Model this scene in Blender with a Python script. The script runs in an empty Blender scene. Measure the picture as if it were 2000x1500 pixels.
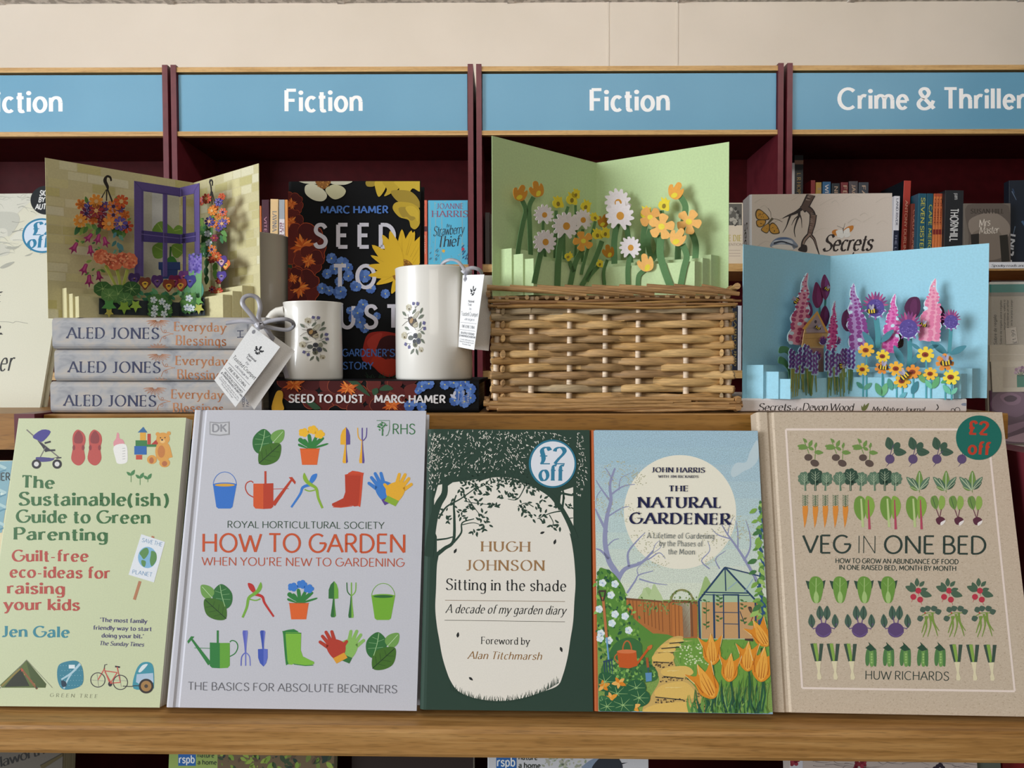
import bpy, math, random
from mathutils import Vector, Matrix
random.seed(7)
S = bpy.context.scene
COL = S.collection
PI = math.pi
# ---------------------------------------------------------------- camera, world, lights, exposure
FOC = 1450.0                       # focal length in pixels of the 2000 x 1500 frame
CAMLOC = Vector((0, 0, 1.35))
PITCH, ROLL = math.radians(-1.6), math.radians(-0.17)
CROT = Matrix.Rotation(PI / 2 + PITCH, 3, 'X') @ Matrix.Rotation(ROLL, 3, 'Z')
cd = bpy.data.cameras.new('camera')
cam = bpy.data.objects.new('camera', cd)
COL.objects.link(cam)
cd.sensor_width = 36.0
cd.lens = FOC / 2000 * 36
cd.clip_start = 0.01
cam.matrix_world = Matrix.Translation(CAMLOC) @ CROT.to_4x4()
S.camera = cam
S.view_settings.view_transform = 'Standard'
S.view_settings.look = 'None'
S.view_settings.gamma = 1.0
S.view_settings.use_curve_mapping = False
S.view_settings.exposure = 0.02
W_ = bpy.data.worlds.new('world')
S.world = W_
W_.use_nodes = True
W_.node_tree.nodes['Background'].inputs[0].default_value = (1.0, 0.93, 0.82, 1)
W_.node_tree.nodes['Background'].inputs[1].default_value = 0.16
def area(name, loc, target, sx, sy, power, col):
    l = bpy.data.lights.new(name, 'AREA')
    l.shape = 'RECTANGLE'; l.size = sx; l.size_y = sy; l.energy = power; l.color = col
    o = bpy.data.objects.new(name, l)
    COL.objects.link(o)
    o.location = loc
    o.rotation_euler = (Vector(target) - Vector(loc)).to_track_quat('-Z', 'Y').to_euler()
    return o
area('shop_window_daylight', (-4.4, -1.55, 1.95), (0.1, 0.75, 1.35), 1.9, 2.4, 250, (0.90, 0.95, 1.0))
area('shop_front_daylight', (0.3, -2.6, 1.9), (0.2, 0.8, 1.4), 1.6, 1.3, 15, (1.0, 0.95, 0.86))
area('ceiling_light_front', (0.0, 0.2, 2.62), (0.0, 0.75, 1.2), 1.2, 0.3, 8, (1.0, 0.93, 0.82))
area('ceiling_light_rear', (-0.1, 1.3, 2.66), (-0.1, 2.6, 2.25), 4.0, 0.3, 35, (1.0, 0.95, 0.88))
# ---------------------------------------------------------------- helpers
def ray(px, py):
    return CROT @ Vector(((px - 1000) / FOC, (750 - py) / FOC, -1.0))
def at(px, py, d):                 # point seen at (px, py) at depth d in front of the camera
    r = ray(px, py)
    return CAMLOC + r * (d / r.y)
def onz(px, py, z):
    r = ray(px, py)
    return CAMLOC + r * ((z - CAMLOC.z) / r.z)
def lin(h, g=1.0):
    if not isinstance(h, str): return h
    o = []
    for i in (0, 2, 4):
        c = int(h[i:i + 2], 16) / 255
        c = c / 12.92 if c <= .04045 else ((c + .055) / 1.055) ** 2.4
        o.append(min(.9, c * g))
    return tuple(o)
class Frame:
    """origin o, x along, y up, n towards the viewer"""
    def __init__(s, o, x, y, n=None):
        s.o = Vector(o); s.x = Vector(x).normalized()
        y = Vector(y); y = (y - s.x * y.dot(s.x)).normalized()
        s.y = y; s.n = s.x.cross(y)
    def mat(s):
        m = Matrix((s.x, s.y, s.n)).transposed().to_4x4()
        m.translation = s.o
        return m
    def uv(s, px, py, dn=0.0):
        r = ray(px, py); o = s.o + s.n * dn
        t = (o - CAMLOC).dot(s.n) / r.dot(s.n)
        p = CAMLOC + r * t - s.o
        return (p.dot(s.x), p.dot(s.y))
    def pt(s, u, v, w=0.0):
        return s.o + s.x * u + s.y * v + s.n * w
    def shift(s, u, v, w=0.0):
        return Frame(s.pt(u, v, w), s.x, s.y)
def empty(name, mat, label=None, cat=None, group=None):
    o = bpy.data.objects.new(name, None)
    COL.objects.link(o)
    o.empty_display_size = .02
    o.matrix_world = mat
    if label: tag(o, label, cat, group)
    return o
def tag(o, label, cat, group=None):
    o['label'] = label; o['category'] = cat
    if group: o['group'] = group
    return o
MATS = {}
class MB:
    """mesh builder: verts, faces, material slot and colour per face"""
    def __init__(s, *mats):
        s.v = []; s.f = []; s.m = []; s.c = []; s.mats = list(mats) or ['paper']; s.sm = []
    def slot(s, name):
        if name not in s.mats: s.mats.append(name)
        return s.mats.index(name)
    def add(s, vs, fs, mat=None, col=(.8, .8, .8), smooth=False):
        b = len(s.v); s.v += [tuple(p) for p in vs]
        k = s.slot(mat) if mat else 0
        for f in fs:
            s.f.append([b + i for i in f]); s.m.append(k); s.c.append(col); s.sm.append(smooth)
    def box(s, a, b, mat=None, col=(.8, .8, .8)):
        x0, y0, z0 = a; x1, y1, z1 = b
        s.add([(x0,y0,z0),(x1,y0,z0),(x1,y1,z0),(x0,y1,z0),(x0,y0,z1),(x1,y0,z1),(x1,y1,z1),(x0,y1,z1)],
              [(0,3,2,1),(4,5,6,7),(0,1,5,4),(1,2,6,5),(2,3,7,6),(3,0,4,7)], mat, col)
    def extr(s, prof, axis, a, b, mat=None, col=(.8,.8,.8), smooth=False):
        """closed 2-D profile (ccw) swept along axis from a to b"""
        n = len(prof)
        def p(q, t): return {'x': (t, q[0], q[1]), 'y': (q[0], t, q[1]), 'z': (q[0], q[1], t)}[axis]
        vs = [p(q, a) for q in prof] + [p(q, b) for q in prof]
        s.add(vs, [(i, (i+1) % n, n + (i+1) % n, n + i) for i in range(n)], mat, col, smooth)
        s.add([p(q, a) for q in prof], [tuple(range(n))[::-1]], mat, col)
        s.add([p(q, b) for q in prof], [tuple(range(n))], mat, col)
    def tube(s, pts, rad, k=8, mat=None, col=(.8,.8,.8), flat=1.0, cap=True):
        pts = [Vector(p) for p in pts]; n = len(pts)
        rs = rad if isinstance(rad, (list, tuple)) else [rad] * n
        up = Vector((.13, .21, .97)); vs = []
        for i, p in enumerate(pts):
            t = (pts[min(i+1, n-1)] - pts[max(i-1, 0)]).normalized()
            if abs(t.dot(up)) > .95: up = Vector((.9, .3, .1))
            a = t.cross(up).normalized(); b = a.cross(t).normalized(); up = b
            for j in range(k):
                an = 2 * PI * j / k
                vs.append(p + a * (math.cos(an) * rs[i] * flat) + b * (math.sin(an) * rs[i]))
        fs = [(i*k + j, i*k + (j+1) % k, (i+1)*k + (j+1) % k, (i+1)*k + j) for i in range(n-1) for j in range(k)]
        s.add(vs, fs, mat, col, True)
        if cap:
            s.add(vs[:k], [tuple(range(k))[::-1]], mat, col); s.add(vs[-k:], [tuple(range(k))], mat, col)
    def lathe(s, prof, k=48, c=(0, 0, 0), mat=None, col=(.8,.8,.8), el=(1, 1)):
        vs = []
        for r, z in prof:
            for j in range(k):
                a = 2 * PI * j / k
                vs.append((c[0] + r * math.cos(a) * el[0], c[1] + r * math.sin(a) * el[1], c[2] + z))
        fs = [(i*k + j, i*k + (j+1) % k, (i+1)*k + (j+1) % k, (i+1)*k + j) for i in range(len(prof)-1) for j in range(k)]
        s.add(vs, fs, mat, col, True)
    def build(s, name, parent=None, mat=None):
        me = bpy.data.meshes.new(name)
        me.from_pydata(s.v, [], s.f)
        for k in s.mats: me.materials.append(MATS[k])
        me.polygons.foreach_set('material_index', s.m)
        me.polygons.foreach_set('use_smooth', s.sm)
        ca = me.color_attributes.new('Col', 'FLOAT_COLOR', 'CORNER')
        buf = []
        for f, c in zip(s.f, s.c): buf += [c[0], c[1], c[2], 1.0] * len(f)
        ca.data.foreach_set('color', buf)
        me.update()
        o = bpy.data.objects.new(name, me)
        COL.objects.link(o)
        if mat is not None: o.matrix_world = mat
        if parent: o.parent = parent
        return o
def catmull(pts, closed=True, n=6):
    P = [Vector(p) for p in pts]; L = len(P); out = []
    for i in range(L if closed else L - 1):
        if closed: a, b, c, d = P[i-1], P[i], P[(i+1) % L], P[(i+2) % L]
        else: a, b, c, d = P[max(i-1, 0)], P[i], P[i+1], P[min(i+2, L-1)]
        for k in range(n):
            t = k / n
            out.append(tuple(.5*((2*b) + (c-a)*t + (2*a-5*b+4*c-d)*t*t + (3*b-a-3*c+d)*t**3)))
    if not closed: out.append(tuple(P[-1]))
    return out
def prs(s):                        # "x y x y" -> points; lists pass through
    if isinstance(s, str):
        q = [float(k) for k in s.split()]
        return list(zip(q[::2], q[1::2]))
    return s
GAIN = 1.12
class Art:
    """flat printing on a frame; coordinates are given in a view of the photograph (x0, y0, scale)"""
    def __init__(s, fr, view=(0, 0, 1, 1), mb=None, mat='paper', gain=GAIN, base=6e-5, warp=None):
        s.fr = fr; s.vw = view; s.mb = mb or MB(mat); s.mat = mat; s.g = gain
        s.L = 0; s.k = 0; s.base = base; s.T = None; s.warp = warp; s.clip = None
    def layer(s, n=1): s.L += n; return s
    def px(s, p):
        x, y = p
        if s.T: x, y = s.T(x, y)
        u, v = s.fr.uv(s.vw[0] + x * s.vw[2], s.vw[1] + y * s.vw[3])
        if s.clip: u = min(max(u, s.clip[0]), s.clip[1]); v = min(max(v, s.clip[2]), s.clip[3])
        return u, v
    def z(s):
        s.k += 1
        return s.base + s.L * 2.5e-5 + (s.k % 7) * 3e-6
    def raw(s, uv, fs, col):
        z = s.z()
        if s.warp: vs = [s.warp(u, v, z) for u, v in uv]
        else: vs = [(u, v, z) for u, v in uv]
        s.mb.add(vs, fs, s.mat, lin(col, s.g))
    def poly(s, pts, col):
        q = [s.px(p) for p in prs(pts)]
        s.raw(q, [tuple(range(len(q)))], col); return s
    def sm(s, pts, col, n=5): return s.poly(catmull(prs(pts), True, n), col)
    def ell(s, cx, cy, rx, ry, col, rot=0, n=20):
        c, d = math.cos(rot), math.sin(rot)
        return s.poly([(cx + rx*math.cos(2*PI*i/n)*c - ry*math.sin(2*PI*i/n)*d,
                        cy + rx*math.cos(2*PI*i/n)*d + ry*math.sin(2*PI*i/n)*c) for i in range(n)], col)
    def rect(s, x0, y0, x1, y1, col): return s.poly([(x0,y0),(x1,y0),(x1,y1),(x0,y1)], col)
    def line(s, pts, w, col, w2=None, smooth=False):
        p = prs(pts)
        if smooth: p = catmull(p, False, 5)
        n = len(p); w2 = w if w2 is None else w2; a = []; b = []
        for i in range(n):
            x0, y0 = p[max(i-1, 0)]; x1, y1 = p[min(i+1, n-1)]
            d = math.hypot(x1-x0, y1-y0) or 1; k = (w + (w2-w) * i / max(1, n-1)) / 2
            a.append((p[i][0] - (y1-y0)/d*k, p[i][1] + (x1-x0)/d*k)); b.append((p[i][0] + (y1-y0)/d*k, p[i][1] - (x1-x0)/d*k))
        q = [s.px(t) for t in a + b]
        s.raw(q, [(i, i+1, n+i+1, n+i) for i in range(n-1)], col); return s
    def ring(s, cx, cy, r0, r1, col, n=32, ky=1.0):
        q = [s.px((cx + r*math.cos(2*PI*i/n), cy + ky*r*math.sin(2*PI*i/n))) for r in (r0, r1) for i in range(n)]
        s.raw(q, [(i, (i+1) % n, n + (i+1) % n, n + i) for i in range(n)], col); return s
    def leaf(s, x0, y0, x1, y1, w, col, vein=None):
        dx, dy = x1-x0, y1-y0; nx, ny = -dy * w, dx * w
        f = [(0,0),(.15,.6),(.4,1),(.7,.75),(1,0),(.7,-.75),(.4,-1),(.15,-.6)]
        s.sm([(x0 + dx*t + nx*k/2, y0 + dy*t + ny*k/2) for t, k in f], col, 3)
        if vein: s.L += 1; s.line([(x0, y0), (x0+dx*.9, y0+dy*.9)], math.hypot(dx, dy)*.05, vein); s.L -= 1
        return s
    def plate(s, pts, col, th=4e-4, z=0.0, smooth=True, n=5):
        """a piece cut out of card: front, back and edges"""
        p = prs(pts); p = catmull(p, True, n) if smooth else p
        q = [s.px(t) for t in p]; k = len(q)
        if sum(q[i][0]*q[(i+1) % k][1] - q[(i+1) % k][0]*q[i][1] for i in range(k)) < 0: q = q[::-1]
        vs = [(u, v, z) for u, v in q] + [(u, v, z - th) for u, v in q]
        s.mb.add(vs, [tuple(range(k)), tuple(range(2*k-1, k-1, -1))] + [(i, k+i, k+(i+1) % k, (i+1) % k) for i in range(k)], s.mat, lin(col, s.g))
        return s
# ---------------------------------------------------------------- lettering drawn as pen strokes (cap height 100, x height 66)
GL = {}
def _gl(txt):
    for ln in txt.strip().split('\n'):
        k, w, rest = ln.split(' ', 2)
        st = []
        for t in rest.split(';'):
            t = t.split(); st.append((t[0], [float(q) for q in t[1:]]))
        GL[k] = (float(w), st)
_gl('''A 72 l 0 0 36 100;l 36 100 72 0;l 13 36 59 36
B 60 l 8 0 8 100;l 8 100 28 100;e 28 76 22 24 90 -90;l 8 52 32 52;e 32 26 24 26 90 -90;l 8 0 32 0
C 76 e 43 50 38 50 48 312
D 74 l 8 0 8 100;l 8 100 26 100;e 26 50 42 50 90 -90;l 8 0 26 0
E 54 l 8 0 8 100;l 8 100 50 100;l 8 52 44 52;l 8 0 50 0
F 52 l 8 0 8 100;l 8 100 49 100;l 8 52 43 52
G 82 e 43 50 38 50 50 360;l 81 50 52 50
H 74 l 8 0 8 100;l 66 0 66 100;l 8 52 66 52
I 18 l 9 0 9 100
J 40 l 30 100 30 24;e 16 24 14 24 0 -130
K 64 l 8 0 8 100;l 60 100 10 46;l 24 61 62 0
L 50 l 8 0 8 100;l 8 0 47 0
M 92 l 8 0 14 100;l 14 100 46 18;l 46 18 78 100;l 78 100 84 0
N 78 l 8 0 8 100;l 8 100 70 0;l 70 0 70 100
O 88 e 44 50 38 50 0 360
P 58 l 8 0 8 100;l 8 100 30 100;e 30 73 23 27 90 -90;l 8 46 30 46
Q 88 e 44 50 38 50 0 360;l 50 28 80 -8
R 62 l 8 0 8 100;l 8 100 30 100;e 30 74 23 26 90 -90;l 8 48 30 48;l 28 48 58 0
S 60 s 53 84 43 97 29 100 15 94 9 77 15 62 31 52 47 41 54 25 47 7 29 0 14 3 5 17
T 58 l 29 0 29 100;l 2 100 56 100
U 72 l 8 100 8 34;e 36 34 28 34 180 360;l 64 34 64 100
V 68 l 0 100 34 0;l 34 0 68 100
W 104 l 0 100 27 0;l 27 0 52 92;l 52 92 77 0;l 77 0 104 100
X 66 l 4 100 62 0;l 4 0 62 100
Y 64 l 0 100 32 46;l 32 46 64 100;l 32 46 32 0
Z 60 l 6 100 56 100;l 56 100 4 0;l 4 0 58 0
a 52 s 8 54 22 66 36 63 42 50;l 42 50 42 0;s 42 38 22 36 8 26 7 12 18 0 32 4 42 18
b 54 l 7 0 7 100;e 27 33 20 33 0 360
c 46 e 27 33 20 33 48 312
d 54 l 47 0 47 100;e 27 33 20 33 0 360
e 52 l 7 36 46 36;e 27 33 20 33 8 318
f 34 s 34 97 26 100 17 94 14 80;l 14 80 14 0;l 2 66 30 66
g 54 e 27 33 20 33 0 360;l 47 66 47 -8;s 47 -8 42 -25 27 -30 10 -25
h 54 l 7 0 7 100;s 7 44 16 61 29 66 41 60 46 44;l 46 44 46 0
i 16 l 8 0 8 66;d 8 88
j 20 l 12 66 12 -14;s 12 -14 8 -27 -2 -30;d 12 88
k 48 l 7 0 7 100;l 44 66 8 30;l 18 40 46 0
l 16 l 8 0 8 100
m 84 l 7 0 7 66;s 7 44 15 61 26 66 37 60 42 44;l 42 44 42 0;s 42 44 50 61 61 66 72 60 77 44;l 77 44 77 0
n 54 l 7 0 7 66;s 7 44 16 61 29 66 41 60 46 44;l 46 44 46 0
o 56 e 28 33 22 33 0 360
p 54 l 7 -30 7 66;e 27 33 20 33 0 360
q 54 l 47 -30 47 66;e 27 33 20 33 0 360
r 36 l 7 0 7 66;s 7 42 14 58 24 66 35 63
s 44 s 38 54 30 64 21 66 10 60 7 50 14 39 28 32 37 23 36 9 25 0 14 2 5 12
t 34 l 15 90 15 14;s 15 14 18 3 25 0 33 3;l 2 66 31 66
u 54 l 7 66 7 22;s 7 22 12 6 24 0 37 5 46 22;l 46 66 46 0
v 50 l 2 66 25 0;l 25 0 48 66
w 76 l 2 66 20 0;l 20 0 38 60;l 38 60 56 0;l 56 0 74 66
x 50 l 4 66 46 0;l 4 0 46 66
y 50 l 2 66 25 2;l 48 66 25 2;s 25 2 18 -20 10 -30 1 -28
z 46 l 4 66 42 66;l 42 66 3 0;l 3 0 44 0
2 58 s 6 76 12 93 28 100 45 93 51 76 43 56 24 30 6 0;l 6 0 52 0
1 34 l 20 0 20 100;l 20 100 5 84
9 58 e 29 70 22 30 0 360;s 51 70 50 40 40 14 22 0 10 2
£ 58 s 50 82 42 97 28 100 17 92 14 76 19 50 20 26 14 6 6 0;l 6 0 50 0;l 4 48 38 48
& 76 s 70 40 58 14 40 0 22 0 8 12 6 30 20 48 42 62 50 80 42 96 28 100 16 92 14 78 26 58 50 28 72 0
. 20 d 9 5
, 20 d 9 5;l 11 5 5 -14
' 18 l 10 100 7 78
- 34 l 4 34 28 34
( 34 e 46 40 40 72 130 230
) 34 e -12 40 40 72 50 -50
: 20 d 9 5;d 9 60
* 50 d 20 50''')
class Pen:
    """th thick stroke, tn thin stroke, sf serif length (0 none), sl slant, xh x-height scale, cw width scale"""
    def __init__(s, th=12, tn=None, sf=0, sl=0, sp=8, cw=1.0, xs=1.0, slab=0, wob=0):
        s.th = th; s.tn = th if tn is None else tn; s.sf = sf; s.sl = sl; s.sp = sp; s.cw = cw; s.xs = xs; s.slab = slab; s.wob = wob
def glyph_strips(pen, txt):
    """list of (left points, right points) quads strips, total advance"""
    out = []; x0 = 0.0
    rng = random.Random(len(txt) * 7 + 3)
    for ch in txt:
        if ch == ' ': x0 += 22 * pen.cw + pen.sp * .7; continue
        w, st = GL[ch]
        low = ch.islower()
        def fy(y): return y * pen.xs if (low and y <= 66) else y
        polys = []
        for c, q in st:
            if c in 'ls':
                P = list(zip(q[::2], q[1::2]))
                if c == 's': P = catmull(P, False, 5)
            elif c == 'e':
                n = max(6, int(abs(q[5]-q[4]) / 15))
                P = [(q[0] + q[2]*math.cos(math.radians(q[4] + (q[5]-q[4])*i/n)), q[1] + q[3]*math.sin(math.radians(q[4] + (q[5]-q[4])*i/n))) for i in range(n+1)]
            else:
                r = max(pen.th * .62, 5.5)
                cx, cy = q[0]*pen.cw, q[1] if q[1] > 70 else max(q[1], r)
                out.append([(x0 + cx + r*math.cos(i*PI/5), fy(cy) + r*math.sin(i*PI/5)) for i in range(10)]); continue
            polys.append((c, [(x*pen.cw, fy(y)) for x, y in P]))
        ends = [p for c, P in polys if c == 'l' for p in (P[0], P[-1])]
        for c, P in polys:
            n = len(P); A = []; B = []
            ring = n > 3 and math.hypot(P[0][0]-P[-1][0], P[0][1]-P[-1][1]) < .01
            for i in range(n):
                a = P[max(i-1, 0)]; b = P[min(i+1, n-1)]
                if ring and i == 0: a = P[-2]
                if ring and i == n-1: b = P[1]
                dx, dy = b[0]-a[0], b[1]-a[1]; d = math.hypot(dx, dy) or 1
                sn = abs(dy/d); f = min(1, sn * (1 - .5 * (2*dx*dy/d/d)))
                k = (pen.tn + (pen.th - pen.tn) * f) / 2 + rng.uniform(-pen.wob, pen.wob)
                if c == 'l': ex = 0.0
                A.append((P[i][0] - dy/d*k, P[i][1] + dx/d*k)); B.append((P[i][0] + dy/d*k, P[i][1] - dx/d*k))
            for i in range(n-1):
                out.append([(x0 + A[i][0], A[i][1]), (x0 + B[i][0], B[i][1]), (x0 + B[i+1][0], B[i+1][1]), (x0 + A[i+1][0], A[i+1][1])])
            if pen.sf and c == 'l':
                for e, o in ((P[0], P[-1]), (P[-1], P[0])):
                    dx, dy = e[0]-o[0], e[1]-o[1]
                    if abs(dy) > abs(dx) * .6:
                        if ends.count(e) > 1 and not (dx == 0): continue
                        if e[1] not in (0, 100, -30, 66*pen.xs): continue
                        h = pen.slab or pen.tn; sg = 1 if dy > 0 else -1
                        L = pen.sf; R = pen.sf
                        if low and sg > 0 and ch not in 'vwxyu': R = pen.th * .3
                        y0, y1 = e[1], e[1] - sg * h
                        out.append([(x0 + e[0] - L, y0), (x0 + e[0] + R, y0), (x0 + e[0] + R, y1), (x0 + e[0] - L, y1)])
                        if not pen.slab:
                            t = pen.th * .4; y2 = e[1] - sg * h * 3.2
                            out.append([(x0 + e[0] - L * .8, y1), (x0 + e[0] + min(R, L * .8), y1), (x0 + e[0] + t, y2), (x0 + e[0] - t, y2)])
                    elif dy == 0 and ch in 'EFLTZz' and ends.count(e) == 1 and e[1] in (0, 100, 52):
                        sg = 1 if e[1] == 0 else -1; hh = pen.sf * 1.3; t = (pen.slab or pen.tn) * .8
                        bx = 1 if dx > 0 else -1
                        if e[1] == 52: out.append([(x0 + e[0] - t/2, 52 - hh*.7), (x0 + e[0] + t/2, 52 - hh*.7), (x0 + e[0] + t/2, 52 + hh*.7), (x0 + e[0] - t/2, 52 + hh*.7)])
                        else: out.append([(x0 + e[0], e[1] - sg*pen.tn/2), (x0 + e[0], e[1] + sg*hh), (x0 + e[0] - bx*t*.6, e[1] + sg*hh), (x0 + e[0] - bx*t*2.4, e[1] - sg*pen.tn/2)])
        x0 += w * pen.cw + pen.sp
    return out, x0 - pen.sp
def text(art, txt, x0, y0, x1, y1, cap, col, pen, fit=True):
    """baseline from (x0, y0) to (x1, y1) in the art's view; cap = cap height in view units"""
    qs, adv = glyph_strips(pen, txt)
    L = math.hypot(x1 - x0, y1 - y0)
    ex, ey = (x1 - x0) / L, (y1 - y0) / L
    ux, uy = ey, -ex                # up: screen y grows downwards
    sx = L / adv if fit else cap / 100; sy = cap / 100
    b = []
    fs = []; vs = []
    for q in qs:
        k = len(vs)
        for x, y in q:
            X = x * sx + y * math.tan(math.radians(pen.sl)) * sy; Y = y * sy
            vs.append(art.px((x0 + ex * X + ux * Y, y0 + ey * X + uy * Y)))
        fs.append(tuple(range(k, k + len(q))))
    # strips of one word share a layer; neighbours sit a hair apart so they never coincide
    for i, f in enumerate(fs):
        u = [vs[j] for j in f]
        art.raw(u, [tuple(range(len(u)))], col)
SANS = Pen(15, 14, sp=9); BOLD = Pen(20, 17, sp=11); LIGHT = Pen(9, 8.5, sp=9); HAIR = Pen(6, 6, sp=9)
HELV = Pen(17.5, 14.5, sp=10); ROMAN = Pen(14.5, 5.5, sf=12, sp=15); ROMANB = Pen(19, 6, sf=15, sp=19)
ITAL = Pen(10, 5, sf=5, sl=14, sp=9, cw=.85); SLAB = Pen(21, 9, sf=12, sp=13, cw=1.16, slab=9)
SLABI = Pen(18, 8, sf=10, sl=10, sp=11, cw=1.1, slab=8); HAND = Pen(12, 5, sl=12, sp=2, wob=1.2); HANDU = Pen(9, 9, sp=8, wob=.8)
# ---------------------------------------------------------------- materials
def new_mat(name):
    m = bpy.data.materials.new(name); m.use_nodes = True
    MATS[name] = m
    nt = m.node_tree
    return m, nt, nt.nodes['Principled BSDF'], nt.nodes.new, nt.links.new
def printed(name, rough=.6, spec=.3, coat=0.0, grain=.06, scale=900, sheen=0):
    """paper, card or board in the colour each face is printed in, with a fine paper grain"""
    m, nt, b, N, Lk = new_mat(name)
    a = N('ShaderNodeAttribute'); a.attribute_name = 'Col'
    t = N('ShaderNodeTexCoord'); n = N('ShaderNodeTexNoise'); n.inputs['Scale'].default_value = scale; n.inputs['Detail'].default_value = 2
    Lk(t.outputs['Object'], n.inputs['Vector'])
    r = N('ShaderNodeMapRange'); r.inputs['To Min'].default_value = 1 - grain; r.inputs['To Max'].default_value = 1 + grain
    r.inputs['From Min'].default_value = .3; r.inputs['From Max'].default_value = .7
    Lk(n.outputs['Fac'], r.inputs['Value'])
    v = N('ShaderNodeVectorMath'); v.operation = 'SCALE'
    Lk(a.outputs['Color'], v.inputs[0]); Lk(r.outputs[0], v.inputs['Scale']); Lk(v.outputs[0], b.inputs['Base Color'])
    b.inputs['Roughness'].default_value = rough; b.inputs['Specular IOR Level'].default_value = spec
    b.inputs['Coat Weight'].default_value = coat; b.inputs['Coat Roughness'].default_value = .15
    return m
printed('paper'); printed('gloss', .35, .4, grain=.02); printed('card', .75, .2, grain=.04, scale=500)
printed('sticker', .5, .18, grain=0); printed('board', .5, .35, grain=.03)
printed('jacket', .62, .16, grain=.02)
printed('speckled', .55, .3, grain=.22, scale=1300)          # lithographed sky and grass tone
printed('ink', .8, .05, grain=0)
def ramp_mat(name, stops, scale=(1, 1, 1), nscale=5, detail=4, rough=.5, spec=.3, bump=0, dist=0, tex='noise', extra=None, metal=0, rot=(0, 0, 0)):
    m, nt, b, N, Lk = new_mat(name)
    t = N('ShaderNodeTexCoord'); mp = N('ShaderNodeMapping'); mp.inputs['Scale'].default_value = scale; mp.inputs['Rotation'].default_value = rot
    Lk(t.outputs['Object'], mp.inputs[0])
    if tex == 'noise':
        n = N('ShaderNodeTexNoise'); n.inputs['Scale'].default_value = nscale; n.inputs['Detail'].default_value = detail; n.inputs['Distortion'].default_value = dist
    else:
        n = N('ShaderNodeTexWave'); n.inputs['Scale'].default_value = nscale; n.inputs['Detail'].default_value = detail; n.inputs['Distortion'].default_value = dist; n.bands_direction = tex
    Lk(mp.outputs[0], n.inputs['Vector'])
    r = N('ShaderNodeValToRGB'); e = r.color_ramp.elements
    while len(e) < len(stops): e.new(.5)
    for k, (p, c) in enumerate(stops): e[k].position = p; e[k].color = (*lin(c), 1)
    Lk(n.outputs['Fac'], r.inputs[0]); Lk(r.outputs[0], b.inputs['Base Color'])
    b.inputs['Roughness'].default_value = rough; b.inputs['Specular IOR Level'].default_value = spec; b.inputs['Metallic'].default_value = metal
    if bump:
        bp = N('ShaderNodeBump'); bp.inputs['Strength'].default_value = bump; bp.inputs['Distance'].default_value = .0005
        Lk(n.outputs['Fac'], bp.inputs['Height']); Lk(bp.outputs[0], b.inputs['Normal'])
    return m, nt, b, r, N, Lk
def wood(name, a, b_, c, sc=(2.2, 60, 60), rough=.42, rings=0):
    m, nt, b, r, N, Lk = ramp_mat(name, [(.25, a), (.5, b_), (.75, c)], sc, 3.2, 6, rough, .35, .06, .6)
    # short dark pores along the grain
    t = N('ShaderNodeTexCoord'); mp = N('ShaderNodeMapping'); mp.inputs['Scale'].default_value = (sc[0]*9, sc[1]*5, sc[2]*5)
    n = N('ShaderNodeTexNoise'); n.inputs['Scale'].default_value = 3; n.inputs['Detail'].default_value = 1
    Lk(t.outputs['Object'], mp.inputs[0]); Lk(mp.outputs[0], n.inputs['Vector'])
    q = N('ShaderNodeMapRange'); q.inputs['From Min'].default_value = .52; q.inputs['From Max'].default_value = .72; q.inputs['To Min'].default_value = 1; q.inputs['To Max'].default_value = .72
    Lk(n.outputs['Fac'], q.inputs['Value'])
    v = N('ShaderNodeVectorMath'); v.operation = 'SCALE'
    Lk(r.outputs[0], v.inputs[0]); Lk(q.outputs[0], v.inputs['Scale']); Lk(v.outputs[0], b.inputs['Base Color'])
wood('oak', '8f6431', 'b0824a', 'c79a60')
wood('oak_dark', '8a5c22', '9c6c2e', 'ac7c3c', (2.5, 40, 40), .4)
wood('oak_pale', 'a67c46', 'c29a62', 'd0aa74', (2.0, 50, 50), .5)
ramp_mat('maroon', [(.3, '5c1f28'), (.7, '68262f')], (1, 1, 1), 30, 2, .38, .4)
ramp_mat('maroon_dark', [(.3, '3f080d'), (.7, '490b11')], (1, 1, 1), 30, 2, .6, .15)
ramp_mat('wall_paint', [(.3, 'ddd3c5'), (.7, 'e6dccf')], (1, 1, 1), 2.5, 5, .85, .2, .15)
ramp_mat('tile', [(.45, 'b4b0ac'), (.55, 'e2deda')], (1, 1, 1), 40, 6, .9, .1)
ramp_mat('floor_carpet', [(.3, '4a4640'), (.7, '5c564e')], (1, 1, 1), 200, 4, .95, .1)
ramp_mat('sign_blue', [(.3, '6198b6'), (.7, '679ebb')], (1, 1, 1), 3, 2, .38, .4)
ramp_mat('kraft', [(.22, 'a48f78'), (.4, 'cab8a2'), (.6, 'd0bfaa'), (.75, 'd9cab8')], (1, 1.5, 1), 620, 3, .6, .25, 0, 1.2)
ramp_mat('leaves_block', [(.35, 'b9b09c'), (.65, 'e0d8c6')], (1, 1, 260), 5, 1, .8, .1)          # closed pages
ramp_mat('leaves_upright', [(.35, 'b9b09c'), (.65, 'e0d8c6')], (1, 1, 700), 3, 1, .8, .1)
ramp_mat('marbled', [(.28, '96979d'), (.42, 'adadb0'), (.55, 'b8b4b1'), (.68, 'c2b7ac'), (.8, 'b2b1b3')], (1, 1, 1.6), 60, 9, .45, .35, 0, .7)
ramp_mat('ribbon_satin', [(.3, '9b9aa2'), (.7, 'bcbac2')], (1, 1, 1), 60, 1, .32, .6)
ramp_mat('stoneware', [(.3, 'b7aea0'), (.7, 'bdb4a6')], (1, 1, 1), 8, 2, .18, .5)
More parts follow.
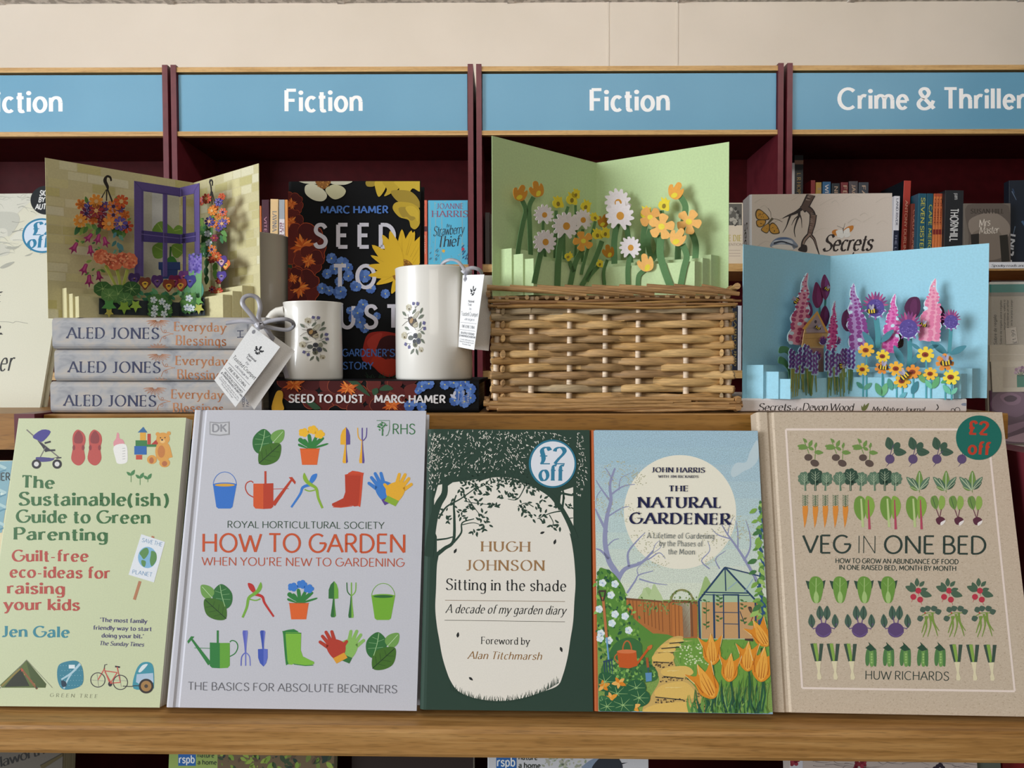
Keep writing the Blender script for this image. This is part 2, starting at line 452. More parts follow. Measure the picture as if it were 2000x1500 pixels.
ramp_mat('copper_foil', [(.35, 'b06a40'), (.65, 'd99a70')], (1, 1, 1), 40, 2, .35, .5, metal=.55)
ramp_mat('gold_foil', [(.35, '9a7038'), (.65, 'b98e52')], (1, 1, 1), 40, 2, .4, .5, metal=.35)
m, nt, b, N, Lk = new_mat('china')
b.inputs['Base Color'].default_value = (*lin('efebe3'), 1); b.inputs['Roughness'].default_value = .3; b.inputs['Specular IOR Level'].default_value = .5
b.inputs['Coat Weight'].default_value = .7; b.inputs['Coat Roughness'].default_value = .04
# wicker: each rod's own tint, streaked along its length by fine noise
m, nt, b, N, Lk = new_mat('wicker')
a = N('ShaderNodeAttribute'); a.attribute_name = 'Col'
t = N('ShaderNodeTexCoord'); mp = N('ShaderNodeMapping'); mp.inputs['Scale'].default_value = (18, 18, 240)
n = N('ShaderNodeTexNoise'); n.inputs['Scale'].default_value = 4; n.inputs['Detail'].default_value = 5; n.inputs['Distortion'].default_value = .4
Lk(t.outputs['Object'], mp.inputs[0]); Lk(mp.outputs[0], n.inputs['Vector'])
q = N('ShaderNodeMapRange'); q.inputs['From Min'].default_value = .3; q.inputs['From Max'].default_value = .7; q.inputs['To Min'].default_value = .62; q.inputs['To Max'].default_value = 1.25
Lk(n.outputs['Fac'], q.inputs['Value'])
v = N('ShaderNodeVectorMath'); v.operation = 'SCALE'
Lk(a.outputs['Color'], v.inputs[0]); Lk(q.outputs[0], v.inputs['Scale']); Lk(v.outputs[0], b.inputs['Base Color'])
bp = N('ShaderNodeBump'); bp.inputs['Strength'].default_value = .3; bp.inputs['Distance'].default_value = .0006
Lk(n.outputs['Fac'], bp.inputs['Height']); Lk(bp.outputs[0], b.inputs['Normal'])
b.inputs['Roughness'].default_value = .5
m, nt, b, N, Lk = new_mat('clear_film')
b.inputs['Base Color'].default_value = (1, 1, 1, 1); b.inputs['Alpha'].default_value = .045; b.inputs['Roughness'].default_value = .08
# ---------------------------------------------------------------- the shop: floor, wall, ceiling, bookcases
def struct(name, mb, mat=None):
    o = mb.build(name, None, mat); o['kind'] = 'structure'; return o
WY = 2.66
CZ = at(1000, 5, WY).z
m_ = MB('floor_carpet'); m_.box((-4, -3, -.1), (4, WY + .1, 0)); struct('floor', m_)
m_ = MB('wall_paint'); m_.box((-4, WY, 0), (4, WY + .1, CZ + .1)); struct('wall_back', m_)
m_ = MB('tile'); m_.box((-4, -1.2, CZ), (4, WY, CZ + .06))
for i in range(-6, 7): m_.box((i*.6 - .012, -1.2, CZ - .004), (i*.6 + .012, WY, CZ), None)
struct('ceiling', m_)
for i, x in enumerate((1187, 1322)):
    m_ = MB('wall_paint'); p = at(x, 60, WY)
    m_.box((p.x - .004, WY - .0025, 1.9), (p.x + .004, WY, CZ)); struct('trim_%d' % (i + 1), m_)
# back bookcases: bays 2.3 m away
D0 = 2.3
def X0(px, d=D0): return at(px, 400, d).x
ztop = at(1000, 124.5, D0).z
zs1 = at(1000, 516, D0 + .02).z; zs2 = at(1000, 725, D0 + .02).z
bays = [(-290, 331, 'maroon bookcase bay cut off by the left picture edge, sign ending in iction', 'Fiction', -37, 122, 'iction'),
        (337, 925, 'maroon bookcase bay with Fiction sign, behind the dark flowered upright book', 'Fiction', 556, 708, ''),
        (931, 1529, 'maroon bookcase bay with Fiction sign, behind the pale green pop-up card', 'Fiction', 1152, 1308, ''),
        (1536, 2160, 'maroon bookcase bay with Crime & Thriller sign at the right picture edge', 'Crime & Thriller', 1637, 2003, '')]
for bi, (xa, xb, lab, sign, sx0, sx1, _) in enumerate(bays):
    x0, x1 = X0(xa), X0(xb); cx = (x0 + x1) / 2
    root = empty('bookcase', Matrix.Translation((cx, D0, 0)), lab, 'bookcase', 'maroon bookcases along the back wall')
    w = (x1 - x0) / 2; pw = .0165
    for sgn in (-1, 1):
        m_ = MB('maroon'); a, b = sorted((sgn * w, sgn * (w - pw)))
        m_.box((a, 0, 0), (b, .33, ztop)); m_.build('side_panel', root)
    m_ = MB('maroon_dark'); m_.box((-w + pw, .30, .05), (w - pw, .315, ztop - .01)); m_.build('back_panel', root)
    zt0 = at(1000, 138, D0).z; zb1 = at(1000, 254, D0).z; zb0 = at(1000, 263, D0).z
    m_ = MB('oak_pale'); m_.box((-w + pw, .004, zt0), (w - pw, .3, ztop - .006)); m_.build('top_board', root)
    m_ = MB('oak_pale'); m_.box((-w + pw, .004, zb0), (w - pw, .022, zb1)); m_.build('canopy_edge', root)
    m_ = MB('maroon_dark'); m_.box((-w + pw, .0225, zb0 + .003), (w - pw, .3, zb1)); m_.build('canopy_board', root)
    m_ = MB('sign_blue'); m_.box((-w + pw + .002, .012, zb1 + .0005), (w - pw - .002, .017, zt0 - .005))
    sg = m_.build('header_sign', root)
    fr = Frame((cx, D0 + .012, 0), (1, 0, 0), (0, 0, 1))
    A = Art(fr, mat='sticker', gain=1.25)
    A.layer(4)
    yb = 218 - (sx0 / 2000) * 4 if sign == 'Fiction' else 212
    text(A, sign, sx0, yb + .4, sx1, yb - .3, 41 if sign == 'Fiction' else 39, 'e8ecf2', HELV)
    o = A.mb.build('lettering', sg); o.location = (0, .012, 0); o.rotation_euler = (PI/2, 0, 0)
    for z in (zs1, zs2, zs2 - .31, zs2 - .62, zs2 - .93):
        if z < .1: continue
        m_ = MB('oak_pale'); m_.box((-w + pw, .02, z - .024), (w - pw, .3, z)); m_.build('shelf', root)
    m_ = MB('maroon_dark'); m_.box((-w + pw, .03, 0), (w - pw, .05, .08)); m_.build('plinth', root)
# ---------------------------------------------------------------- display fixture in front
YAW = -0.0255
ZS = 1.05908                      # top of the front shelf
TH = 0.025
fx = Vector((math.cos(YAW), math.sin(YAW), 0)); fy = Vector((-math.sin(YAW), math.cos(YAW), 0))
FIX = Frame((0, 0, 0), fx, (0, 0, 1))
lip = onz(1000, 1424, ZS)         # front edge of the shelf
FM = Matrix.Translation((lip.x, lip.y, 0)) @ Matrix.Rotation(YAW, 4, 'Z')
def fix(x, y, z=0): return FM @ Vector((x, y, z))
tier_y = 0.705 - lip.y            # front face of the raised tier, in fixture coordinates
ZT = at(1000, 808.5, .705).z
root = empty('display_unit', FM, 'oak-fronted display unit carrying the gardening books, mugs and basket', 'display unit')
UNIT = root
m_ = MB('oak')
r_ = .004
prof = [(0 + r_, -TH), (.5, -TH), (.5, 0), (r_, 0), (r_*.3, -r_*.3), (0, -r_), (0, -TH + r_), (r_*.3, -TH + r_*.3)]
m_.extr([(y, z + ZS) for y, z in prof[::-1]], 'x', -.70, .70); m_.build('front_shelf', root)
xa = (FM.inverted() @ at(86, 812, .705 + .012)).x
xe = (FM.inverted() @ at(1922, 800, .73)).x
m_ = MB('oak_dark'); m_.box((xa, tier_y, ZT - .024), (xe, tier_y + .02, ZT - .0012)); m_.build('tier_edge', root)
m_ = MB('oak'); m_.box((xa, tier_y + .0005, ZT - .0012), (xe, .5, ZT)); m_.box((xa, tier_y + .021, ZT - .024), (xe, .5, ZT - .0012)); m_.build('tier_shelf', root)
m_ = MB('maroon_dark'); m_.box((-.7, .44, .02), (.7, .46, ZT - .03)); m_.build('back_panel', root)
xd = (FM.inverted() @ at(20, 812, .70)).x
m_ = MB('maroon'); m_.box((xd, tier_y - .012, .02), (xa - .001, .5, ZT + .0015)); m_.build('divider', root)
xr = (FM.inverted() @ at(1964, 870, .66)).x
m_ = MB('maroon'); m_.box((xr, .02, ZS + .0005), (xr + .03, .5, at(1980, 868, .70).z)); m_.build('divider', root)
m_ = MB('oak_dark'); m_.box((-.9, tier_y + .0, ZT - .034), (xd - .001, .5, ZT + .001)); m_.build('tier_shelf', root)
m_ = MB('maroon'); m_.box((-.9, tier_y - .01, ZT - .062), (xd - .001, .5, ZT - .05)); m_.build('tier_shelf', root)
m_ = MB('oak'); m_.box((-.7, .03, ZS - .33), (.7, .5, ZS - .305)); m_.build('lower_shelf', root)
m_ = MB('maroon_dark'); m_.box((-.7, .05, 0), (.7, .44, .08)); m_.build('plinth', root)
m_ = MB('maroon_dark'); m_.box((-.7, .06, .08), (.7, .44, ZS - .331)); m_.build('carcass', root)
# ---------------------------------------------------------------- books
def lean_frame(p, T):
    # the book rests on its lower back edge: its front edge is lifted by T sin(lean)
    yaw, lean, roll, W, H, ox, oy = p
    lift = T * math.sin(lean) + .0004
    k = (CAMLOC.z - ZS - lift) / (CAMLOC.z - ZS)
    W, H, ox, oy = W * k, H * k, ox * k, oy * k
    x = Vector((math.cos(yaw), math.sin(yaw), 0)); b = Vector((-math.sin(yaw), math.cos(yaw), 0))
    y = Vector((0, 0, 1)) * math.cos(lean) + b * math.sin(lean)
    c, s = math.cos(roll), math.sin(roll)
    return Frame((ox, oy, ZS + lift), x * c + y * s, y * c - x * s), W, H
def cover_mesh(W, H, T, hard, front, spine=None, mat='board', r=.003, groove=.009, t=None):
    """front face at n = 0, spine at u = 0; r: rounding of the spine edges; groove: hinge position (0 none)"""
    t = t or (.0028 if hard else .0005); spine = spine or front
    mb = MB(mat)
    out = [(W, 0)]
    if groove: out += [(groove + .003, 0), (groove + .0012, -.0011), (groove - .0012, -.0011), (groove - .003, 0)]
    for i in range(5): a = PI/2 + i * PI/8; out.append((r + r*math.cos(a), -r + r*math.sin(a)))
    for i in range(5): a = PI + i * PI/8; out.append((r + r*math.cos(a), -T + r + r*math.sin(a)))
    out.append((W, -T))
    inn = [(W, -T + t), (t + .001, -T + t), (t + .001, -t - (.0011 if groove else 0)), (W, -t)]
    n = len(out); P = out + inn; N = len(P)
    for i in range(N):
        a, b = P[i], P[(i+1) % N]
        c = spine if (i < n - 1 and a[0] <= r * 1.02 and b[0] <= r * 1.02) else front
        mb.add([(a[0], 0, a[1]), (b[0], 0, b[1]), (b[0], H, b[1]), (a[0], H, a[1])], [(0, 3, 2, 1)], mat, c)
    for y in (0, H):
        # caps as a strip of quads: front board, spine, back board
        k = n // 2
        for q in ([P[0], P[k-1], inn[2], inn[3]], [P[k-1], P[k], inn[1], inn[2]], [P[k], P[n-1], inn[0], inn[1]]):
            mb.add([(u, y, w) for u, w in q], [(0, 1, 2, 3)], mat, front)
        for i in range(1, k-1): mb.add([(P[0][0], y, P[0][1]), (P[i][0], y, P[i][1]), (P[i+1][0], y, P[i+1][1])], [(0, 1, 2)], mat, front)
        for i in range(k, n-2): mb.add([(P[n-1][0], y, P[n-1][1]), (P[i][0], y, P[i][1]), (P[i+1][0], y, P[i+1][1])], [(0, 1, 2)], mat, front)
    return mb
def book(label, fr, W, H, T, hard, front, art=None, view=None, spine=None, mat='board', group=None, artmat=None, leaves='leaves_upright', r=.003, groove=.009, name='book', gain=None, spineart=None):
    g = gain or GAIN
    root = empty(name, fr.mat(), label, 'book', group)
    mb = cover_mesh(W, H, T, hard, lin(front, g), lin(spine or front, g), mat, r, groove)
    if art:
        A = Art(fr, view, mb, artmat or 'board', g)
        A.clip = (.0003, W - .0001, .0003, H - .0003)
        art(A)
    mb.build('cover', root)
    t = .0029 if hard else .0006; e = .004 if hard else .0002
    pb = MB(leaves); pb.box((t + .0015, e, -T + t), (W - e, H - e, -t - (.0012 if groove else 0)))
    pb.build('page_block', root)
    return root
def at_T(A, x0, y0, x1, y1, sx=1, sy=None):
    sy = sy or abs(sx)
    A.T = lambda x, y: ((x - x0) * sx + x1, (y - y0) * sy + y1)
# ------------------------------------------------ grey-white gardening hardback with rows of coloured garden tools
def art_htg(A):
    G1, G2, G3 = '2f6a35', '3f6a22', '6d9a4d'
    A.layer()
    def leaves(x, y, s=1, m=1):
        at_T(A, 500, 200, x, y, s * m, s)
        A.sm('485 118 452 132 428 165 430 210 455 236 492 222 520 190 518 150', G1)
        A.sm('578 124 545 124 518 142 516 168 545 190 574 168', G3)
        A.L += 1
        A.sm('560 190 520 186 470 205 455 235 458 284 500 290 545 270 562 232', G2)
        A.L += 1
        A.line('486 122 478 170 462 225', 3, '9dc48c', smooth=True); A.line('572 130 545 160 525 182', 2.5, 'b9d6a4')
        for a, b in (((480, 150), (455, 140)), ((478, 170), (440, 165)), ((474, 190), (436, 192)), ((482, 160), (510, 150)), ((476, 190), (505, 186))): A.line([a, b], 1.6, '86b37c')
        A.line('456 284 505 240 556 194', 3.2, '16301a')
        for a, b in (((475, 265), (470, 228)), ((495, 248), (490, 215)), ((520, 226), (512, 200)), ((480, 262), (515, 272)), ((500, 245), (540, 252)), ((522, 225), (555, 228))): A.line([a, b], 1.6, '22401c')
        A.L -= 2; A.T = None
    leaves(500, 200); leaves(256, 945, 1, -1); leaves(1048, 1180, 1.05)
    def pot(x, y, c):
        at_T(A, 700, 200, x, y)
        for p in ('700 205 660 160 645 175 680 200', '700 205 690 150 706 148 712 205', '705 205 750 160 770 165 725 205', '690 208 650 188 648 200 690 212', '710 208 782 186 784 194 725 212', '690 208 668 172 682 168 705 205', '700 208 725 155 738 158 718 208'): A.sm(p, '2f7a3a', 3)
        for cx, cy in ((672, 135), (715, 122), (748, 143)):
            A.L += 1
            for k in range(5): A.ell(cx + 14*math.cos(k*1.257), cy + 11*math.sin(k*1.257), 12, 11, c)
            A.L -= 1
        A.poly('654 212 748 212 736 290 664 290', 'd9622a'); A.L += 1; A.rect(652, 211, 750, 214, 'b8501f'); A.L -= 1; A.T = None
    pot(700, 200, 'e8b32c'); pot(648, 942, '3a78c8')
    def trowel(x, y, c1, c2, h1, h2, fl=1):
        at_T(A, 872, 195, x, y, 1, fl)
        A.poly('848 192 849 150 858 125 875 108 875 194', c1); A.poly('875 108 888 125 895 150 895 192 875 194', c2)
        A.poly('869 194 875 194 875 282 862 282 858 275 866 220', h1); A.poly('875 194 877 194 878 220 884 275 878 282 875 282', h2); A.T = None
    def fork(x, y, c1, c2, fl=1):
        at_T(A, 950, 195, x, y, 1, fl)
        for sx in (-1, 1): A.line([(953 + sx*22, 112), (953 + sx*20, 150), (953 + sx*12, 166), (953, 176)], 5, c1 if sx < 0 else c2, smooth=True)
        A.line('953 112 953 200', 6, c2)
        A.poly('949 178 953 178 953 282 940 282 938 270 946 215', c1); A.poly('953 178 956 178 958 215 964 270 962 282 953 282', c2); A.T = None
    trowel(872, 195, 'e2a92f', '5b4a90', 'e2a92f', '5b4a90'); fork(950, 195, 'e2a92f', '5b4a90')
    trowel(815, 935, '2f6a35', '6aa63a', '2f6a35', '4f8a34'); fork(898, 938, '2f6a35', '7aae45')
    fork(390, 1172, '5a62b8', '6f78c4', -1); trowel(476, 1172, '3f56b0', '5b6cc0', '3a50a8', '6a74c4', -1)
    def bucket(x, y, c, top):
        at_T(A, 293, 440, x, y)
        A.line([(293 + 56*math.cos(PI + i*PI/14), 388 + 64*math.sin(PI + i*PI/14)) for i in range(15)], 3, c)
        A.poly('236 384 350 384 330 492 320 500 262 500 252 492', c); A.L += 1; A.ell(293, 385, 57, 10, c); A.L += 1; A.ell(293, 387, 48, 7, top); A.L -= 2; A.T = None
    bucket(293, 440, '3470c4', 'd2a040'); bucket(1054, 975, '70a830', '2a6430')
    def can(x, y, c1, c2, m):
        at_T(A, 500, 430, x, y, m)
        A.poly('430 380 478 380 478 502 440 500 430 488', c1); A.poly('478 380 526 378 526 490 515 500 478 502', c2)
        A.rect(483, 320, 493, 380, c2); A.line('526 482 616 358', 20, c2, 9); A.poly('600 350 616 348 634 372 630 384', c2); A.line('526 406 600 404', 3, c2)
        A.line('430 376 418 368 398 378 392 402 405 430 432 446', 5, c2, smooth=True); A.T = None
    can(500, 430, 'd0562a', 'b63d26', 1); can(247, 1195, '62a038', '2f7a3c', -1)
    def sec(x, y, c1, c2, m):
        at_T(A, 690, 420, x, y, m)
        A.sm('735 332 712 340 700 365 700 384 720 372 734 350', c1); A.line('705 385 668 398 655 430 612 494', 15, c1, 9, True)
        A.L += 1; A.sm('674 328 668 350 680 375 710 396 722 388 696 366 682 340', c2); A.line('705 385 732 404 742 450 762 498', 15, c2, 10, True)
        A.line('676 408 700 416 735 408', 6, c2, smooth=True); A.L -= 1; A.T = None
    sec(690, 420, '3878c8', '86ac34', 1); sec(450, 945, 'b8302c', '74a83c', -1)
    def boot(x, y, c1, c2, m):
        at_T(A, 890, 415, x, y, m)
        A.sm('885 330 956 328 957 345 945 480 935 488 890 470', c2, 3)
        A.L += 1; A.poly('870 340 880 334 945 334 945 350 936 470 930 488 915 490 905 484 870 490 830 494 808 486 808 476 830 466 862 450 872 420', c1); A.L += 1
        A.rect(870, 336, 945, 340, c2); A.line('812 492 850 494 905 487', 4, c2); A.L -= 2; A.T = None
    boot(890, 415, 'b23a24', 'c8482c', 1); boot(640, 1175, '7ab43c', '2f7a3a', -1)
    def glove(x, y, c, cuff, a=0, s=1):
        def T(px, py):
            px = (px - 1105) * s; py -= 420
            return (x + px*math.cos(a) - py*math.sin(a), y + px*math.sin(a) + py*math.cos(a))
        A.T = T
        A.sm('1066 410 1100 380 1138 385 1150 420 1136 468 1090 470 1064 440', c)
        for f in ('1100 390 1092 345', '1115 388 1118 335', '1130 390 1142 345', '1142 402 1164 365'): A.line(f, 19, c, 15); p = prs(f)[1]; A.ell(p[0], p[1], 7.5, 8, c)
        A.line('1075 430 1048 418', 22, c, 14); A.ell(1048, 418, 7, 7, c)
        A.L += 1; A.poly('1082 460 1142 462 1138 492 1078 490', cuff); A.L -= 1; A.T = None
    glove(1062, 405, '3a78c4', '58408a', -.42, -1); A.layer(2); glove(1112, 410, 'e0a82e', '86a832', .42)
    A.layer(-2); glove(885, 1165, '86b45c', '2f6a35', .35); A.layer(2); glove(828, 1165, 'b03a2a', 'd99a30', -.45, -1)
    A.layer(1)
    text(A, 'ROYAL HORTICULTURAL SOCIETY', 305, 592, 1058, 597, 32, '2c4a38', LIGHT)
    text(A, 'HOW TO GARDEN', 183, 707, 1162, 711, 86, 'c4512a', Pen(11.5, 11, sp=9))
    text(A, "WHEN YOU'RE NEW TO GARDENING", 183, 772, 1155, 779, 39, 'bc5232', LIGHT)
    text(A, 'THE BASICS FOR ABSOLUTE BEGINNERS', 116, 1370, 1121, 1386, 37, '66676e', LIGHT)
    A.poly('220 82 266 86 315 82 315 145 268 151 220 145', '9a9a9e'); A.layer(1); A.poly('225 88 266 92 310 88 310 140 268 145 225 140', 'c4c4c8'); A.layer(1)
    text(A, 'DK', 233, 131, 302, 131, 36, '909096', BOLD)
    text(A, 'RHS', 1098, 142, 1208, 142, 48, '2f7040', LIGHT)
    A.line('1022 77 1084 77 1084 120 1076 145 1066 152', 2.5, '3c7a4a', smooth=False)
    rg = random.Random(2)
    for i in range(46):
        a, q = rg.uniform(0, 6.28), 22 * math.sqrt(rg.random()); A.ell(1050 + q*math.cos(a), 106 + q*math.sin(a), 3.4, 2.6, '3a7a48', n=6)
    A.line('1050 110 1050 150', 4, '3c7a4a', 7)
# ------------------------------------------------ pale green parenting paperback
def art_sus(A):
    A.layer()
    text(A, 'The', 106, 380, 264, 385, 58, '38683a', SLAB); text(A, 'Sustainable(ish)', 92, 466, 822, 470, 62, '38683a', SLAB)
    text(A, 'Guide to Green', 80, 550, 733, 556, 60, '38683a', SLAB); text(A, 'Parenting', 68, 634, 524, 640, 58, '38683a', SLAB)
    R = 'b24a40'
    text(A, 'Guilt-free', 60, 740, 430, 741, 54, R, SLAB); text(A, 'eco-ideas for', 48, 818, 536, 824, 54, R, SLAB)
    text(A, 'raising', 36, 897, 315, 900, 54, R, SLAB); text(A, 'your kids', 22, 976, 388, 980, 54, R, SLAB)
    text(A, 'Jen Gale', 8, 1108, 338, 1112, 52, '3a8494', SLAB)
    P = '48446e'
    text(A, "'The most family", 488, 1036, 718, 1043, 20, P, SLAB); text(A, 'friendly way to start', 456, 1074, 740, 1081, 20, P, SLAB)
    text(A, "doing your bit.'", 496, 1112, 702, 1117, 20, P, SLAB); text(A, 'The Sunday Times', 486, 1150, 702, 1157, 20, P, SLABI)
    text(A, 'GREEN TREE', 243, 1402, 474, 1408, 17, '7a7e66', Pen(9, 5, sf=8, sl=8, sp=50))
    # pushchair
    K = '2e2a34'
    A.line('130 98 205 165 290 235', 6, '77726e'); A.sm('160 132 205 98 248 108 210 155 186 150', '443c88', 3); A.poly('182 150 205 165 250 200 222 208 205 180', K)
    A.line('218 164 248 156', 9, K); A.line('225 200 270 198', 9, K); A.line('222 185 195 235', 4, '77726e'); A.sm('178 232 262 238 246 252 190 254', '4a447e', 3); A.line('200 250 285 232', 4, '77726e')
    A.line('275 238 300 234', 6, K)
    A.layer()
    for x in (178, 279): A.ring(x, 266, 12, 23, '282428'); A.ell(x, 266, 12, 12, 'd4d2d0')
    A.layer(-1)
    for x in (384, 464):
        A.sm([(x - 2, 98), (x + 26, 118), (x + 34, 150), (x + 26, 190), (x + 31, 240), (x + 10, 270), (x - 16, 268), (x - 36, 240), (x - 28, 185), (x - 30, 140), (x - 22, 112)], 'b8504a')
        A.layer(); A.sm([(x, 104), (x + 20, 130), (x + 18, 160), (x, 166), (x - 20, 160), (x - 20, 130)], '8c3c3e')
        A.ell(x - 23, 186, 7, 13, '8c3c3e'); A.ell(x + 22, 186, 7, 13, '8c3c3e'); A.layer(-1)
    A.sm('574 112 582 120 584 140 602 150 606 180 562 184 554 160 566 142 570 120', 'd8939a', 4); A.sm('556 180 614 170 624 232 616 260 576 264 564 238', 'e6e4e0', 4)
    A.layer()
    for i in range(5): A.line([(598, 190 + i*13), (612, 188 + i*13)], 1.6, '8a8890')
    A.layer(-1)
    A.poly('672 112 700 84 720 112', '3a6a98'); A.rect(684, 112, 712, 152, 'd8a23c'); A.rect(662, 150, 718, 180, '3e7a46'); A.rect(656, 178, 716, 220, '2f64a8'); A.rect(720, 118, 736, 176, 'b84434')
    A.poly('738 170 768 142 780 172', 'b23c32'); A.rect(716, 170, 764, 182, '3e7a46'); A.poly('662 222 682 198 698 222', 'e0b040'); A.rect(664, 222, 694, 244, 'c04c3a')
    A.layer()
    B = 'd69a4c'
    A.ell(796, 205, 38, 52, B); A.ell(742, 244, 24, 22, B); A.ell(804, 260, 26, 22, B); A.ell(796, 142, 33, 30, B); A.ell(770, 120, 10, 10, B); A.ell(824, 116, 10, 10, B); A.line('820 185 832 235', 22, B)
    A.layer(); A.ell(788, 205, 18, 30, 'c07a42'); A.ell(740, 248, 11, 15, 'b06a44'); A.ell(804, 264, 13, 13, 'b06a44'); A.ell(794, 154, 13, 10, 'e2b878'); A.ell(792, 148, 5, 4, K); A.ell(784, 138, 3, 3, K); A.ell(806, 137, 3, 3, K); A.layer(-2)
    for x, y in ((640, 320), (684, 334), (722, 338)):
        A.line([(x, y + 34 if x < 700 else y + 16), (x, y)], 3, '5a8a58'); A.leaf(x, y + 2, x - 22, y - 16, .5, '4a8050')
        A.leaf(x, y + 2, x + 18, y - 26, .5, '4a8050')
    A.line('684 838 656 928', 14, 'b27a58'); A.line('748 618 744 630', 14, 'b27a58'); A.poly('690 608 806 646 752 844 628 806', 'dce0e6'); A.layer()
    A.ell(720, 722, 46, 52, '7fb0d2', n=28); A.layer()
    A.sm('700 680 720 676 726 700 704 730 690 715 682 700', '5c8a50'); A.sm('740 690 762 700 764 735 742 765 732 740 736 712', '5c8a50'); A.sm('692 735 712 742 706 768 692 756', '5c8a50')
    text(A, 'SAVE THE', 692, 645, 790, 668, 19, '5a8cb4', HANDU); text(A, 'PLANET', 645, 800, 742, 816, 19, '5a8cb4', HANDU); A.layer(-2)
    A.poly('130 1222 226 1340 222 1358 10 1358 0 1345', '5a6a36'); A.layer(); A.poly('128 1224 226 1340 222 1356 160 1352', '47562c'); A.poly('100 1262 145 1350 22 1354', '2c3020')
    A.line('130 1222 -2 1362', 3, '76766a'); A.line('130 1222 256 1358', 2, '8a8a78'); A.line('102 1262 182 1364', 10, '8a5a38'); A.line('98 1266 8 1350', 8, '8a7a3a')
    for i in range(6): A.poly([(104 + i*14, 1262 + i*17), (116 + i*14, 1272 + i*17), (104 + i*14, 1280 + i*17)], ('b8503a', 'c8a040', '3f7a70')[i % 3])
    A.layer(-1)
    A.sm('300 1238 370 1226 402 1260 406 1330 376 1358 310 1366 284 1330 280 1270', '3a7e92'); A.layer(); A.line('392 1240 352 1284 300 1318', 12, 'a9c6d2', 8, True); A.line('352 1284 330 1320 312 1362', 8, 'a9c6d2', smooth=True)
    A.rect(336, 1246, 366, 1264, 'd8e2e6'); A.sm('300 1322 322 1330 324 1350 304 1352', '22384a')
    for i in range(40): A.ell(296 + (i % 8)*14 + (i // 8 % 2)*7, 1250 + i // 8 * 24, 1.6, 1.6, '9cc4ce', n=5)
    A.layer(-1)
    for x in (478, 588):
        A.ring(x, 1320 if x < 500 else 1332, 33, 37, '38343a'); A.line([(x - 33, 1320), (x + 33, 1325)], 1.2, '77727a'); A.line([(x - 4, 1290), (x + 4, 1355)], 1.2, '77727a')
    for l in ('478 1320 512 1262', '510 1270 536 1336', '516 1276 572 1284', '572 1256 588 1332', '536 1336 588 1332', '512 1280 540 1330', '572 1284 540 1334'): A.line(l, 5, 'c25a50')
    A.line('508 1268 512 1246 524 1244', 4, K); A.line('562 1254 586 1258', 8, K); A.ell(538, 1340, 10, 12, K)
    A.sm('652 1362 662 1280 690 1238 730 1234 750 1262 752 1350 740 1362', '3f8ea0', 4); A.layer(); A.poly('668 1292 748 1286 750 1332 690 1346 664 1330', 'a8bed2'); A.sm('676 1278 696 1248 722 1244 690 1280', 'd4dde0', 4)
    A.line('600 1350 640 1352 660 1348 715 1350', 4, K, smooth=True); A.layer(); A.ring(714, 1350, 26, 36, '332c2a'); A.ell(714, 1350, 26, 26, 'a07a48'); A.layer(); A.ell(714, 1350, 9, 9, '4a4038')
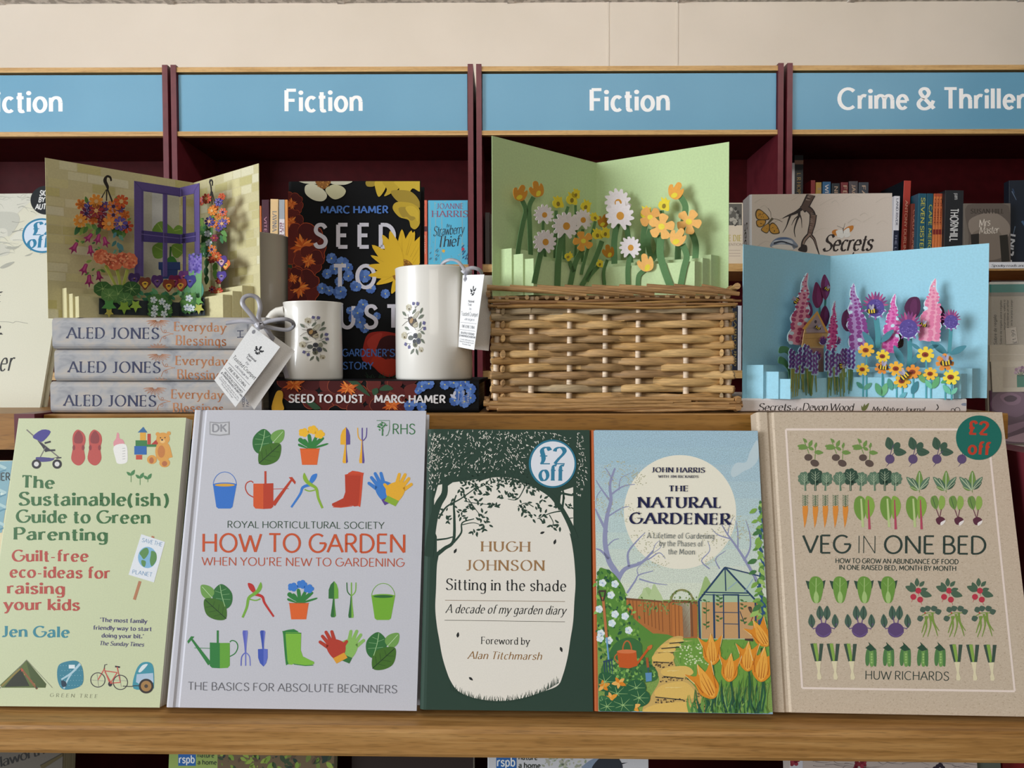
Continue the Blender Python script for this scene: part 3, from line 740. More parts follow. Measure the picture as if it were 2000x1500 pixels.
# ------------------------------------------------ dark green diary with a cream opening under trees
def art_hugh(A):
    GR = '30443a'; CR = 'e2ddd3'; INK = '2c2e2e'
    A.layer()
    # cream opening
    A.sm('120 690 112 740 108 850 104 950 112 1040 124 1110 138 1190 158 1260 182 1320 220 1370 290 1402 380 1418 470 1418 560 1402 650 1372 722 1342 748 1290 772 1200 786 1110 800 1020 806 920 812 830 808 740 798 650 778 560 740 480 690 400 620 350 520 300 410 290 330 310 260 340 200 420 180 470 150 540 130 620', CR)
    A.poly('118 330 160 320 320 300 330 330 190 480 128 640 112 690 112 590 100 560 98 400', CR)
    A.poly('740 360 800 340 802 590 770 560 730 470', CR)
    A.layer()
    rg = random.Random(11)
    # trunks and boughs
    for p, w, w2 in (('70 690 92 520 118 430 150 372 152 300', 46, 26), ('150 330 220 290 330 272 430 242 540 226', 26, 8), ('150 300 180 220 250 170 330 120 410 60', 22, 8),
                     ('100 690 150 650 196 610 200 480', 22, 12), ('112 606 160 600 196 590', 10, 6), ('196 620 235 570 240 520 300 500', 11, 5), ('200 480 198 420 210 380', 12, 6),
                     ('120 500 160 440 230 400 300 350', 10, 5), ('812 600 780 520 730 430 680 370 600 330 480 300', 30, 7), ('745 450 752 380 740 330', 12, 8), ('700 360 790 380 800 370', 12, 9),
                     ('640 340 560 290 500 230 420 190 330 190', 15, 5), ('750 460 690 470 620 500', 7, 4), ('760 500 800 495', 6, 4), ('560 330 520 400 470 400', 6, 3), ('430 250 480 180 560 150', 10, 4),
                     ('330 270 360 200 430 150 520 110', 10, 4), ('540 230 600 190 640 150', 8, 4), ('220 300 240 230 300 160', 8, 4), ('470 240 500 290 540 330', 6, 3), ('300 350 350 330 380 300', 5, 3), ('250 410 300 420 390 430', 5, 3), ('600 440 560 420 520 440', 5, 3), ('680 480 700 520 690 540', 5, 3), ('240 530 300 520 350 540', 5, 3), ('270 400 330 480 350 480', 5, 2)):
        A.line(p, w, GR, w2, True)
    # leaves on the cream side
    tips = [(350,375),(390,430),(400,440),(310,355),(370,340),(330,420),(290,440),(270,390),(340,540),(360,520),(300,560),(350,480),(250,500),(330,500),(160,500),(150,470),(240,360),(300,330),(420,310),(440,330),(480,380),(450,390),(520,390),(500,340),(560,340),(540,450),(560,430),(600,490),(640,510),(690,540),(720,530),(650,480),(600,380),(640,400),(740,380),(780,430),(700,440),(560,470),(620,430),(480,310),(530,300),(250,450),(200,420),(230,470)]
    for x, y in tips:
        for k in range(5):
            a = rg.uniform(0, 6.28); L = rg.uniform(18, 27); ox, oy = rg.uniform(-16, 16), rg.uniform(-14, 14)
            A.leaf(x + ox, y + oy, x + ox + L*math.cos(a), y + oy + L*math.sin(a), .45, GR)
    for i in range(150):
        x = rg.uniform(230, 640); y = 340 - 130 * math.sin((x - 150) / 560 * PI) * rg.uniform(.0, .9) + rg.uniform(-20, 30)
        a = rg.uniform(0, 6.28); L = rg.uniform(14, 22); A.leaf(x, y, x + L*math.cos(a), y + L*math.sin(a), .45, GR)
    # chips of light through the canopy
    A.layer()
    for i in range(640):
        u = rg.random()
        if u < .2: x = rg.uniform(68, 130); y = rg.uniform(70, 360)
        elif u < .28: x = rg.uniform(815, 862); y = rg.uniform(60, 390)
        else:
            x = rg.uniform(110, 790); y = rg.uniform(58, 300) - 60 * math.sin((x - 110) / 680 * PI) + 20
        if y < 60: y = 60 + rg.uniform(0, 40)
        if (x - 695)**2 + (y - 222)**2 < 125**2: continue
        a = rg.uniform(-.6, .6) + (1.1 if x < 450 else -1.1) + (rg.random() < .3); L = rg.uniform(6, 16)
        A.line([(x, y), (x + L*math.cos(a), y - L*math.sin(a))], rg.uniform(2.5, 5.5), CR, .6)
    A.layer(-1)
    for i in range(95):                                   # grass along the foot of the opening
        t = i / 94; x = 180 + 545 * t; y = 1318 + 100 * math.sin(PI * min(1, t * 1.02)) ** .75 if t < .9 else 1345
        y = 1322 + 98 * (1 - ((t - .45) / .55) ** 2) - 0
        h = rg.uniform(10, 30); A.line([(x, y + 8), (x + rg.uniform(-14, 14), y - h)], 5, GR, .8)
    for x, y, a in ((205, 662, 1), (645, 570, .3), (708, 616, 1.2), (218, 1086, 1.4), (740, 1160, -1.2), (284, 1308, -.6)):
        A.leaf(x - 12*math.cos(a), y + 14*math.sin(a), x + 12*math.cos(a), y - 14*math.sin(a), .5, INK)
    A.layer()
    text(A, 'HUGH', 335, 664, 583, 666, 50, '9a7650', ROMAN); text(A, 'JOHNSON', 258, 760, 655, 762, 52, '9a7650', ROMAN)
    text(A, 'Sitting in the shade', 157, 858, 765, 866, 56, INK, Pen(11, 5, sf=9, sp=10, cw=.9))
    text(A, 'A decade of my garden diary', 157, 975, 760, 984, 44, INK, ITAL)
    text(A, 'Foreword by', 335, 1132, 580, 1136, 36, INK, Pen(11, 5, sf=9, sp=10, cw=.9)); text(A, 'Alan Titchmarsh', 268, 1207, 640, 1212, 38, '8f6a3e', ITAL)
    A.line('153 911 759 918', 2.5, '8a7458'); A.line('151 1012 759 1020', 2.5, '5a5648')
def sticker(root, fr, view, cx, cy, rx, ry, art, edge, name='sticker'):
    A = Art(fr, view, MB('sticker'), 'sticker', GAIN, base=3.2e-4)
    A.plate([(cx + rx*math.cos(i*PI/24), cy + ry*math.sin(i*PI/24)) for i in range(48)], edge, 1e-4, 3.2e-4, False)
    A.layer(); art(A)
    o = A.mb.build(name, root); o['label'] = 'round price-cut sticker'
    return o
# ------------------------------------------------ brown card-coloured vegetable hardback
def art_veg(A):
    W = 'e6d6cc'
    A.layer()
    P = [(181, 118), (1134, 118), (1262, 1355), (258, 1340)]
    for a, b in ((0, 1), (1, 2), (2, 3), (3, 0)): A.line([P[a], P[b]], 10, W)
    A.layer()
    D = '3f5a4a'; D2 = '2f4a3c'; M = '6f8f4a'; L_ = '8cab52'; PU = '5c4a70'
    for x in (295, 425, 553):
        at_T(A, 295, 225, x, 225 + (x - 295) * .005)
        for l in ('290 232 262 160', '318 260 322 180', '282 200 250 195'): A.line(l, 3, M)
        for a in ((285, 205, 235, 195), (280, 180, 262, 160), (290, 200, 305, 168), (315, 225, 358, 228), (318, 205, 326, 180), (312, 215, 285, 200), (275, 200, 240, 210)): A.leaf(*a, .5, M)
        A.layer(); A.ell(287, 250, 19, 16, '5a4a44'); A.ell(317, 277, 21, 16, '5a4a44', .4); A.layer(-1); A.T = None
    for x in (672, 781, 894, 1012):
        at_T(A, 672, 260, x, 260)
        A.line('672 245 680 215 690 190', 3, PU); A.line('676 245 700 220', 3, PU)
        A.sm('660 155 680 165 690 185 680 212 664 210 650 190', D); A.sm('690 190 706 178 720 185 718 205 690 212', D); A.sm('690 215 715 205 750 225 725 242 700 240', D)
        A.layer(); A.line('668 160 676 205', 2, D2); A.line('692 216 735 228', 2, D2); A.layer(-1)
        A.ell(672, 258, 22, 22, PU); A.line('668 278 655 294', 4, PU, 1); A.T = None
    for x in (320, 486, 648):
        at_T(A, 320, 360, x, 360)
        for cx, c, r, y in ((268, '5f7a64', 26, 350), (372, '5f7a64', 26, 352), (320, D2, 32, 342)):
            A.layer()
            for k in range(9): A.ell(cx + r*.8*math.cos(k*.698), y + r*.9*math.sin(k*.698), r*.42, r*.4, c, n=8)
            A.ell(cx, y, r*.9, r, c); A.line([(cx, y), (cx - (320-cx)*-.1, 408)], 9, c); A.layer(); A.line([(cx, y - r*.8), (cx, 406)], 2, 'b8c4a8')
            for k in (-1, 1):
                for j in (0, 1, 2): A.line([(cx, y + 8 + j*12 - 12), (cx + k*r*.6, y + j*12 - 22)], 1.4, 'a8b89a')
            A.layer(-2)
        A.T = None
    for x in (806, 932, 1056):
        at_T(A, 806, 360, x, 362)
        for a, c in (((808, 402, 750, 340), '5d7a64'), ((810, 402, 812, 310), M), ((815, 395, 860, 340), '5d7a64'), ((815, 400, 856, 366), D), ((806, 404, 765, 386), M), ((806, 400, 776, 345), '4c6a56')): A.leaf(*a, .38, c, 'b4c0a0')
        A.line('810 395 812 414', 3, M); A.T = None
    for x in (272, 320, 367, 415, 462):
        at_T(A, 272, 505, x, 505)
        for y in range(430, 480, 8): A.line([(262 - 4, y - 2), (272, y + 6), (282 + 4, y - 2)], 2.6, '3f6a4a')
        A.line('272 428 272 482', 3, '3f6a4a'); A.poly('260 480 284 478 286 500 276 560 268 584 266 560 260 510', 'd98a36'); A.T = None
    for x in (548, 672, 794):
        at_T(A, 548, 510, x, 510)
        A.sm('532 432 508 448 502 490 516 530 540 548 556 520 556 455', '6f9440'); A.sm('566 432 590 445 600 480 588 520 565 540 556 500 556 450', '84a848'); A.layer(); A.line('536 445 545 580', 8, 'b8c88a', 12); A.line('570 450 576 590', 5, 'b04a60', 12); A.layer(-1); A.T = None
    for x in (905, 992, 1080):
        at_T(A, 905, 500, x, 500 + (x - 905) * .01)
        A.sm('870 436 890 432 902 460 892 495 872 480 864 455', M); A.sm('910 432 930 440 932 475 912 500 902 470', L_); A.line('890 490 905 532', 4, '6a3a4a'); A.line('915 495 908 532', 4, '6a3a4a')
        A.layer(); A.line('874 440 888 488', 2, D2); A.sm('890 540 912 530 932 542 922 560 906 568 894 560', '5a2c3e'); A.layer(); A.sm('912 558 934 546 930 560 914 572', 'ece0dc'); A.layer(-2); A.T = None
    INK = '2c3c36'
    text(A, 'VEG', 263, 701, 486, 701, 82, INK, Pen(11, 10.5, sp=8)); text(A, 'IN', 518, 702, 608, 703, 82, INK, Pen(4.5, 4.5, sp=9)); text(A, 'ONE BED', 643, 703, 1128, 706, 82, INK, Pen(11, 10.5, sp=8))
    text(A, 'HOW TO GROW AN ABUNDANCE OF FOOD', 415, 749, 996, 754, 22, INK, SANS); text(A, 'IN ONE RAISED BED, MONTH BY MONTH', 432, 780, 985, 786, 22, INK, SANS)
    text(A, 'HUW RICHARDS', 555, 1298, 952, 1304, 40, INK, LIGHT)
    for x in (322, 435, 550, 662):
        at_T(A, 322, 870, x, 870)
        A.poly('274 832 292 836 300 882 286 870', D2); A.poly('368 830 350 836 345 882 360 868', D2)
        A.sm('322 812 300 820 290 850 296 900 312 935 338 935 352 900 358 850 345 822', '6a9440'); A.layer(); A.sm('322 880 312 910 318 936 332 936 336 905', 'a4c07a', 3); A.line('324 820 322 925', 4, 'a4c07a'); A.line('318 860 302 840', 2, '8aae60'); A.line('326 860 346 840', 2, '8aae60'); A.layer(-1); A.T = None
    for x in (805, 950, 1096):
        at_T(A, 805, 880, x, 880)
        for a in ((795, 880, 745, 860), (800, 860, 800, 820), (812, 860, 835, 835), (815, 890, 870, 905), (790, 885, 770, 840), (815, 880, 850, 870)): A.leaf(*a, .55, '4a6450')
        for cx, cy in ((806, 880), (783, 909), (815, 922)): A.line([(cx, cy), (cx + (cx - 800)*.6, cy + 26)], 3, 'c04050', 1); A.ell(cx, cy, 14, 14, 'b83648')
        A.T = None
    for x in (358, 530, 700):
        at_T(A, 358, 1030, x, 1030)
        for l in ('340 1050 310 1060 300 1040', '376 1050 410 1060 420 1035', '352 1040 344 1000', '366 1040 374 1000'): A.line(l, 5, '6a5480')
        for a in ((305, 1055, 300, 990), (415, 1055, 412, 990), (343, 1018, 340, 950), (374, 1018, 376, 950)): A.leaf(*a, .5, '486254', '2c443a')
        A.layer(); A.ell(358, 1066, 38, 35, '5c4672'); A.line('322 1075 358 1096 396 1075', 4, '6c568a', smooth=True); A.layer(-1); A.T = None
    for x in (855, 980, 1112):
        at_T(A, 855, 1030, x, 1030)
        for l in ('840 1000 845 1050 828 1100', '858 990 865 1040 850 1098', '872 985 880 1030 905 1070', '865 1000 885 1050 898 1095', '850 1000 835 1040 822 1080'): A.line(l, 11, '7a9444', 3, True)
        for cx, cy in ((815, 1012), (850, 965), (880, 965), (900, 980), (828, 970)): A.leaf(cx - 14, cy + 4, cx + 16, cy - 6, .9, '4a6052')
        A.line('820 1000 850 985 890 985', 4, '7a9444', smooth=True); A.ell(838, 985, 4, 4, 'b8483a'); A.T = None
    for x in (328, 405, 486, 985, 1064, 1146):
        at_T(A, 328, 1200, x, 1200 + (x - 328) * .007)
        A.poly('296 1130 318 1128 336 1200 340 1130 358 1130 348 1212 318 1214', '3c5044'); A.layer(); A.poly('310 1130 326 1128 336 1190 334 1212 326 1212', '84a84c'); A.layer(-1); A.poly('320 1212 346 1212 342 1262 350 1290 344 1300 330 1298 328 1280 332 1262', 'dcd2b0'); A.T = None
    for x in (582, 665, 744, 826, 908):
        at_T(A, 582, 1180, x, 1180)
        A.sm('562 1160 574 1156 578 1190 572 1230 560 1232 556 1200', '4f7c48'); A.sm('596 1156 608 1162 608 1232 596 1232 592 1195', '4f7c48'); A.sm('576 1160 592 1160 596 1230 578 1232', '6f9a52')
        A.layer(); A.poly('556 1150 575 1136 570 1122 590 1140 606 1158 580 1166', '2c4c3a')
        for k in range(4): A.ell(586, 1180 + k*13, 4.5, 5, '9cbc74', n=8)
        A.layer(-1); A.T = None
# ------------------------------------------------ jacketed book with a moonlit garden scene
def art_nat(A):
    rg = random.Random(5)
    A.mat = 'speckled'
    def clip(x0, y0, x1, y1): pass
    TL, TR = (24, 52), (838, 57)
    def lx(y): return 24 + (y - 52) / 1395 * 24
    def rx(y): return 838 + (y - 57) / 1405 * 77
    def band(y0, y1, c): A.poly([(lx(y0), y0), (rx(y0), y0), (rx(y1), y1), (lx(y1), y1)], c)
    bands = ['9fbccc', 'a1becc', 'a6c0cc', 'abc3cc', 'b1c7cc', 'b7cbcb', 'becfca', 'c5d2c9', 'ccd5c8', 'd2d9c8']
    for i, c in enumerate(bands): band(54 + i*84, 54 + (i+1)*84 + 1, c)
    band(894, 1452, '7d9c4e')
    A.mat = 'jacket'; A.layer()
    A.sm('838 100 800 160 780 210 730 215 705 260 720 285 770 255 810 235 842 190', 'bccdd4')
    A.ell(453, 458, 279, 283, 'ebe3d2', n=64)
    for x, y, w, h, c in ((300, 860, 60, 50, 'a9c08a'), (330, 850, 34, 60, 'b4c896'), (590, 830, 50, 90, '9db87a'), (280, 870, 30, 60, 'b4c896'), (640, 840, 70, 80, 'a9c08a')):
        A.sm([(x - w, y + h), (x - w*.6, y), (x - w*.2, y - h*.6), (x + w*.3, y - h*.2), (x + w, y + h*.5), (x + w, y + h)], c, 3)
    A.layer()
    V = '8f93b4'
    for p, w, w2 in (('130 820 140 770 100 700 80 600 90 480 110 400 105 320 130 240', 34, 9), ('140 800 180 740 260 710 320 650', 26, 8), ('90 560 50 480 32 440', 16, 6), ('104 400 60 340 36 300', 10, 4),
                     ('112 370 170 330 230 320', 10, 3), ('120 300 90 250 80 240', 6, 3), ('95 480 160 440 200 430', 8, 3), ('100 690 60 650 36 640', 14, 6), ('200 730 195 660 240 600 280 560', 13, 3), ('240 712 300 690 350 660 380 690', 9, 3),
                     ('190 860 230 800 250 770 320 750', 10, 4), ('250 790 320 810 390 820', 8, 3), ('245 770 240 740 260 720', 5, 2), ('80 640 120 600 150 590', 7, 3),
                     ('840 810 790 720 740 640 690 570 660 520', 17, 5), ('770 700 800 640 800 570 780 500', 11, 3), ('740 640 740 560 730 500', 8, 3), ('700 590 640 570 610 540', 7, 3), ('690 570 700 520 720 480', 6, 2), ('600 740 560 700 600 650 590 600', 7, 3), ('650 740 630 690 680 650', 7, 3), ('830 800 780 780 740 760', 12, 5), ('60 350 40 380 36 420', 5, 2), ('150 350 160 290 220 260', 5, 2), ('320 650 330 620 350 600', 5, 2), ('290 680 350 640 360 620', 4, 2)):
        A.line(p, w, V, w2, True)
    for cx, cy, r, n in ((150, 270, 95, 90), (80, 420, 60, 40), (200, 460, 70, 40), (280, 600, 90, 70), (330, 700, 70, 50), (640, 590, 80, 60), (720, 520, 70, 60), (790, 560, 60, 50), (590, 690, 50, 30), (240, 300, 60, 40)):
        for i in range(n):
            a, q = rg.uniform(0, 6.28), r * math.sqrt(rg.random()); A.ell(cx + q*math.cos(a), cy + q*.7*math.sin(a), 3.4, 2.6, 'b3b193', n=5)
    A.layer()
    # garden ground, wall, gate
    A.poly('186 886 408 906 408 1080 300 1085 190 990', 'b0703f'); A.poly('408 894 540 908 540 1085 500 1085 408 1080', 'a8683a'); A.poly('545 900 840 890 850 1010 545 1090', 'c08a5a')
    for i in range(12): A.line([(200 + i*18, 892 + i), (206 + i*18, 980 + i*8)], 3, '7c4a2c')
    A.poly('412 910 502 910 506 1080 418 1082', 'dfe3c8'); A.layer(); A.poly('412 910 464 928 470 1080 416 1080', 'b8743f'); A.line('428 914 432 1080', 3, '7c4a2c'); A.line('446 922 450 1080', 3, '7c4a2c'); A.line('508 908 514 1076', 10, '7a5238')
    A.poly('186 884 408 902 408 910 186 894', '7a5238'); A.poly('405 892 540 902 540 912 405 904', '7a5238')
    A.line([(462 + 54*math.cos(PI + i*PI/10), 900 + 56*math.sin(PI + i*PI/10)) for i in range(11)], 10, '8a8a5a')
    for i in range(110):
        x = rg.uniform(250, 540); y = 890 + rg.uniform(-14, 30) + (25 if 270 < x < 400 else 0) * rg.random()*2
        if 400 < x < 530 and rg.random() < .6: a = rg.uniform(PI, 2*PI); x = 462 + 56*math.cos(a); y = 900 + 58*math.sin(a)
        A.leaf(x, y, x + rg.uniform(-10, 10), y + 10, .6, rg.choice(['6f8a4e', '57763e', '8a9a5a']))
    A.layer()
    A.sm('430 1140 470 1090 560 1085 700 1095 890 1080 915 1300 560 1320 480 1250 440 1190', '6f9a44'); A.sm('200 1080 420 1076 340 1200 300 1290 180 1240', '5f8a3e')
    A.sm('46 760 80 740 130 770 180 850 200 960 330 1070 340 1085 200 1110 60 1130 40 1000', '5a8a3e')
    A.layer()
    for i in range(240):
        x = rg.uniform(36, 250); y = rg.uniform(740, 1180)
        if x > 60 + (y - 720) * .62 + 40: continue
        A.leaf(x, y, x + rg.uniform(-22, 22), y + rg.uniform(8, 24), .55, rg.choice(['39683a', '4f8040', '7aa84e', '8cb85c', '2c5440']))
    for i in range(90):
        x = rg.uniform(450, 640); y = rg.uniform(1115, 1215); A.ell(x, y, 5, 4, rg.choice(['dbe3c0', 'c2d4a0', 'b4c88c']), n=6)
    for i in range(150):
        x = rg.uniform(440, 900); y = rg.uniform(1090, 1330); A.line([(x, y), (x + rg.uniform(-4, 4), y - 16)], 3, rg.choice(['4f7e38', '86ae50', '5f8e40']), .8)
    A.layer()
    for x, y in ((68, 810), (110, 870), (52, 940), (130, 965), (115, 1010), (180, 975), (100, 1095), (60, 1060), (198, 1045), (130, 815), (56, 1085)):
        for k in range(5): A.ell(x + 10*math.cos(k*1.257), y + 10*math.sin(k*1.257), 10, 10, 'cbdcea' if k % 2 else 'dfe8ee', n=9)
        A.ell(x, y, 5, 5, 'a9b8d0', n=8)
    # path
    A.layer()
    A.sm('408 1082 470 1080 420 1150 440 1240 530 1330 570 1456 280 1456 310 1370 350 1290 315 1220 330 1150', 'c9a864')
    A.layer()
    for p in ('410 1088 455 1086 470 1098 400 1104', '372 1112 440 1108 450 1122 360 1130', '350 1138 425 1132 420 1150 345 1152', '325 1165 400 1155 425 1180 400 1200 320 1196', '370 1235 480 1222 520 1255 470 1278 370 1268', '360 1318 470 1300 520 1340 530 1376 470 1385 330 1370', '320 1416 470 1400 540 1425 560 1456 280 1456'):
        A.sm(p, 'dcb866', 4); q = prs(p); A.line([(x, y + 6) for x, y in q[-1:] + q[-2:-1]], 5, '3c3a34')
        for k in range(3): x, y = q[0]; A.line([(x + 20 + k*25, y + 12), (x + 55 + k*25, y + 8)], 2.5, 'ecd596', .5)
    for i in range(90):
        t = rg.random(); x, y = rg.choice([(rg.uniform(320, 420), rg.uniform(1200, 1230)), (rg.uniform(320, 540), rg.uniform(1386, 1408)), (rg.uniform(350, 520), rg.uniform(1276, 1302)), (rg.uniform(540, 590), rg.uniform(1350, 1450))])
        A.ell(x, y, 5, 4, rg.choice(['3a3430', '6a5438', '8a7048']), n=6)
    # greenhouse
    A.layer()
    A.poly('540 894 676 730 826 894 826 1090 550 1090', 'a8c0a0'); A.layer(); A.poly('560 905 826 905 826 1086 560 1086', 'c39a6c'); A.poly('676 735 815 775 855 880 826 890', 'b8ccb8')
    N_ = '2f4664'
    for x0, x1, y in ((575, 590, 900), (640, 655, 880), (760, 780, 900)):
        A.line([(x0+8, y), (x0+8, 1040)], 3, '3f6038')
        for i in range(14): A.leaf(x0 + 8, y + i*10, x0 + 8 + (18 if i % 2 else -18), y + i*10 - 8, .5, '47703e')
    A.poly('770 1015 820 1010 816 1100 775 1095', '4a3a34'); A.line('790 1020 800 940', 5, '6a4a38'); A.sm('790 930 800 955 812 960 808 930', '2f3a4a', 3); A.line('775 1015 750 950', 4, '2f3a4a'); A.line('800 1015 815 975', 5, '8a4a34')
    A.poly('566 1040 640 1042 640 1056 566 1054', '5a4038'); A.rect(572, 1054, 580, 1084, '4a3430'); A.poly('560 990 600 990 596 1010 564 1010', '4a3430')
    A.layer()
    for l, w in (('546 896 676 732', 9), ('676 732 826 894', 9), ('676 732 680 850', 6), ('570 856 790 860', 6), ('546 896 552 1090', 10), ('826 894 830 1080', 8), ('620 865 624 1085', 10), ('668 865 670 1085', 6), ('742 870 746 1085', 8), ('546 896 560 897', 6), ('676 732 858 778', 6), ('624 955 742 957', 4), ('664 868 746 868', 6), ('668 1012 742 1014', 4), ('560 868 798 872', 4)):
        A.line(l, w, N_)
    A.line('740 800 690 840', 4, '8fa8c0'); A.line('815 790 770 860', 4, '8fa8c0')
    # climbing vine at right
    for i in range(18): A.line([(850 + 10*math.sin(i), 450 + i*34), (862 + 14*math.sin(i + 1.2), 490 + i*34)], 14, '34567e')
    A.layer()
    for i in range(46):
        y = 400 + i * 14; x = 850 + 18*math.sin(i*1.7); s = -1 if i % 2 else 1
        e = min(x + s*rg.uniform(22, 48), rx(y) - 4); A.leaf(x, y, e, y + rg.uniform(10, 40), .5, rg.choice(['7fa84e', '9cbc68', '5f8c44', '4a7848']))
    # watering can, fork, low leaves
    A.sm('90 1180 130 1110 200 1080 260 1110 270 1170 340 1250 310 1300 120 1300 60 1250', '3f6e40')
    for i in range(120):
        x = rg.uniform(100, 330); y = rg.uniform(1190, 1300); A.leaf(x, y, x + rg.uniform(-16, 16), y - rg.uniform(4, 20), .8, rg.choice(['5f9048', '7aa854', '35603c', '8cb662']))
    A.layer()
    A.line([(190 + 22*math.cos(PI + i*PI/8), 1145 + 48*math.sin(PI + i*PI/8)) for i in range(9)], 7, 'b8683a')
    A.poly('140 1150 235 1145 242 1220 200 1234 150 1228', 'c25a2a'); A.ell(188, 1150, 48, 10, 'd4784a'); A.line('240 1210 300 1130', 11, 'c25a2a'); A.sm('290 1128 314 1116 312 1134 298 1142', 'c8703a', 3); A.line('142 1160 128 1180 146 1210', 6, 'b8683a', smooth=True)
    A.line('70 880 88 1080', 13, 'b87448'); A.line('48 850 84 850', 9, '4a3a38'); A.line('50 852 66 900', 7, '4a3a38'); A.line('82 852 72 900', 7, '4a3a38'); A.line('88 1080 98 1190', 8, '6fa0c4')
    for k in range(4): A.line([(74 + k*13, 1196 + k*-2), (80 + k*13, 1264)], 6, '2f4664', 3)
    A.line('72 1200 118 1190', 6, '2f4664'); A.line('288 1180 294 1230', 12, 'a85a34'); A.poly('280 1256 312 1254 312 1296 284 1300', '5f8eb8'); A.line('294 1228 296 1256', 4, '3c5470')
    A.layer()
    for x, y, r in ((140, 1360, 62), (235, 1330, 50), (80, 1300, 60), (250, 1380, 55), (70, 1400, 40), (170, 1430, 60), (90, 1440, 44)):
        y = min(y, 1440 - r*.4) if y > 1380 else y
        A.sm([(max(lx(y) + 3, x + r*math.cos(k*PI/5)), min(1448, y + r*.8*math.sin(k*PI/5))) for k in range(10)], rg.choice(['3c7048', '2f6040', '4a8050']))
        A.layer()
        for k in range(7): A.line([(x, y), (max(lx(y) + 4, x + r*.85*math.cos(k*.9)), min(1446, y + r*.68*math.sin(k*.9)))], 3, '9cc07e', 1)
    A.layer(-4)
    for x, y in ((70, 1320), (150, 1305), (222, 1425), (80, 1395), (110, 1380)):
        for k in range(5): a = k*1.257 + x; A.leaf(x, y, max(lx(y) + 3, x + 38*math.cos(a)), min(1450, y + 30*math.sin(a)), .55, rg.choice(['e09a3c', 'd8842c', 'e8b060']))
    # tulips and blades at right
    for i in range(110):
        x = rg.uniform(500, 890); y1 = 1456; h = rg.uniform(60, 240) * (.45 + .55 * (x - 480) / 420)
        x2 = min(x + rg.uniform(-40, 40), rx(y1 - h) - 5); A.line([(x, y1), ((x + x2)/2 - 8, y1 - h*.5), (x2, y1 - h)], rg.uniform(8, 18), rg.choice(['3c6a3c', '6f9a4c', '4f8044', '8cb060', '2a5244']), 1, True)
    A.layer()
    for x, y, s, a in ((610, 1140, 1.25, -.05), (580, 1300, 1.5, -.45), (700, 1230, 1.15, .1), (790, 1175, 1.2, .05), (862, 1215, 1.4, .12), (852, 1060, 1.2, -.5)):
        if s < 3: A.line([(x + 4, y + 60*s), (x + 12, (y + 60*s + 1440) / 2), (x - 4, 1448)], 9, '2f5a40', 9, True)
        A.layer()
        def T(px, py, x=x, y=y, s=s, a=a):
            X = px*s; Y = py*s; xx = x + X*math.cos(a) - Y*math.sin(a)
            yy = y + X*math.sin(a) + Y*math.cos(a); return (min(xx, rx(yy) - 3), yy)
        A.T = T
        A.sm('-10 58 -34 30 -36 -10 -54 -52 -20 -30 0 -64 12 -30 46 -56 34 -8 34 30 12 58', 'd98a2e', 4); A.layer()
        A.sm('0 58 -22 20 -10 -30 0 -58 14 -20 18 30', 'e9a748', 4); A.layer()
        for l in ('-24 30 -34 -20', '22 34 34 -18', '0 50 0 -30', '-8 46 -12 -10', '8 46 10 -6'): A.line(l, 3, 'a85a22', .8)
        for l in ('-36 -10 -54 -52', '46 -56 34 -8', '0 -64 -10 -30'): A.line(l, 2.5, 'f2d79c', 1)
        A.T = None; A.layer(-3)
    A.layer(4)
    I = '23264a'
    text(A, 'JOHN HARRIS', 312, 260, 575, 262, 24, I, ROMANB); text(A, 'WITH JIM RICKARDS', 345, 287, 543, 288, 12, '3a3c50', ROMANB)
    text(A, 'THE', 398, 355, 492, 355, 28, I, ROMANB); text(A, 'NATURAL', 245, 436, 655, 437, 52, I, ROMANB); text(A, 'GARDENER', 203, 515, 700, 520, 54, I, ROMANB)
    C_ = '5a6468'; PN = Pen(11, 6, sf=9, sp=14)
    text(A, 'A Lifetime of Gardening', 290, 587, 622, 590, 27, C_, PN); text(A, 'by the Phases of', 350, 626, 565, 628, 27, C_, PN); text(A, 'the Moon', 393, 667, 526, 668, 27, C_, PN)
# ------------------------------------------------ the front row
V_S = (0, 800, .4, .4); V_H = (320, 790, .40657, .40667); V_J = (810, 820, .38668, .38667); V_N = (1150, 820, .3932, .39333); V_V = (1460, 790, .41348, .41333)
f, W, H = lean_frame((-0.0341, 0.2325, 0.0037, 0.157, 0.2482, -0.4559, 0.6255), 0.013)
book('pale green parenting paperback with red shoes and pushchair on its cover, front row', f, W, H, .013, False, 'c4cba6', art_sus, V_S, groove=0, r=.0008, group='books facing out on the front shelf')
f, W, H = lean_frame((-0.0242, 0.2312, -0.0054, 0.2138, 0.2558, -0.2948, 0.622), 0.024)
book('large grey-white gardening hardback covered in rows of coloured tools, boots and gloves', f, W, H, .024, True, 'c0c0c8', art_htg, V_H, r=.0025, groove=.009, group='books facing out on the front shelf')
f, W, H = lean_frame((-0.0115, 0.2137, -0.008, 0.1462, 0.2374, -0.0791, 0.6163), 0.03)
b = book('dark green garden diary with trees arching over a cream opening', f, W, H, .030, True, '30443a', art_hugh, V_J, r=.006, groove=0, mat='jacket', artmat='jacket', group='books facing out on the front shelf')
def st(A):
    A.ell(697, 222, 110, 113, 'dcdff0', n=48); A.layer()
    text(A, '£2', 628, 222, 764, 222, 82, '357c9c', Pen(21, 7, sf=13, sp=8)); text(A, 'off', 628, 306, 752, 308, 78, '357c9c', Pen(21, 7, sf=12, sp=10))
sticker(b, f, V_J, 696, 222, 120, 122, st, '2f7590')
f, W, H = lean_frame((-0.0286, 0.2144, -0.005, 0.1485, 0.2364, 0.0672, 0.6125), 0.027)
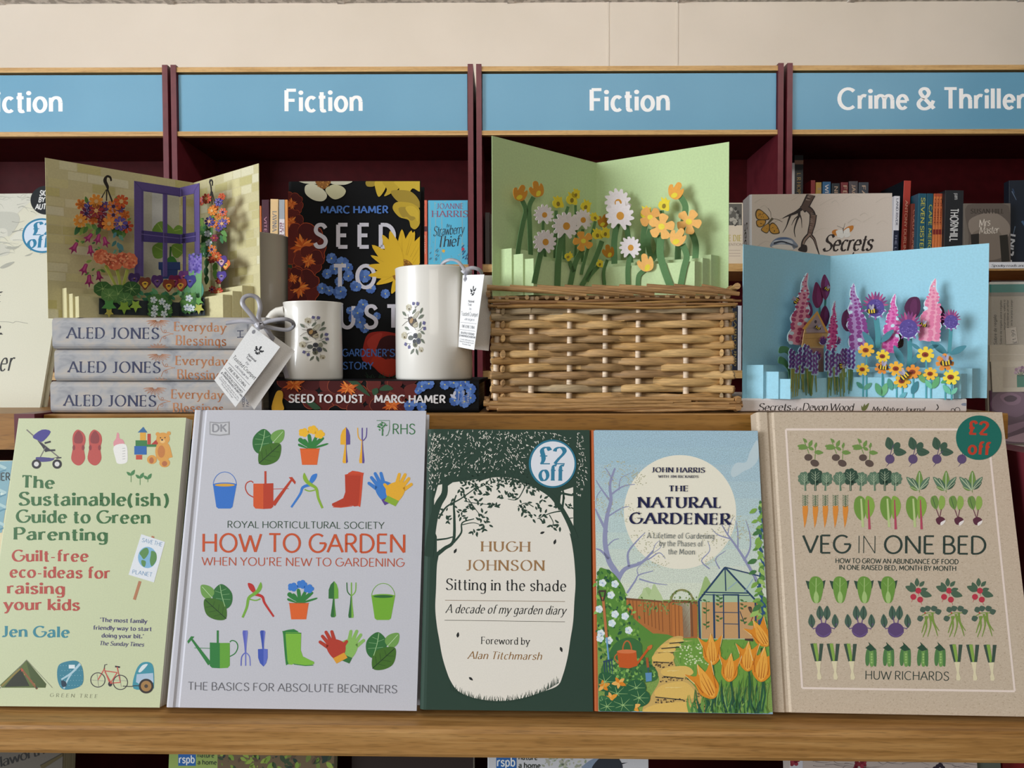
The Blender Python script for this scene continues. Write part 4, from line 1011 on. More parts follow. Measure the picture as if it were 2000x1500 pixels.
book('jacketed book with a pale moon over a garden path, orange tulips and a greenhouse', f, W, H, .027, True, '8fb0c6', art_nat, V_N, spine='a8562c', r=.004, groove=0, mat='jacket', artmat='jacket', group='books facing out on the front shelf')
f, W, H = lean_frame((-0.0441, 0.2166, -0.0004, 0.2141, 0.2524, 0.2165, 0.6101), 0.022)
b = book('brown speckled vegetable hardback with rows of carrots, beets and leeks, front row right', f, W, H, .022, True, 'c4b29c', art_veg, V_V, mat='kraft', r=.003, groove=.012, artmat='board', group='books facing out on the front shelf')
def st2(A):
    text(A, '£2', 1042, 138, 1136, 142, 58, 'b8402e', BOLD); text(A, 'off', 1040, 232, 1142, 240, 58, 'b8402e', BOLD)
sticker(b, f, V_V, 1092, 157, 108, 105, st2, '22695e')
# left-edge book, cut by the frame
V_E = V_S
f = Frame(onz(-196, 1376, ZS) + Vector((0, .028, .0042)), (1, -.03, 0), (0, .21, 1))
def art_edge(A):
    A.layer()
    A.poly('-330 262 62 248 40 400 10 600 -330 660', '7fa6b4'); A.layer()
    for y in (280, 400, 470, 560):
        A.line([(-330 + i*20, y + 10*math.sin(i*1.1)) for i in range(19)], 14, 'a9c4c8', smooth=True); A.line([(-330 + i*20, y + 22 + 8*math.sin(i*1.3)) for i in range(19)], 7, '58879c', smooth=True)
    A.ell(14, 412, 12, 9, 'c8d8d4'); A.layer()
    text(A, 'HER', -24, 346, 50, 345, 36, '2c302e', SANS)
book('cream and blue book with waves mostly hidden at the left picture edge', f, .135, .201, .016, False, 'd8cca8', art_edge, V_E, groove=0, r=.0008, group='books facing out on the front shelf')
# ---------------------------------------------------------------- on the raised tier
T_STK = .0312; T_SEC = .0127; T_SEED = .0318
def dfix(px, d0):                  # depth at column px of a line parallel to the display unit, d0 deep at column 1000
    k = (px - 1000) / FOC
    return d0 / (1 - k * YAW) if False else d0 + YAW * (k * d0)
LX = fx.copy(); BK = fy.copy()
def lying(label, pxl, pxr, d0, zbase, T, Wd, front, art, view, group=None, mat='board', r=.004, dz=0, gain=None, top=None):
    """hardback lying flat with its spine towards the viewer"""
    a = at(pxl, 700, dfix(pxl, d0)); b = at(pxr, 700, dfix(pxr, d0))
    L = (b - a).length; ax = (b - a).normalized(); dep = Vector((0, 0, 1)).cross(ax)
    o = Vector((b.x, b.y, zbase + T))
    fr = Frame(o, dep, -ax)
    root = empty('book', fr.mat(), label, 'book', group)
    mb = cover_mesh(Wd, L, T, True, lin(front, gain or GAIN), None, mat, r, 0, .0026)
    A = Art(Frame(Vector((a.x, a.y, zbase)), ax, (0, 0, 1)), view, mb, 'jacket' if mat == 'jacket' else 'board', gain or GAIN, warp=lambda u, v, z: (-z, L - u, v - T))
    A.clip = (.0003, L - .0003, .001, T - .001)
    art(A)
    mb.build('cover', root)
    pb = MB('leaves_block'); pb.box((.004, .004, -T + .0027), (Wd - .004, L - .004, -.0027)); pb.build('page_block', root)
    return root
# ------------------------------------------------ three grey marbled hardbacks
SV = (0, 580, .28, .28)
for i, (x0, x1, ty, words, wx) in enumerate(((97, 510, 764, 'lowest', 450), (106, 514, 530, 'middle', 480), (103, 517, 293, 'topmost', 470))):
    def art(A, ty=ty, wx=wx, i=i):
        A.layer()
        text(A, 'ALED JONES', wx, ty + (0 if i < 2 else 0), wx + 640, ty + 4, 76, '2e3352', ROMAN)
        A.mat = 'copper_foil'
        x = wx + 745; y = ty - 52
        text(A, 'Everyday', x, y, x + 360, y + 6, 62, 'a8643c', ROMAN); text(A, 'Blessings', x + 12, y + 98, x + 362, y + 104, 66, '7a4830', ROMAN)
        cx = wx + 640
        A.line([(cx + 10, ty - 75), (cx + 30, ty - 40), (cx + 60, ty - 40), (cx + 100, ty - 28)], 3, 'a8643c', smooth=True); A.line([(cx + 5, ty + 30), (cx + 20, ty - 5), (cx + 50, ty - 20), (cx + 100, ty - 34)], 3, 'a8643c', smooth=True)
        A.ring(cx + 42, ty - 50, 7, 9.5, 'a8643c', 12); A.ring(cx + 40, ty - 4, 7, 9.5, 'a8643c', 12)
        for s, yy in ((1, ty - 128), (-1, ty + 88)):
            for j in range(9):
                a = PI * (j + .5) / 9; n = 5; bx, by = cx - 8, yy
                A.line([(bx + 16*math.cos(a), by + s*10*math.sin(a)), (bx + 60*math.cos(a - .08), by + s*40*math.sin(a - .08)), (bx + 84*math.cos(a), by + s*54*math.sin(a)), (bx + 62*math.cos(a + .1), by + s*42*math.sin(a + .1)), (bx + 16*math.cos(a), by + s*10*math.sin(a))], 3, '8f5636')
        A.mat = 'board'
        if i == 2: A.line('1655 242 1700 240', 6, '3a3d55'); A.line('1655 286 1700 284', 6, '3a3d55'); A.line('1676 242 1676 285', 6, '3a3d55'); text(A, 'HODDER', 1738, 262, 1738, 196, 14, '5a5a66', SANS)
        elif i == 0: text(A, 'HODDER', 1706, 770, 1706, 680, 16, '5a5a66', SANS); text(A, 'FAITH', 1736, 770, 1736, 700, 16, '5a5a66', SANS)
    lying('grey marbled hardback with copper lettering, %s of the stack of three at left' % words, x0, x1, .716, ZT + T_STK * i + .0001 * (i + 1), T_STK - .0002, .155, 'b4b0ae', art, SV, 'grey marbled hardbacks stacked flat', 'marbled', r=.005)
# ------------------------------------------------ painted flowers used on the dark covers
def petals(A, x, y, r, n, c, edge=None, w=.55, rot=0, f=1):
    for i in range(n):
        a = rot + i * 2*PI/n; dx, dy = math.cos(a), math.sin(a)
        P = [(x + r*.1*dx, y + r*.1*dy)] + [(x + r*(t*dx - q*w*dy), y + r*(t*dy + q*w*dx)) for t, q in ((.45, -.8), (.85, -.75), (1, -.3), (.97, .15), (1.02, .5), (.8, .85), (.4, .7))]
        if edge: A.sm([(x + (p[0]-x)*1.03, y + (p[1]-y)*1.03) for p in P], edge, 4); A.layer()
        A.sm(P, c if not isinstance(c, list) else c[i % len(c)], 4)
def marigold(A, x, y, r, rot=0):
    petals(A, x, y, r, 5, ['5a201c', '4c1a1a', '662822'], 'a84a28', .62, rot)
    A.layer()
    for i in range(16): a = i*.39 + rot; q = r*(.34 + .22*((i*5) % 4)/3); A.leaf(x, y, x + q*math.cos(a), y + q*math.sin(a), .28, ('c8642c', 'b4501f', 'd8803a')[i % 3])
    A.layer(-1)
def forget(A, x, y, r, c='4a68a8', rot=0):
    petals(A, x, y, r, 5, [c, '5a7ab8', '3f5c9c'], None, .6, rot); A.layer(); A.ell(x, y, r*.16, r*.16, 'b8b070', n=8); A.layer(-1)
# ------------------------------------------------ dark flowered book lying flat, its twin standing behind
DV = (540, 560, .17331, .17333)
def art_seed_spine(A):
    A.layer()
    for x, y, r in ((200, 1110, 190), (480, 1180, 230), (800, 1160, 220), (1000, 1330, 200), (1290, 1340, 200), (1200, 1090, 180), (1430, 1130, 180), (1240, 1390, 190)): 
        petals(A, x, y, r, 4, ['511d1b', '431819', '5c2521'], '8f4630', .6, x)
    A.layer()
    A.L += 4
    for p in ('800 1050 900 1060 1000 1160 1060 1240 980 1200 870 1120', '330 1300 400 1290 500 1370 490 1386 420 1386', '1160 1170 1240 1110 1320 1160 1240 1180', '1080 1170 1140 1150 1150 1200 1100 1230'): A.sm(p, '2f4a34', 4)
    for x, y, r in ((200, 1110, 150), (810, 1150, 150), (1300, 1345, 130)):
        for i in range(16): a = i*.39; q = r*(.5 + .4*((i*5) % 4)/3); A.leaf(x, y, x + q*math.cos(a), max(1048, min(1400, y + q*.7*math.sin(a))), .26, ('c8642c', 'b4501f', 'd8803a')[i % 3])
    A.sm('-50 1390 0 1200 60 1180 80 1230 70 1300 90 1380 60 1400', 'c89a30', 4); A.layer()
    for x, y, r in ((1640, 1130, 60), (1720, 1100, 60), (1600, 1180, 40), (1500, 1350, 60), (1640, 1360, 55), (1560, 1320, 40), (1900, 1110, 56), (2000, 1090, 60), (2080, 1120, 60), (2130, 1080, 50), (2060, 1200, 60), (2010, 1290, 60), (2120, 1300, 70), (2190, 1160, 60), (2190, 1260, 60)):
        forget(A, x, y, r, '40609c', x)
    A.layer(2)
    text(A, 'SEED TO DUST', 143, 1308, 985, 1312, 84, 'd6d3d4', BOLD); text(A, 'MARC HAMER', 1106, 1313, 1905, 1316, 84, 'd6d3d4', BOLD)
    A.leaf(2020, 1180, 1995, 1250, .4, 'b8b8c4'); A.leaf(1960, 1220, 2030, 1270, .4, 'b8b8c4'); A.line('2060 1180 2050 1290', 5, 'b8b8c4')
    text(A, 'Harvill', 2120, 1320, 2124, 1180, 30, 'a8a8b4', ROMAN); text(A, 'Secker', 2170, 1320, 2174, 1190, 30, 'a8a8b4', ROMAN)
lying('dark flowered hardback lying flat under the two white mugs, its spine facing out', 524, 935, .722, ZT + .0002, T_SEED, .155, '07080b', art_seed_spine, DV, None, 'jacket', r=.004)
UV = (540, 340, .15, .15)
def art_seed(A):
    fr = A.fr
    A.layer()
    G_ = '2a3a2a'
    for p in ('148 1080 200 1075 260 1100 275 1160 260 1250 160 1230', '1480 2240 1560 2350 1700 2400 1500 2560', '1700 1480 1760 1460 1800 1700 1740 1700'): A.sm(p, G_, 4)
    for x, y, r, rot in ((195, 390, 150, .4), (190, 620, 160, 1.2), (340, 940, 300, .2), (420, 1130, 190, .9), (300, 1480, 260, .5), (220, 1360, 140, .1)):
        cl = A.px
        def T(px, py): return (max(px, 152), py)
        A.T = T; marigold(A, x, y, r, rot); A.T = None
    A.layer()
    def T(px, py): return (min(px, 1868), max(py, 96))
    A.T = T
    W_1 = 'c9c6b0'
    A.sm('290 90 430 96 560 90 540 130 380 125', W_1); A.sm('640 90 980 90 900 140 760 138 700 120', W_1); A.layer(); A.sm('385 150 480 130 580 180 650 250 655 310 600 355 500 345 410 290 372 230', 'cfccb4'); A.sm('640 200 740 140 850 160 905 220 870 290 770 332 690 290', 'c3bf9c'); A.layer(); A.sm('520 92 700 92 690 140 630 195 570 180 530 140', '8a5a2c')
    rg = random.Random(1); 
    for i in range(40): A.ell(rg.uniform(540, 690), rg.uniform(95, 175), 7, 7, rg.choice(['b07a3c', '7a4a24', 'c89248']), n=6)
    A.layer(-2)
    Y1, Y2, Y3 = 'b79a34', 'c4a63a', '9c8434'
    A.sm('1170 96 1290 96 1310 130 1260 165 1180 160', Y3, 4); A.sm('1290 96 1420 96 1420 190 1336 300 1290 190', Y2, 4); A.sm('1380 96 1560 96 1600 180 1500 250 1404 290 1440 200', Y1, 4); A.layer(); A.sm('1540 96 1870 96 1870 230 1770 190 1700 320 1650 350 1580 290 1600 190', Y2, 4)
    A.sm('1490 230 1600 210 1750 230 1850 330 1870 440 1700 420 1560 340', Y3, 4); A.layer(); A.sm('1515 450 1560 370 1700 370 1800 400 1870 480 1870 640 1810 720 1750 690 1720 600 1600 560', Y1, 4); A.layer(); A.sm('1590 450 1680 430 1780 460 1820 560 1760 610 1700 560 1640 560', Y3, 4); A.sm('1680 440 1780 420 1850 500 1840 620 1800 560 1740 540', Y2, 4)
    # sunflower
    A.layer(); S_ = 'cfa72c'
    for x1, y1, w in ((1245, 925, .3), (1228, 1060, .22), (1200, 1190, .28), (1190, 1325, .3), (1300, 1440, .3), (1380, 790, .3), (1480, 740, .3), (1635, 720, .26), (1760, 735, .3), (1800, 745, .22), (1900, 800, .3), (1960, 900, .3), (1985, 1010, .3), (1500, 1560, .35)):
        A.leaf(1640, 1270, x1, y1, w, S_)
        A.layer(); A.line([(1640 + (x1-1640)*.4, 1270 + (y1-1270)*.4), (1640 + (x1-1640)*.9, 1270 + (y1-1270)*.9)], 5, 'a88424', 1); A.layer(-1)
    A.layer(); A.ell(1650, 1270, 150, 160, '8a5e24'); A.layer()
    for i in range(90): a, q = rg.uniform(0, 6.28), 145*math.sqrt(rg.random()); A.ell(1650 + q*math.cos(a), 1270 + q*math.sin(a), 10, 9, rg.choice(['a8762c', '6a4420', 'c08f38', '5a3a20']), n=6)
    A.layer()
    for x, y, r in ((720, 1100, 70), (860, 1170, 90), (940, 1220, 60), (660, 1300, 64), (760, 1240, 70), (940, 1330, 70), (820, 1400, 60), (600, 1490, 70), (690, 1520, 62), (830, 1540, 90), (1150, 1330, 84), (1030, 1460, 70), (1230, 1490, 66), (1420, 1560, 60), (1130, 1700, 70), (1060, 1800, 84), (1000, 1880, 60), (1090, 1930, 80), (1150, 2010, 60), (1310, 1850, 50), (960, 1780, 50)): forget(A, x, y, r, '45639f', x)
    A.layer(3)
    text(A, 'MARC HAMER', 580, 512, 1455, 510, 90, '4f76bc', BOLD)
    A.T = None; W3 = 'c8c5d0'; PB = Pen(18, 17, sp=42)
    text(A, 'SEED', 490, 950, 1550, 950, 288, W3, PB); text(A, 'TO', 745, 1478, 1295, 1478, 284, W3, PB); text(A, 'DUST', 490, 2000, 1605, 2000, 280, W3, PB)
    A.layer(); A.T = T
    for x1, y1, w in ((1380, 790, .26), (1480, 740, .26), (1190, 1325, .2), (1200, 1190, .24), (1245, 925, .26)): A.leaf(1640, 1270, x1, y1, w, S_)
    for x, y, r in ((1150, 1340, 56), (840, 1530, 66), (1060, 1810, 74), (1050, 1470, 60)): forget(A, x, y, r, '4a68a4', x)
    A.layer()
    A.sm('1130 2260 1190 2090 1330 2050 1480 2060 1600 2110 1640 2300 1600 2560 1480 2640 1360 2600 1250 2500 1120 2420', '93281f'); A.layer(); A.sm('1300 2330 1360 2150 1500 2100 1600 2160 1600 2400 1520 2440 1460 2400 1400 2420', '3a1416'); A.sm('1230 2460 1300 2360 1440 2420 1500 2400 1580 2440 1560 2560 1480 2620 1370 2580', 'a3301f'); A.sm('1180 2200 1260 2100 1380 2070 1340 2180 1270 2320', 'a5352a')
    A.layer()
    text(A, 'GARDENER', 860, 2372, 1440, 2374, 92, '4a70b4', SANS); text(A, "'S", 1445, 2374, 1545, 2374, 92, '4a70b4', SANS); text(A, 'A', 700, 2372, 780, 2372, 92, '4a70b4', SANS); text(A, 'STORY', 870, 2540, 1260, 2541, 90, '4a70b4', SANS)
    for i in range(26): x = rg.uniform(1160, 1560); A.line([(x, 2690), (x + rg.uniform(-60, 60), 2600 + rg.uniform(-30, 40))], 7, '2c4434', 2)
    A.T = None
zb = ZT + T_SEED + .0004
d_ = .816
a = at(562, 700, d_); b_ = at(821, 700, d_ - .004)
f0 = at(562, 353, d_)
fr = Frame((a.x, a.y, zb), (b_ - a), (0, .02, 1)); Wd = (b_ - a).length
book('dark flowered hardback with large white title standing upright behind the two white mugs', fr, Wd, at(690, 353.5, d_ + .003).z - zb, .030, True, '07080b', art_seed, UV, r=.004, groove=0, mat='jacket', artmat='jacket')
# ------------------------------------------------ nature journal: one copy lying, one standing
RV = (1420, 280, .36, .36)
def art_sec_spine(A):
    A.layer()
    K = '2a2626'
    text(A, 'Secrets', 168, 1455, 345, 1453, 40, K, HAND); text(A, 'of a', 352, 1453, 402, 1453, 20, K, HAND); text(A, 'Devon Wood', 408, 1453, 684, 1455, 40, K, HAND)
    text(A, 'My Nature Journal', 786, 1458, 1072, 1460, 26, K, HAND)
    for x, y in ((735, 1450), (745, 1440), (758, 1436)): A.leaf(738, 1458, x - 6 + (x-735)*.8, y - 24, .3, '6a7444')
    A.ring(1225, 1452, 8, 11, K, 14); A.ring(1250, 1450, 12, 15, K, 14); A.line('1138 1420 1146 1436 1136 1450', 5, K, smooth=True); A.ell(1290, 1420, 20, 8, '8a93a8')
lying('white-spined nature journal lying flat under the sky blue card', 1447, 1889, .722, ZT + .0002, T_SEC, .16, 'd3ccca', art_sec_spine, RV, None, 'board', r=.002)
JV = (1430, 370, .165, .165)
d_ = .822; zb = ZT + T_SEC + .0004
a = at(1464, 700, d_); b_ = at(1743, 700, d_ - .007)
fr = Frame((a.x, a.y, zb), b_ - a, (0, .03, 1))
def art_sec(A):
    A.layer(); K = '2a2120'; BR = '54413a'
    rg = random.Random(8)
    for i in range(26):
        x, y = rg.uniform(240, 1850), rg.uniform(70, 700); L = rg.uniform(80, 260)
        A.line([(x, y), (min(1880, x + L*.5), max(62, y - L*.3)), (min(1885, x + L), max(62, y - L*.35 + rg.uniform(-40, 60)))], rg.uniform(5, 16), rg.choice(['bdb1a6', 'c0b4a8', 'b8aca0']), 2, True)
    A.layer()
    A.line('940 52 900 130 860 210 830 240', 105, K, 90, True); A.line('850 210 900 230 940 270 960 320', 75, K, 70, True); A.line('960 300 950 400 930 480 915 545', 88, K, 60, True)
    A.line('830 220 760 270 690 300 640 320 595 345', 46, K, 4, True); A.line('690 300 665 370 640 440 598 512', 26, K, 4, True); A.line('790 240 790 310 765 370 735 480 748 566', 36, K, 5, True); A.line('790 310 740 350 702 425', 18, K, 3, True); A.line('800 300 820 360 825 455', 18, K, 3, True)
    A.line('915 530 860 590 835 650 830 730', 50, K, 40, True); A.line('925 540 970 590 1000 680 1030 770', 44, K, 10, True); A.sm('780 720 820 670 880 660 880 740', K)
    A.layer()
    A.line('940 56 900 135 860 205 830 235', 80, BR, 60, True); A.line('850 215 905 240 945 280', 46, BR, 50, True); A.line('960 300 950 400 930 480 915 540', 62, '6d564c', 36, True); A.line('915 535 860 595 840 650', 24, '8a7468', 18, True); A.line('930 550 975 600 1000 690', 16, '7a645a', 4, True)
    A.layer()
    for i in range(40):
        t = i / 40
        x, y = (940 - 100*t*1.1, 60 + 170*t*1.05) if i < 16 else (960 - 40*(t-.4)*1.2, 280 + 270*(t-.4)/.6)
        A.line([(x - 28, y - 4), (x + rg.uniform(0, 26), y + rg.uniform(0, 12))], 3, rg.choice(['a08a80', '30231f', 'b8a498']), 1)
    for p in ('272 290 290 240 330 235 400 290 440 340 430 360 350 365 290 350', '285 370 340 358 400 365 385 420 330 450 290 430', '340 470 390 420 440 400 440 480 410 520 360 500', '440 490 440 420 480 390 530 430 562 500 550 525 480 528'):
        A.sm(p, '4a3a22', 4); q = prs(p); cx = sum(t[0] for t in q)/len(q); cy = sum(t[1] for t in q)/len(q); A.layer(); A.sm([(cx + (t[0]-cx)*.82, cy + (t[1]-cy)*.82) for t in q], 'bd8a30', 4)
        for k in range(8): A.ell(cx + rg.uniform(-40, 40), cy + rg.uniform(-30, 30), 7, 5, '3a2a1c', n=6)
        A.layer(-1)
    A.layer(); A.line('480 340 420 410 360 450', 30, '57503e', 10); A.line('460 330 455 270 425 222', 4, '3a3028'); A.line('480 345 540 355 595 385', 4, '3a3028'); A.layer(-1)
    A.sm('450 678 480 610 540 572 620 562 700 580 745 620 780 670 740 700 700 720 560 690', '7b8598'); A.layer(); A.sm('480 640 520 600 600 592 690 600 720 640 640 640', 'b4bac4', 4); A.sm('470 680 560 650 680 660 720 690 700 718', 'cfc8c2', 4); A.line('490 640 580 618 660 636 745 668', 26, '2c3242', 10, True); A.poly('710 655 782 670 770 690 715 690', '5f656f'); A.ell(640, 632, 10, 8, '1c1c22'); A.sm('500 600 560 575 640 572 700 596 640 590', '4f6288', 4)
    A.sm('1180 500 1220 475 1300 490 1310 510 1250 545 1200 540', 'b8732c', 4); A.sm('1320 480 1370 440 1430 428 1430 470 1390 510 1330 520', 'b8732c', 4); A.sm('1230 490 1300 480 1312 520 1260 570 1240 545', 'd6d2cc', 4); A.sm('1320 490 1380 455 1390 520 1350 560 1320 530', 'd6d2cc', 4); A.sm('1255 545 1310 510 1320 560 1290 580', 'd2cec8', 4); A.sm('1320 520 1395 520 1390 555 1340 570', 'd2cec8', 4); A.layer(); A.line('1312 455 1316 520', 10, '4a4640', 4); A.line('1308 460 1240 430', 3, '4a4640'); A.line('1318 458 1335 400', 3, '4a4640')
    text(A, 'Secrets', 1068, 730, 1650, 720, 190, K, Pen(15, 6, sl=16, sp=2, wob=1.6)); A.line('1425 770 1440 745', 14, K)
def book_side(root_fr): pass
r = book('cream nature journal with butterflies, bare branch and bird, standing behind the blue card', fr, (b_ - a).length, at(1600, 379, d_ + .006).z - zb, .030, True, 'cabdb2', art_sec, JV, spine='dcdde6', r=.0025, groove=0)
A = Art(Frame(fr.pt(0, 0, -.03), (Vector((0, 1, 0)) * -1) if False else fr.n, (0, 0, 1)), (0, 0, 1, 1), MB('board'), 'board', GAIN)
A.L = 3
class _U:                          # spine lettering laid out in metres
    def __init__(s, A): s.A = A
A.px = lambda p: (p[0], p[1])
hh = at(1600, 379, d_ + .006).z - zb
def spine_txt(A):
    qs, adv = glyph_strips(HAND, 'Secrets of a Devon Wood')
    sc = .185 / adv
    for q in qs: A.raw([(.009 + y * .00013 * 1.0, hh - .028 - x * sc) for x, y in q], [tuple(range(len(q)))], '2a2626')
spine_txt(A)
# local axes of the spine art (x towards the front, y up, outwards to the left)
M_ = Matrix(((0, 0, -1, 0), (0, 1, 0, 0), (1, 0, 0, -.03), (0, 0, 0, 1)))
o = A.mb.build('spine_lettering', r); o.matrix_local = M_
# ------------------------------------------------ tall cream book at the left edge
EV = (0, 340, .32, .32)
p0 = onz(78, 797, ZT + .0004)
xv = Vector((1, -.03, 0)).normalized(); le = .28
yv = Vector((0, 0, 1)) * math.cos(le) + Vector((.03, 1, 0)).normalized() * math.sin(le)
fr = Frame(p0 - xv * .165, xv, yv)
def art_left(A):
    A.layer(); rg = random.Random(6)
    for p, c in (('-200 60 60 70 220 60 300 110 200 160 100 250 60 330 40 380 -200 420', 'cdccc0'), ('-200 250 60 230 120 270 90 340 50 380 20 330 -200 360', 'bdbdb2'), ('60 400 130 330 230 250 300 200 320 300 220 330 150 400', 'd4d3c6'), ('-200 380 30 430 60 470 20 500 -200 520', 'c6c5b8')): A.sm(p, c)
    A.layer()
    for i in range(60):
        x, y = rg.uniform(-150, 250), rg.uniform(80, 520); L = rg.uniform(30, 110); A.line([(x, y), (x + L*.5, y + rg.uniform(-16, 10)), (x + L, y + rg.uniform(-20, 30))], rg.uniform(2, 9), rg.choice(['a3a499', 'b0b0a5', '999a90', 'bdbdb0']), .6, True)
    for p in ('0 570 40 545 90 535 60 560 20 576', '150 500 200 480 180 498', '30 450 110 440 140 420 90 460'): A.sm(p, 'a8a89c', 3)
    A.line('-100 900 40 902 80 908 100 900 170 912', 2.5, '8f8f84', smooth=True)
    A.layer(); I = '2a2a28'
    text(A, 'er', -8, 1202, 76, 1200, 118, I, ITAL); text(A, 'f', -60, 782, 14, 780, 60, I, ROMANB); text(A, 'R', -60, 980, 6, 980, 60, I, ROMANB)
r = book('tall cream book with a pencil mountain sketch, cut by the left picture edge', fr, .165, .262, .012, True, 'd2d0bd', art_left, EV, r=.002, groove=0)
def s1(A):
    A.layer(); text(A, 'SIGNED', 242, 132, 345, 130, 30, 'd8d8d8', Pen(22, 20, sl=10, sp=10)); text(A, 'BY THE', 236, 172, 338, 170, 30, 'd8d8d8', Pen(22, 20, sl=10, sp=10)); text(A, 'AUTHOR', 216, 216, 350, 214, 32, 'd8d8d8', Pen(22, 20, sl=10, sp=10))
o = sticker(r, fr, EV, 282, 160, 95, 88, s1, '24272a'); o['label'] = 'black round signed-copy sticker'
def s2(A):
    A.ell(258, 376, 110, 95, 'ccd8e8', n=40); A.layer(); text(A, '£2', 196, 372, 330, 368, 75, '357ca0', Pen(21, 7, sf=13, sl=8, sp=8)); text(A, 'off', 166, 452, 300, 448, 75, '357ca0', Pen(21, 7, sf=12, sl=8, sp=10))
sticker(r, fr, EV, 258, 376, 122, 106, s2, '357ca0')
# ------------------------------------------------ mugs
def mug(label, px, d, R, H, zb, prof, handle, art, view, mat='china', name='mug'):
    c = at(px, 700, d); c.z = zb
    root = empty(name, Matrix.Translation(c), label, 'mug')
    mb = MB(mat); mb.lathe([(R * a, H * b) for a, b in prof], 64); mb.build('body', root)
    if handle:
        s, z0, z1, out, rr = handle; P = []
        for i in range(15):
            t = i / 14; a = PI * t
            P.append((s * (R * .96 + out * math.sin(a) ** .7), -.004, z1 + (z0 - z1) * (.5 - .5 * math.cos(a)) ** .9))
        hb = MB(mat); hb.tube(P, [rr * (1.25 - .3 * math.sin(PI * i / 14)) for i in range(15)], 14, None, (.8, .8, .8), 1.25); hb.build('handle', root)
    if art:
        fr = Frame(c, (1, 0, 0), (0, 0, 1))
        A = Art(fr, view, MB('board'), 'board', 1.15, warp=lambda u, v, z: (u, -math.sqrt(max(1e-8, (R * 1.0 + z + 1.5e-4)**2 - u*u)), v))
        art(A); A.mb.build('printed_posy', root)
    return root
PR = [(.02, .03), (.6, .03), (.9, .012), (.95, .0), (.98, .004), (1.0, .03), (.995, .3), (.975, .75), (.985, .9), (1.03, .985), (1.035, .995), (1.02, 1.0), (.99, .99), (.955, .9), (.95, .1), (.6, .05), (.02, .05)]
PRB = [(.02, .03), (.6, .03), (.9, .012), (.95, .0), (.98, .003), (1.0, .02), (1.0, .5), (.99, .9), (1.0, .985), (1.005, .993), (.99, 1.0), (.97, .99), (.955, .9), (.955, .06), (.6, .05), (.02, .05)]
def posy(A):
    LF = '6a7264'
    A.layer()
    for a in ((145, 440, 262, 535), (520, 402, 415, 505), (688, 378, 628, 498), (725, 520, 580, 598), (212, 755, 350, 822), (650, 655, 612, 790), (638, 842, 748, 910), (652, 1000, 745, 1095), (472, 1200, 375, 1310), (525, 1200, 575, 1330)): A.leaf(*a, .4, LF, '4f584c')
    for l in ('490 330 495 390', '560 325 490 395', '570 840 640 815 700 760', '700 760 735 790', '270 910 340 880 425 865', '270 1095 395 1095', '340 1130 370 1090', '330 430 370 485', '600 1155 635 1200'): A.line(l, 9, '575a50', smooth=True)
    for x, y in ((455, 290), (565, 295), (730, 685), (742, 795), (240, 1105), (340, 1165)):
        for k in range(4): A.ell(x + 20*math.cos(k*1.57 + x), y + 20*math.sin(k*1.57 + x), 24, 22, '56557e' if k % 2 else '6a6890', n=8)
    for x, y, r in ((330, 365, 78), (200, 930, 84), (650, 1220, 58)):
        for k in range(7): A.ell(x + r*.6*math.cos(k*.9), y + r*.55*math.sin(k*.9), r*.45, r*.4, ('b9b29c', 'a89f86', 'c6c0ac')[k % 3], n=9)
        A.layer(); A.ell(x + 10, y + r*.4, r*.3, r*.3, '5f5238', n=8); A.layer(-1)
    A.layer()
    A.sm('430 560 520 470 600 440 600 490 540 570 480 600', 'b0ad9c', 4)
    A.sm('305 590 350 555 420 550 500 590 545 650 570 720 540 770 470 775 400 740 340 690', '463a30'); A.layer(); A.sm('360 620 430 580 450 620 420 680 370 680', 'a07e4e', 4); A.sm('440 720 540 660 572 710 545 765 470 770', 'b0a890', 4); A.line('500 600 530 660', 34, '2c2420'); A.layer(-1)
    for l in ('300 590 195 578', '310 640 250 660 140 730', '320 560 300 500', '380 720 378 770', '470 770 520 820'): A.line(l, 8, '4a4238', smooth=True)
    for x, y, rx, ry, c in ((380, 980, 70, 52, '565a56'), (610, 940, 50, 60, '8a8a78'), (505, 940, 62, 56, '40424a'), (585, 1045, 60, 62, '4c505e'), (495, 1110, 60, 62, '6f705c'), (480, 1050, 46, 44, '34363c')): A.layer(); A.ell(x, y, rx, ry, c)
    A.layer(); A.ell(505, 935, 24, 20, '2a2c32'); A.ell(500, 1120, 20, 26, '34362c'); A.ell(590, 1040, 20, 20, '3a3e4c')
zm = ZT + T_SEED + .0002
mug('small white china mug with bumblebee posy, handle to the left', 613, .762, .0290, .0785, zm, PR, (-1, .012, .070, .021, .0042), posy, (590, 600, .08, .08))
mug('large white china mug with bumblebee posy and a white tag at its right', 848, .764, .0392, .1125, zm, PRB, (1, .048, .101, .017, .0048), posy, (782.5, 571.5, .0745, .0925))
mug('beige mug behind the window pop-up card, left of the dark flowered book', 497, .832, .0400, at(497, 454, .80).z - ZT - T_STK*3, ZT + T_STK * 3 + .0002, PRB, None, None, None, 'stoneware')
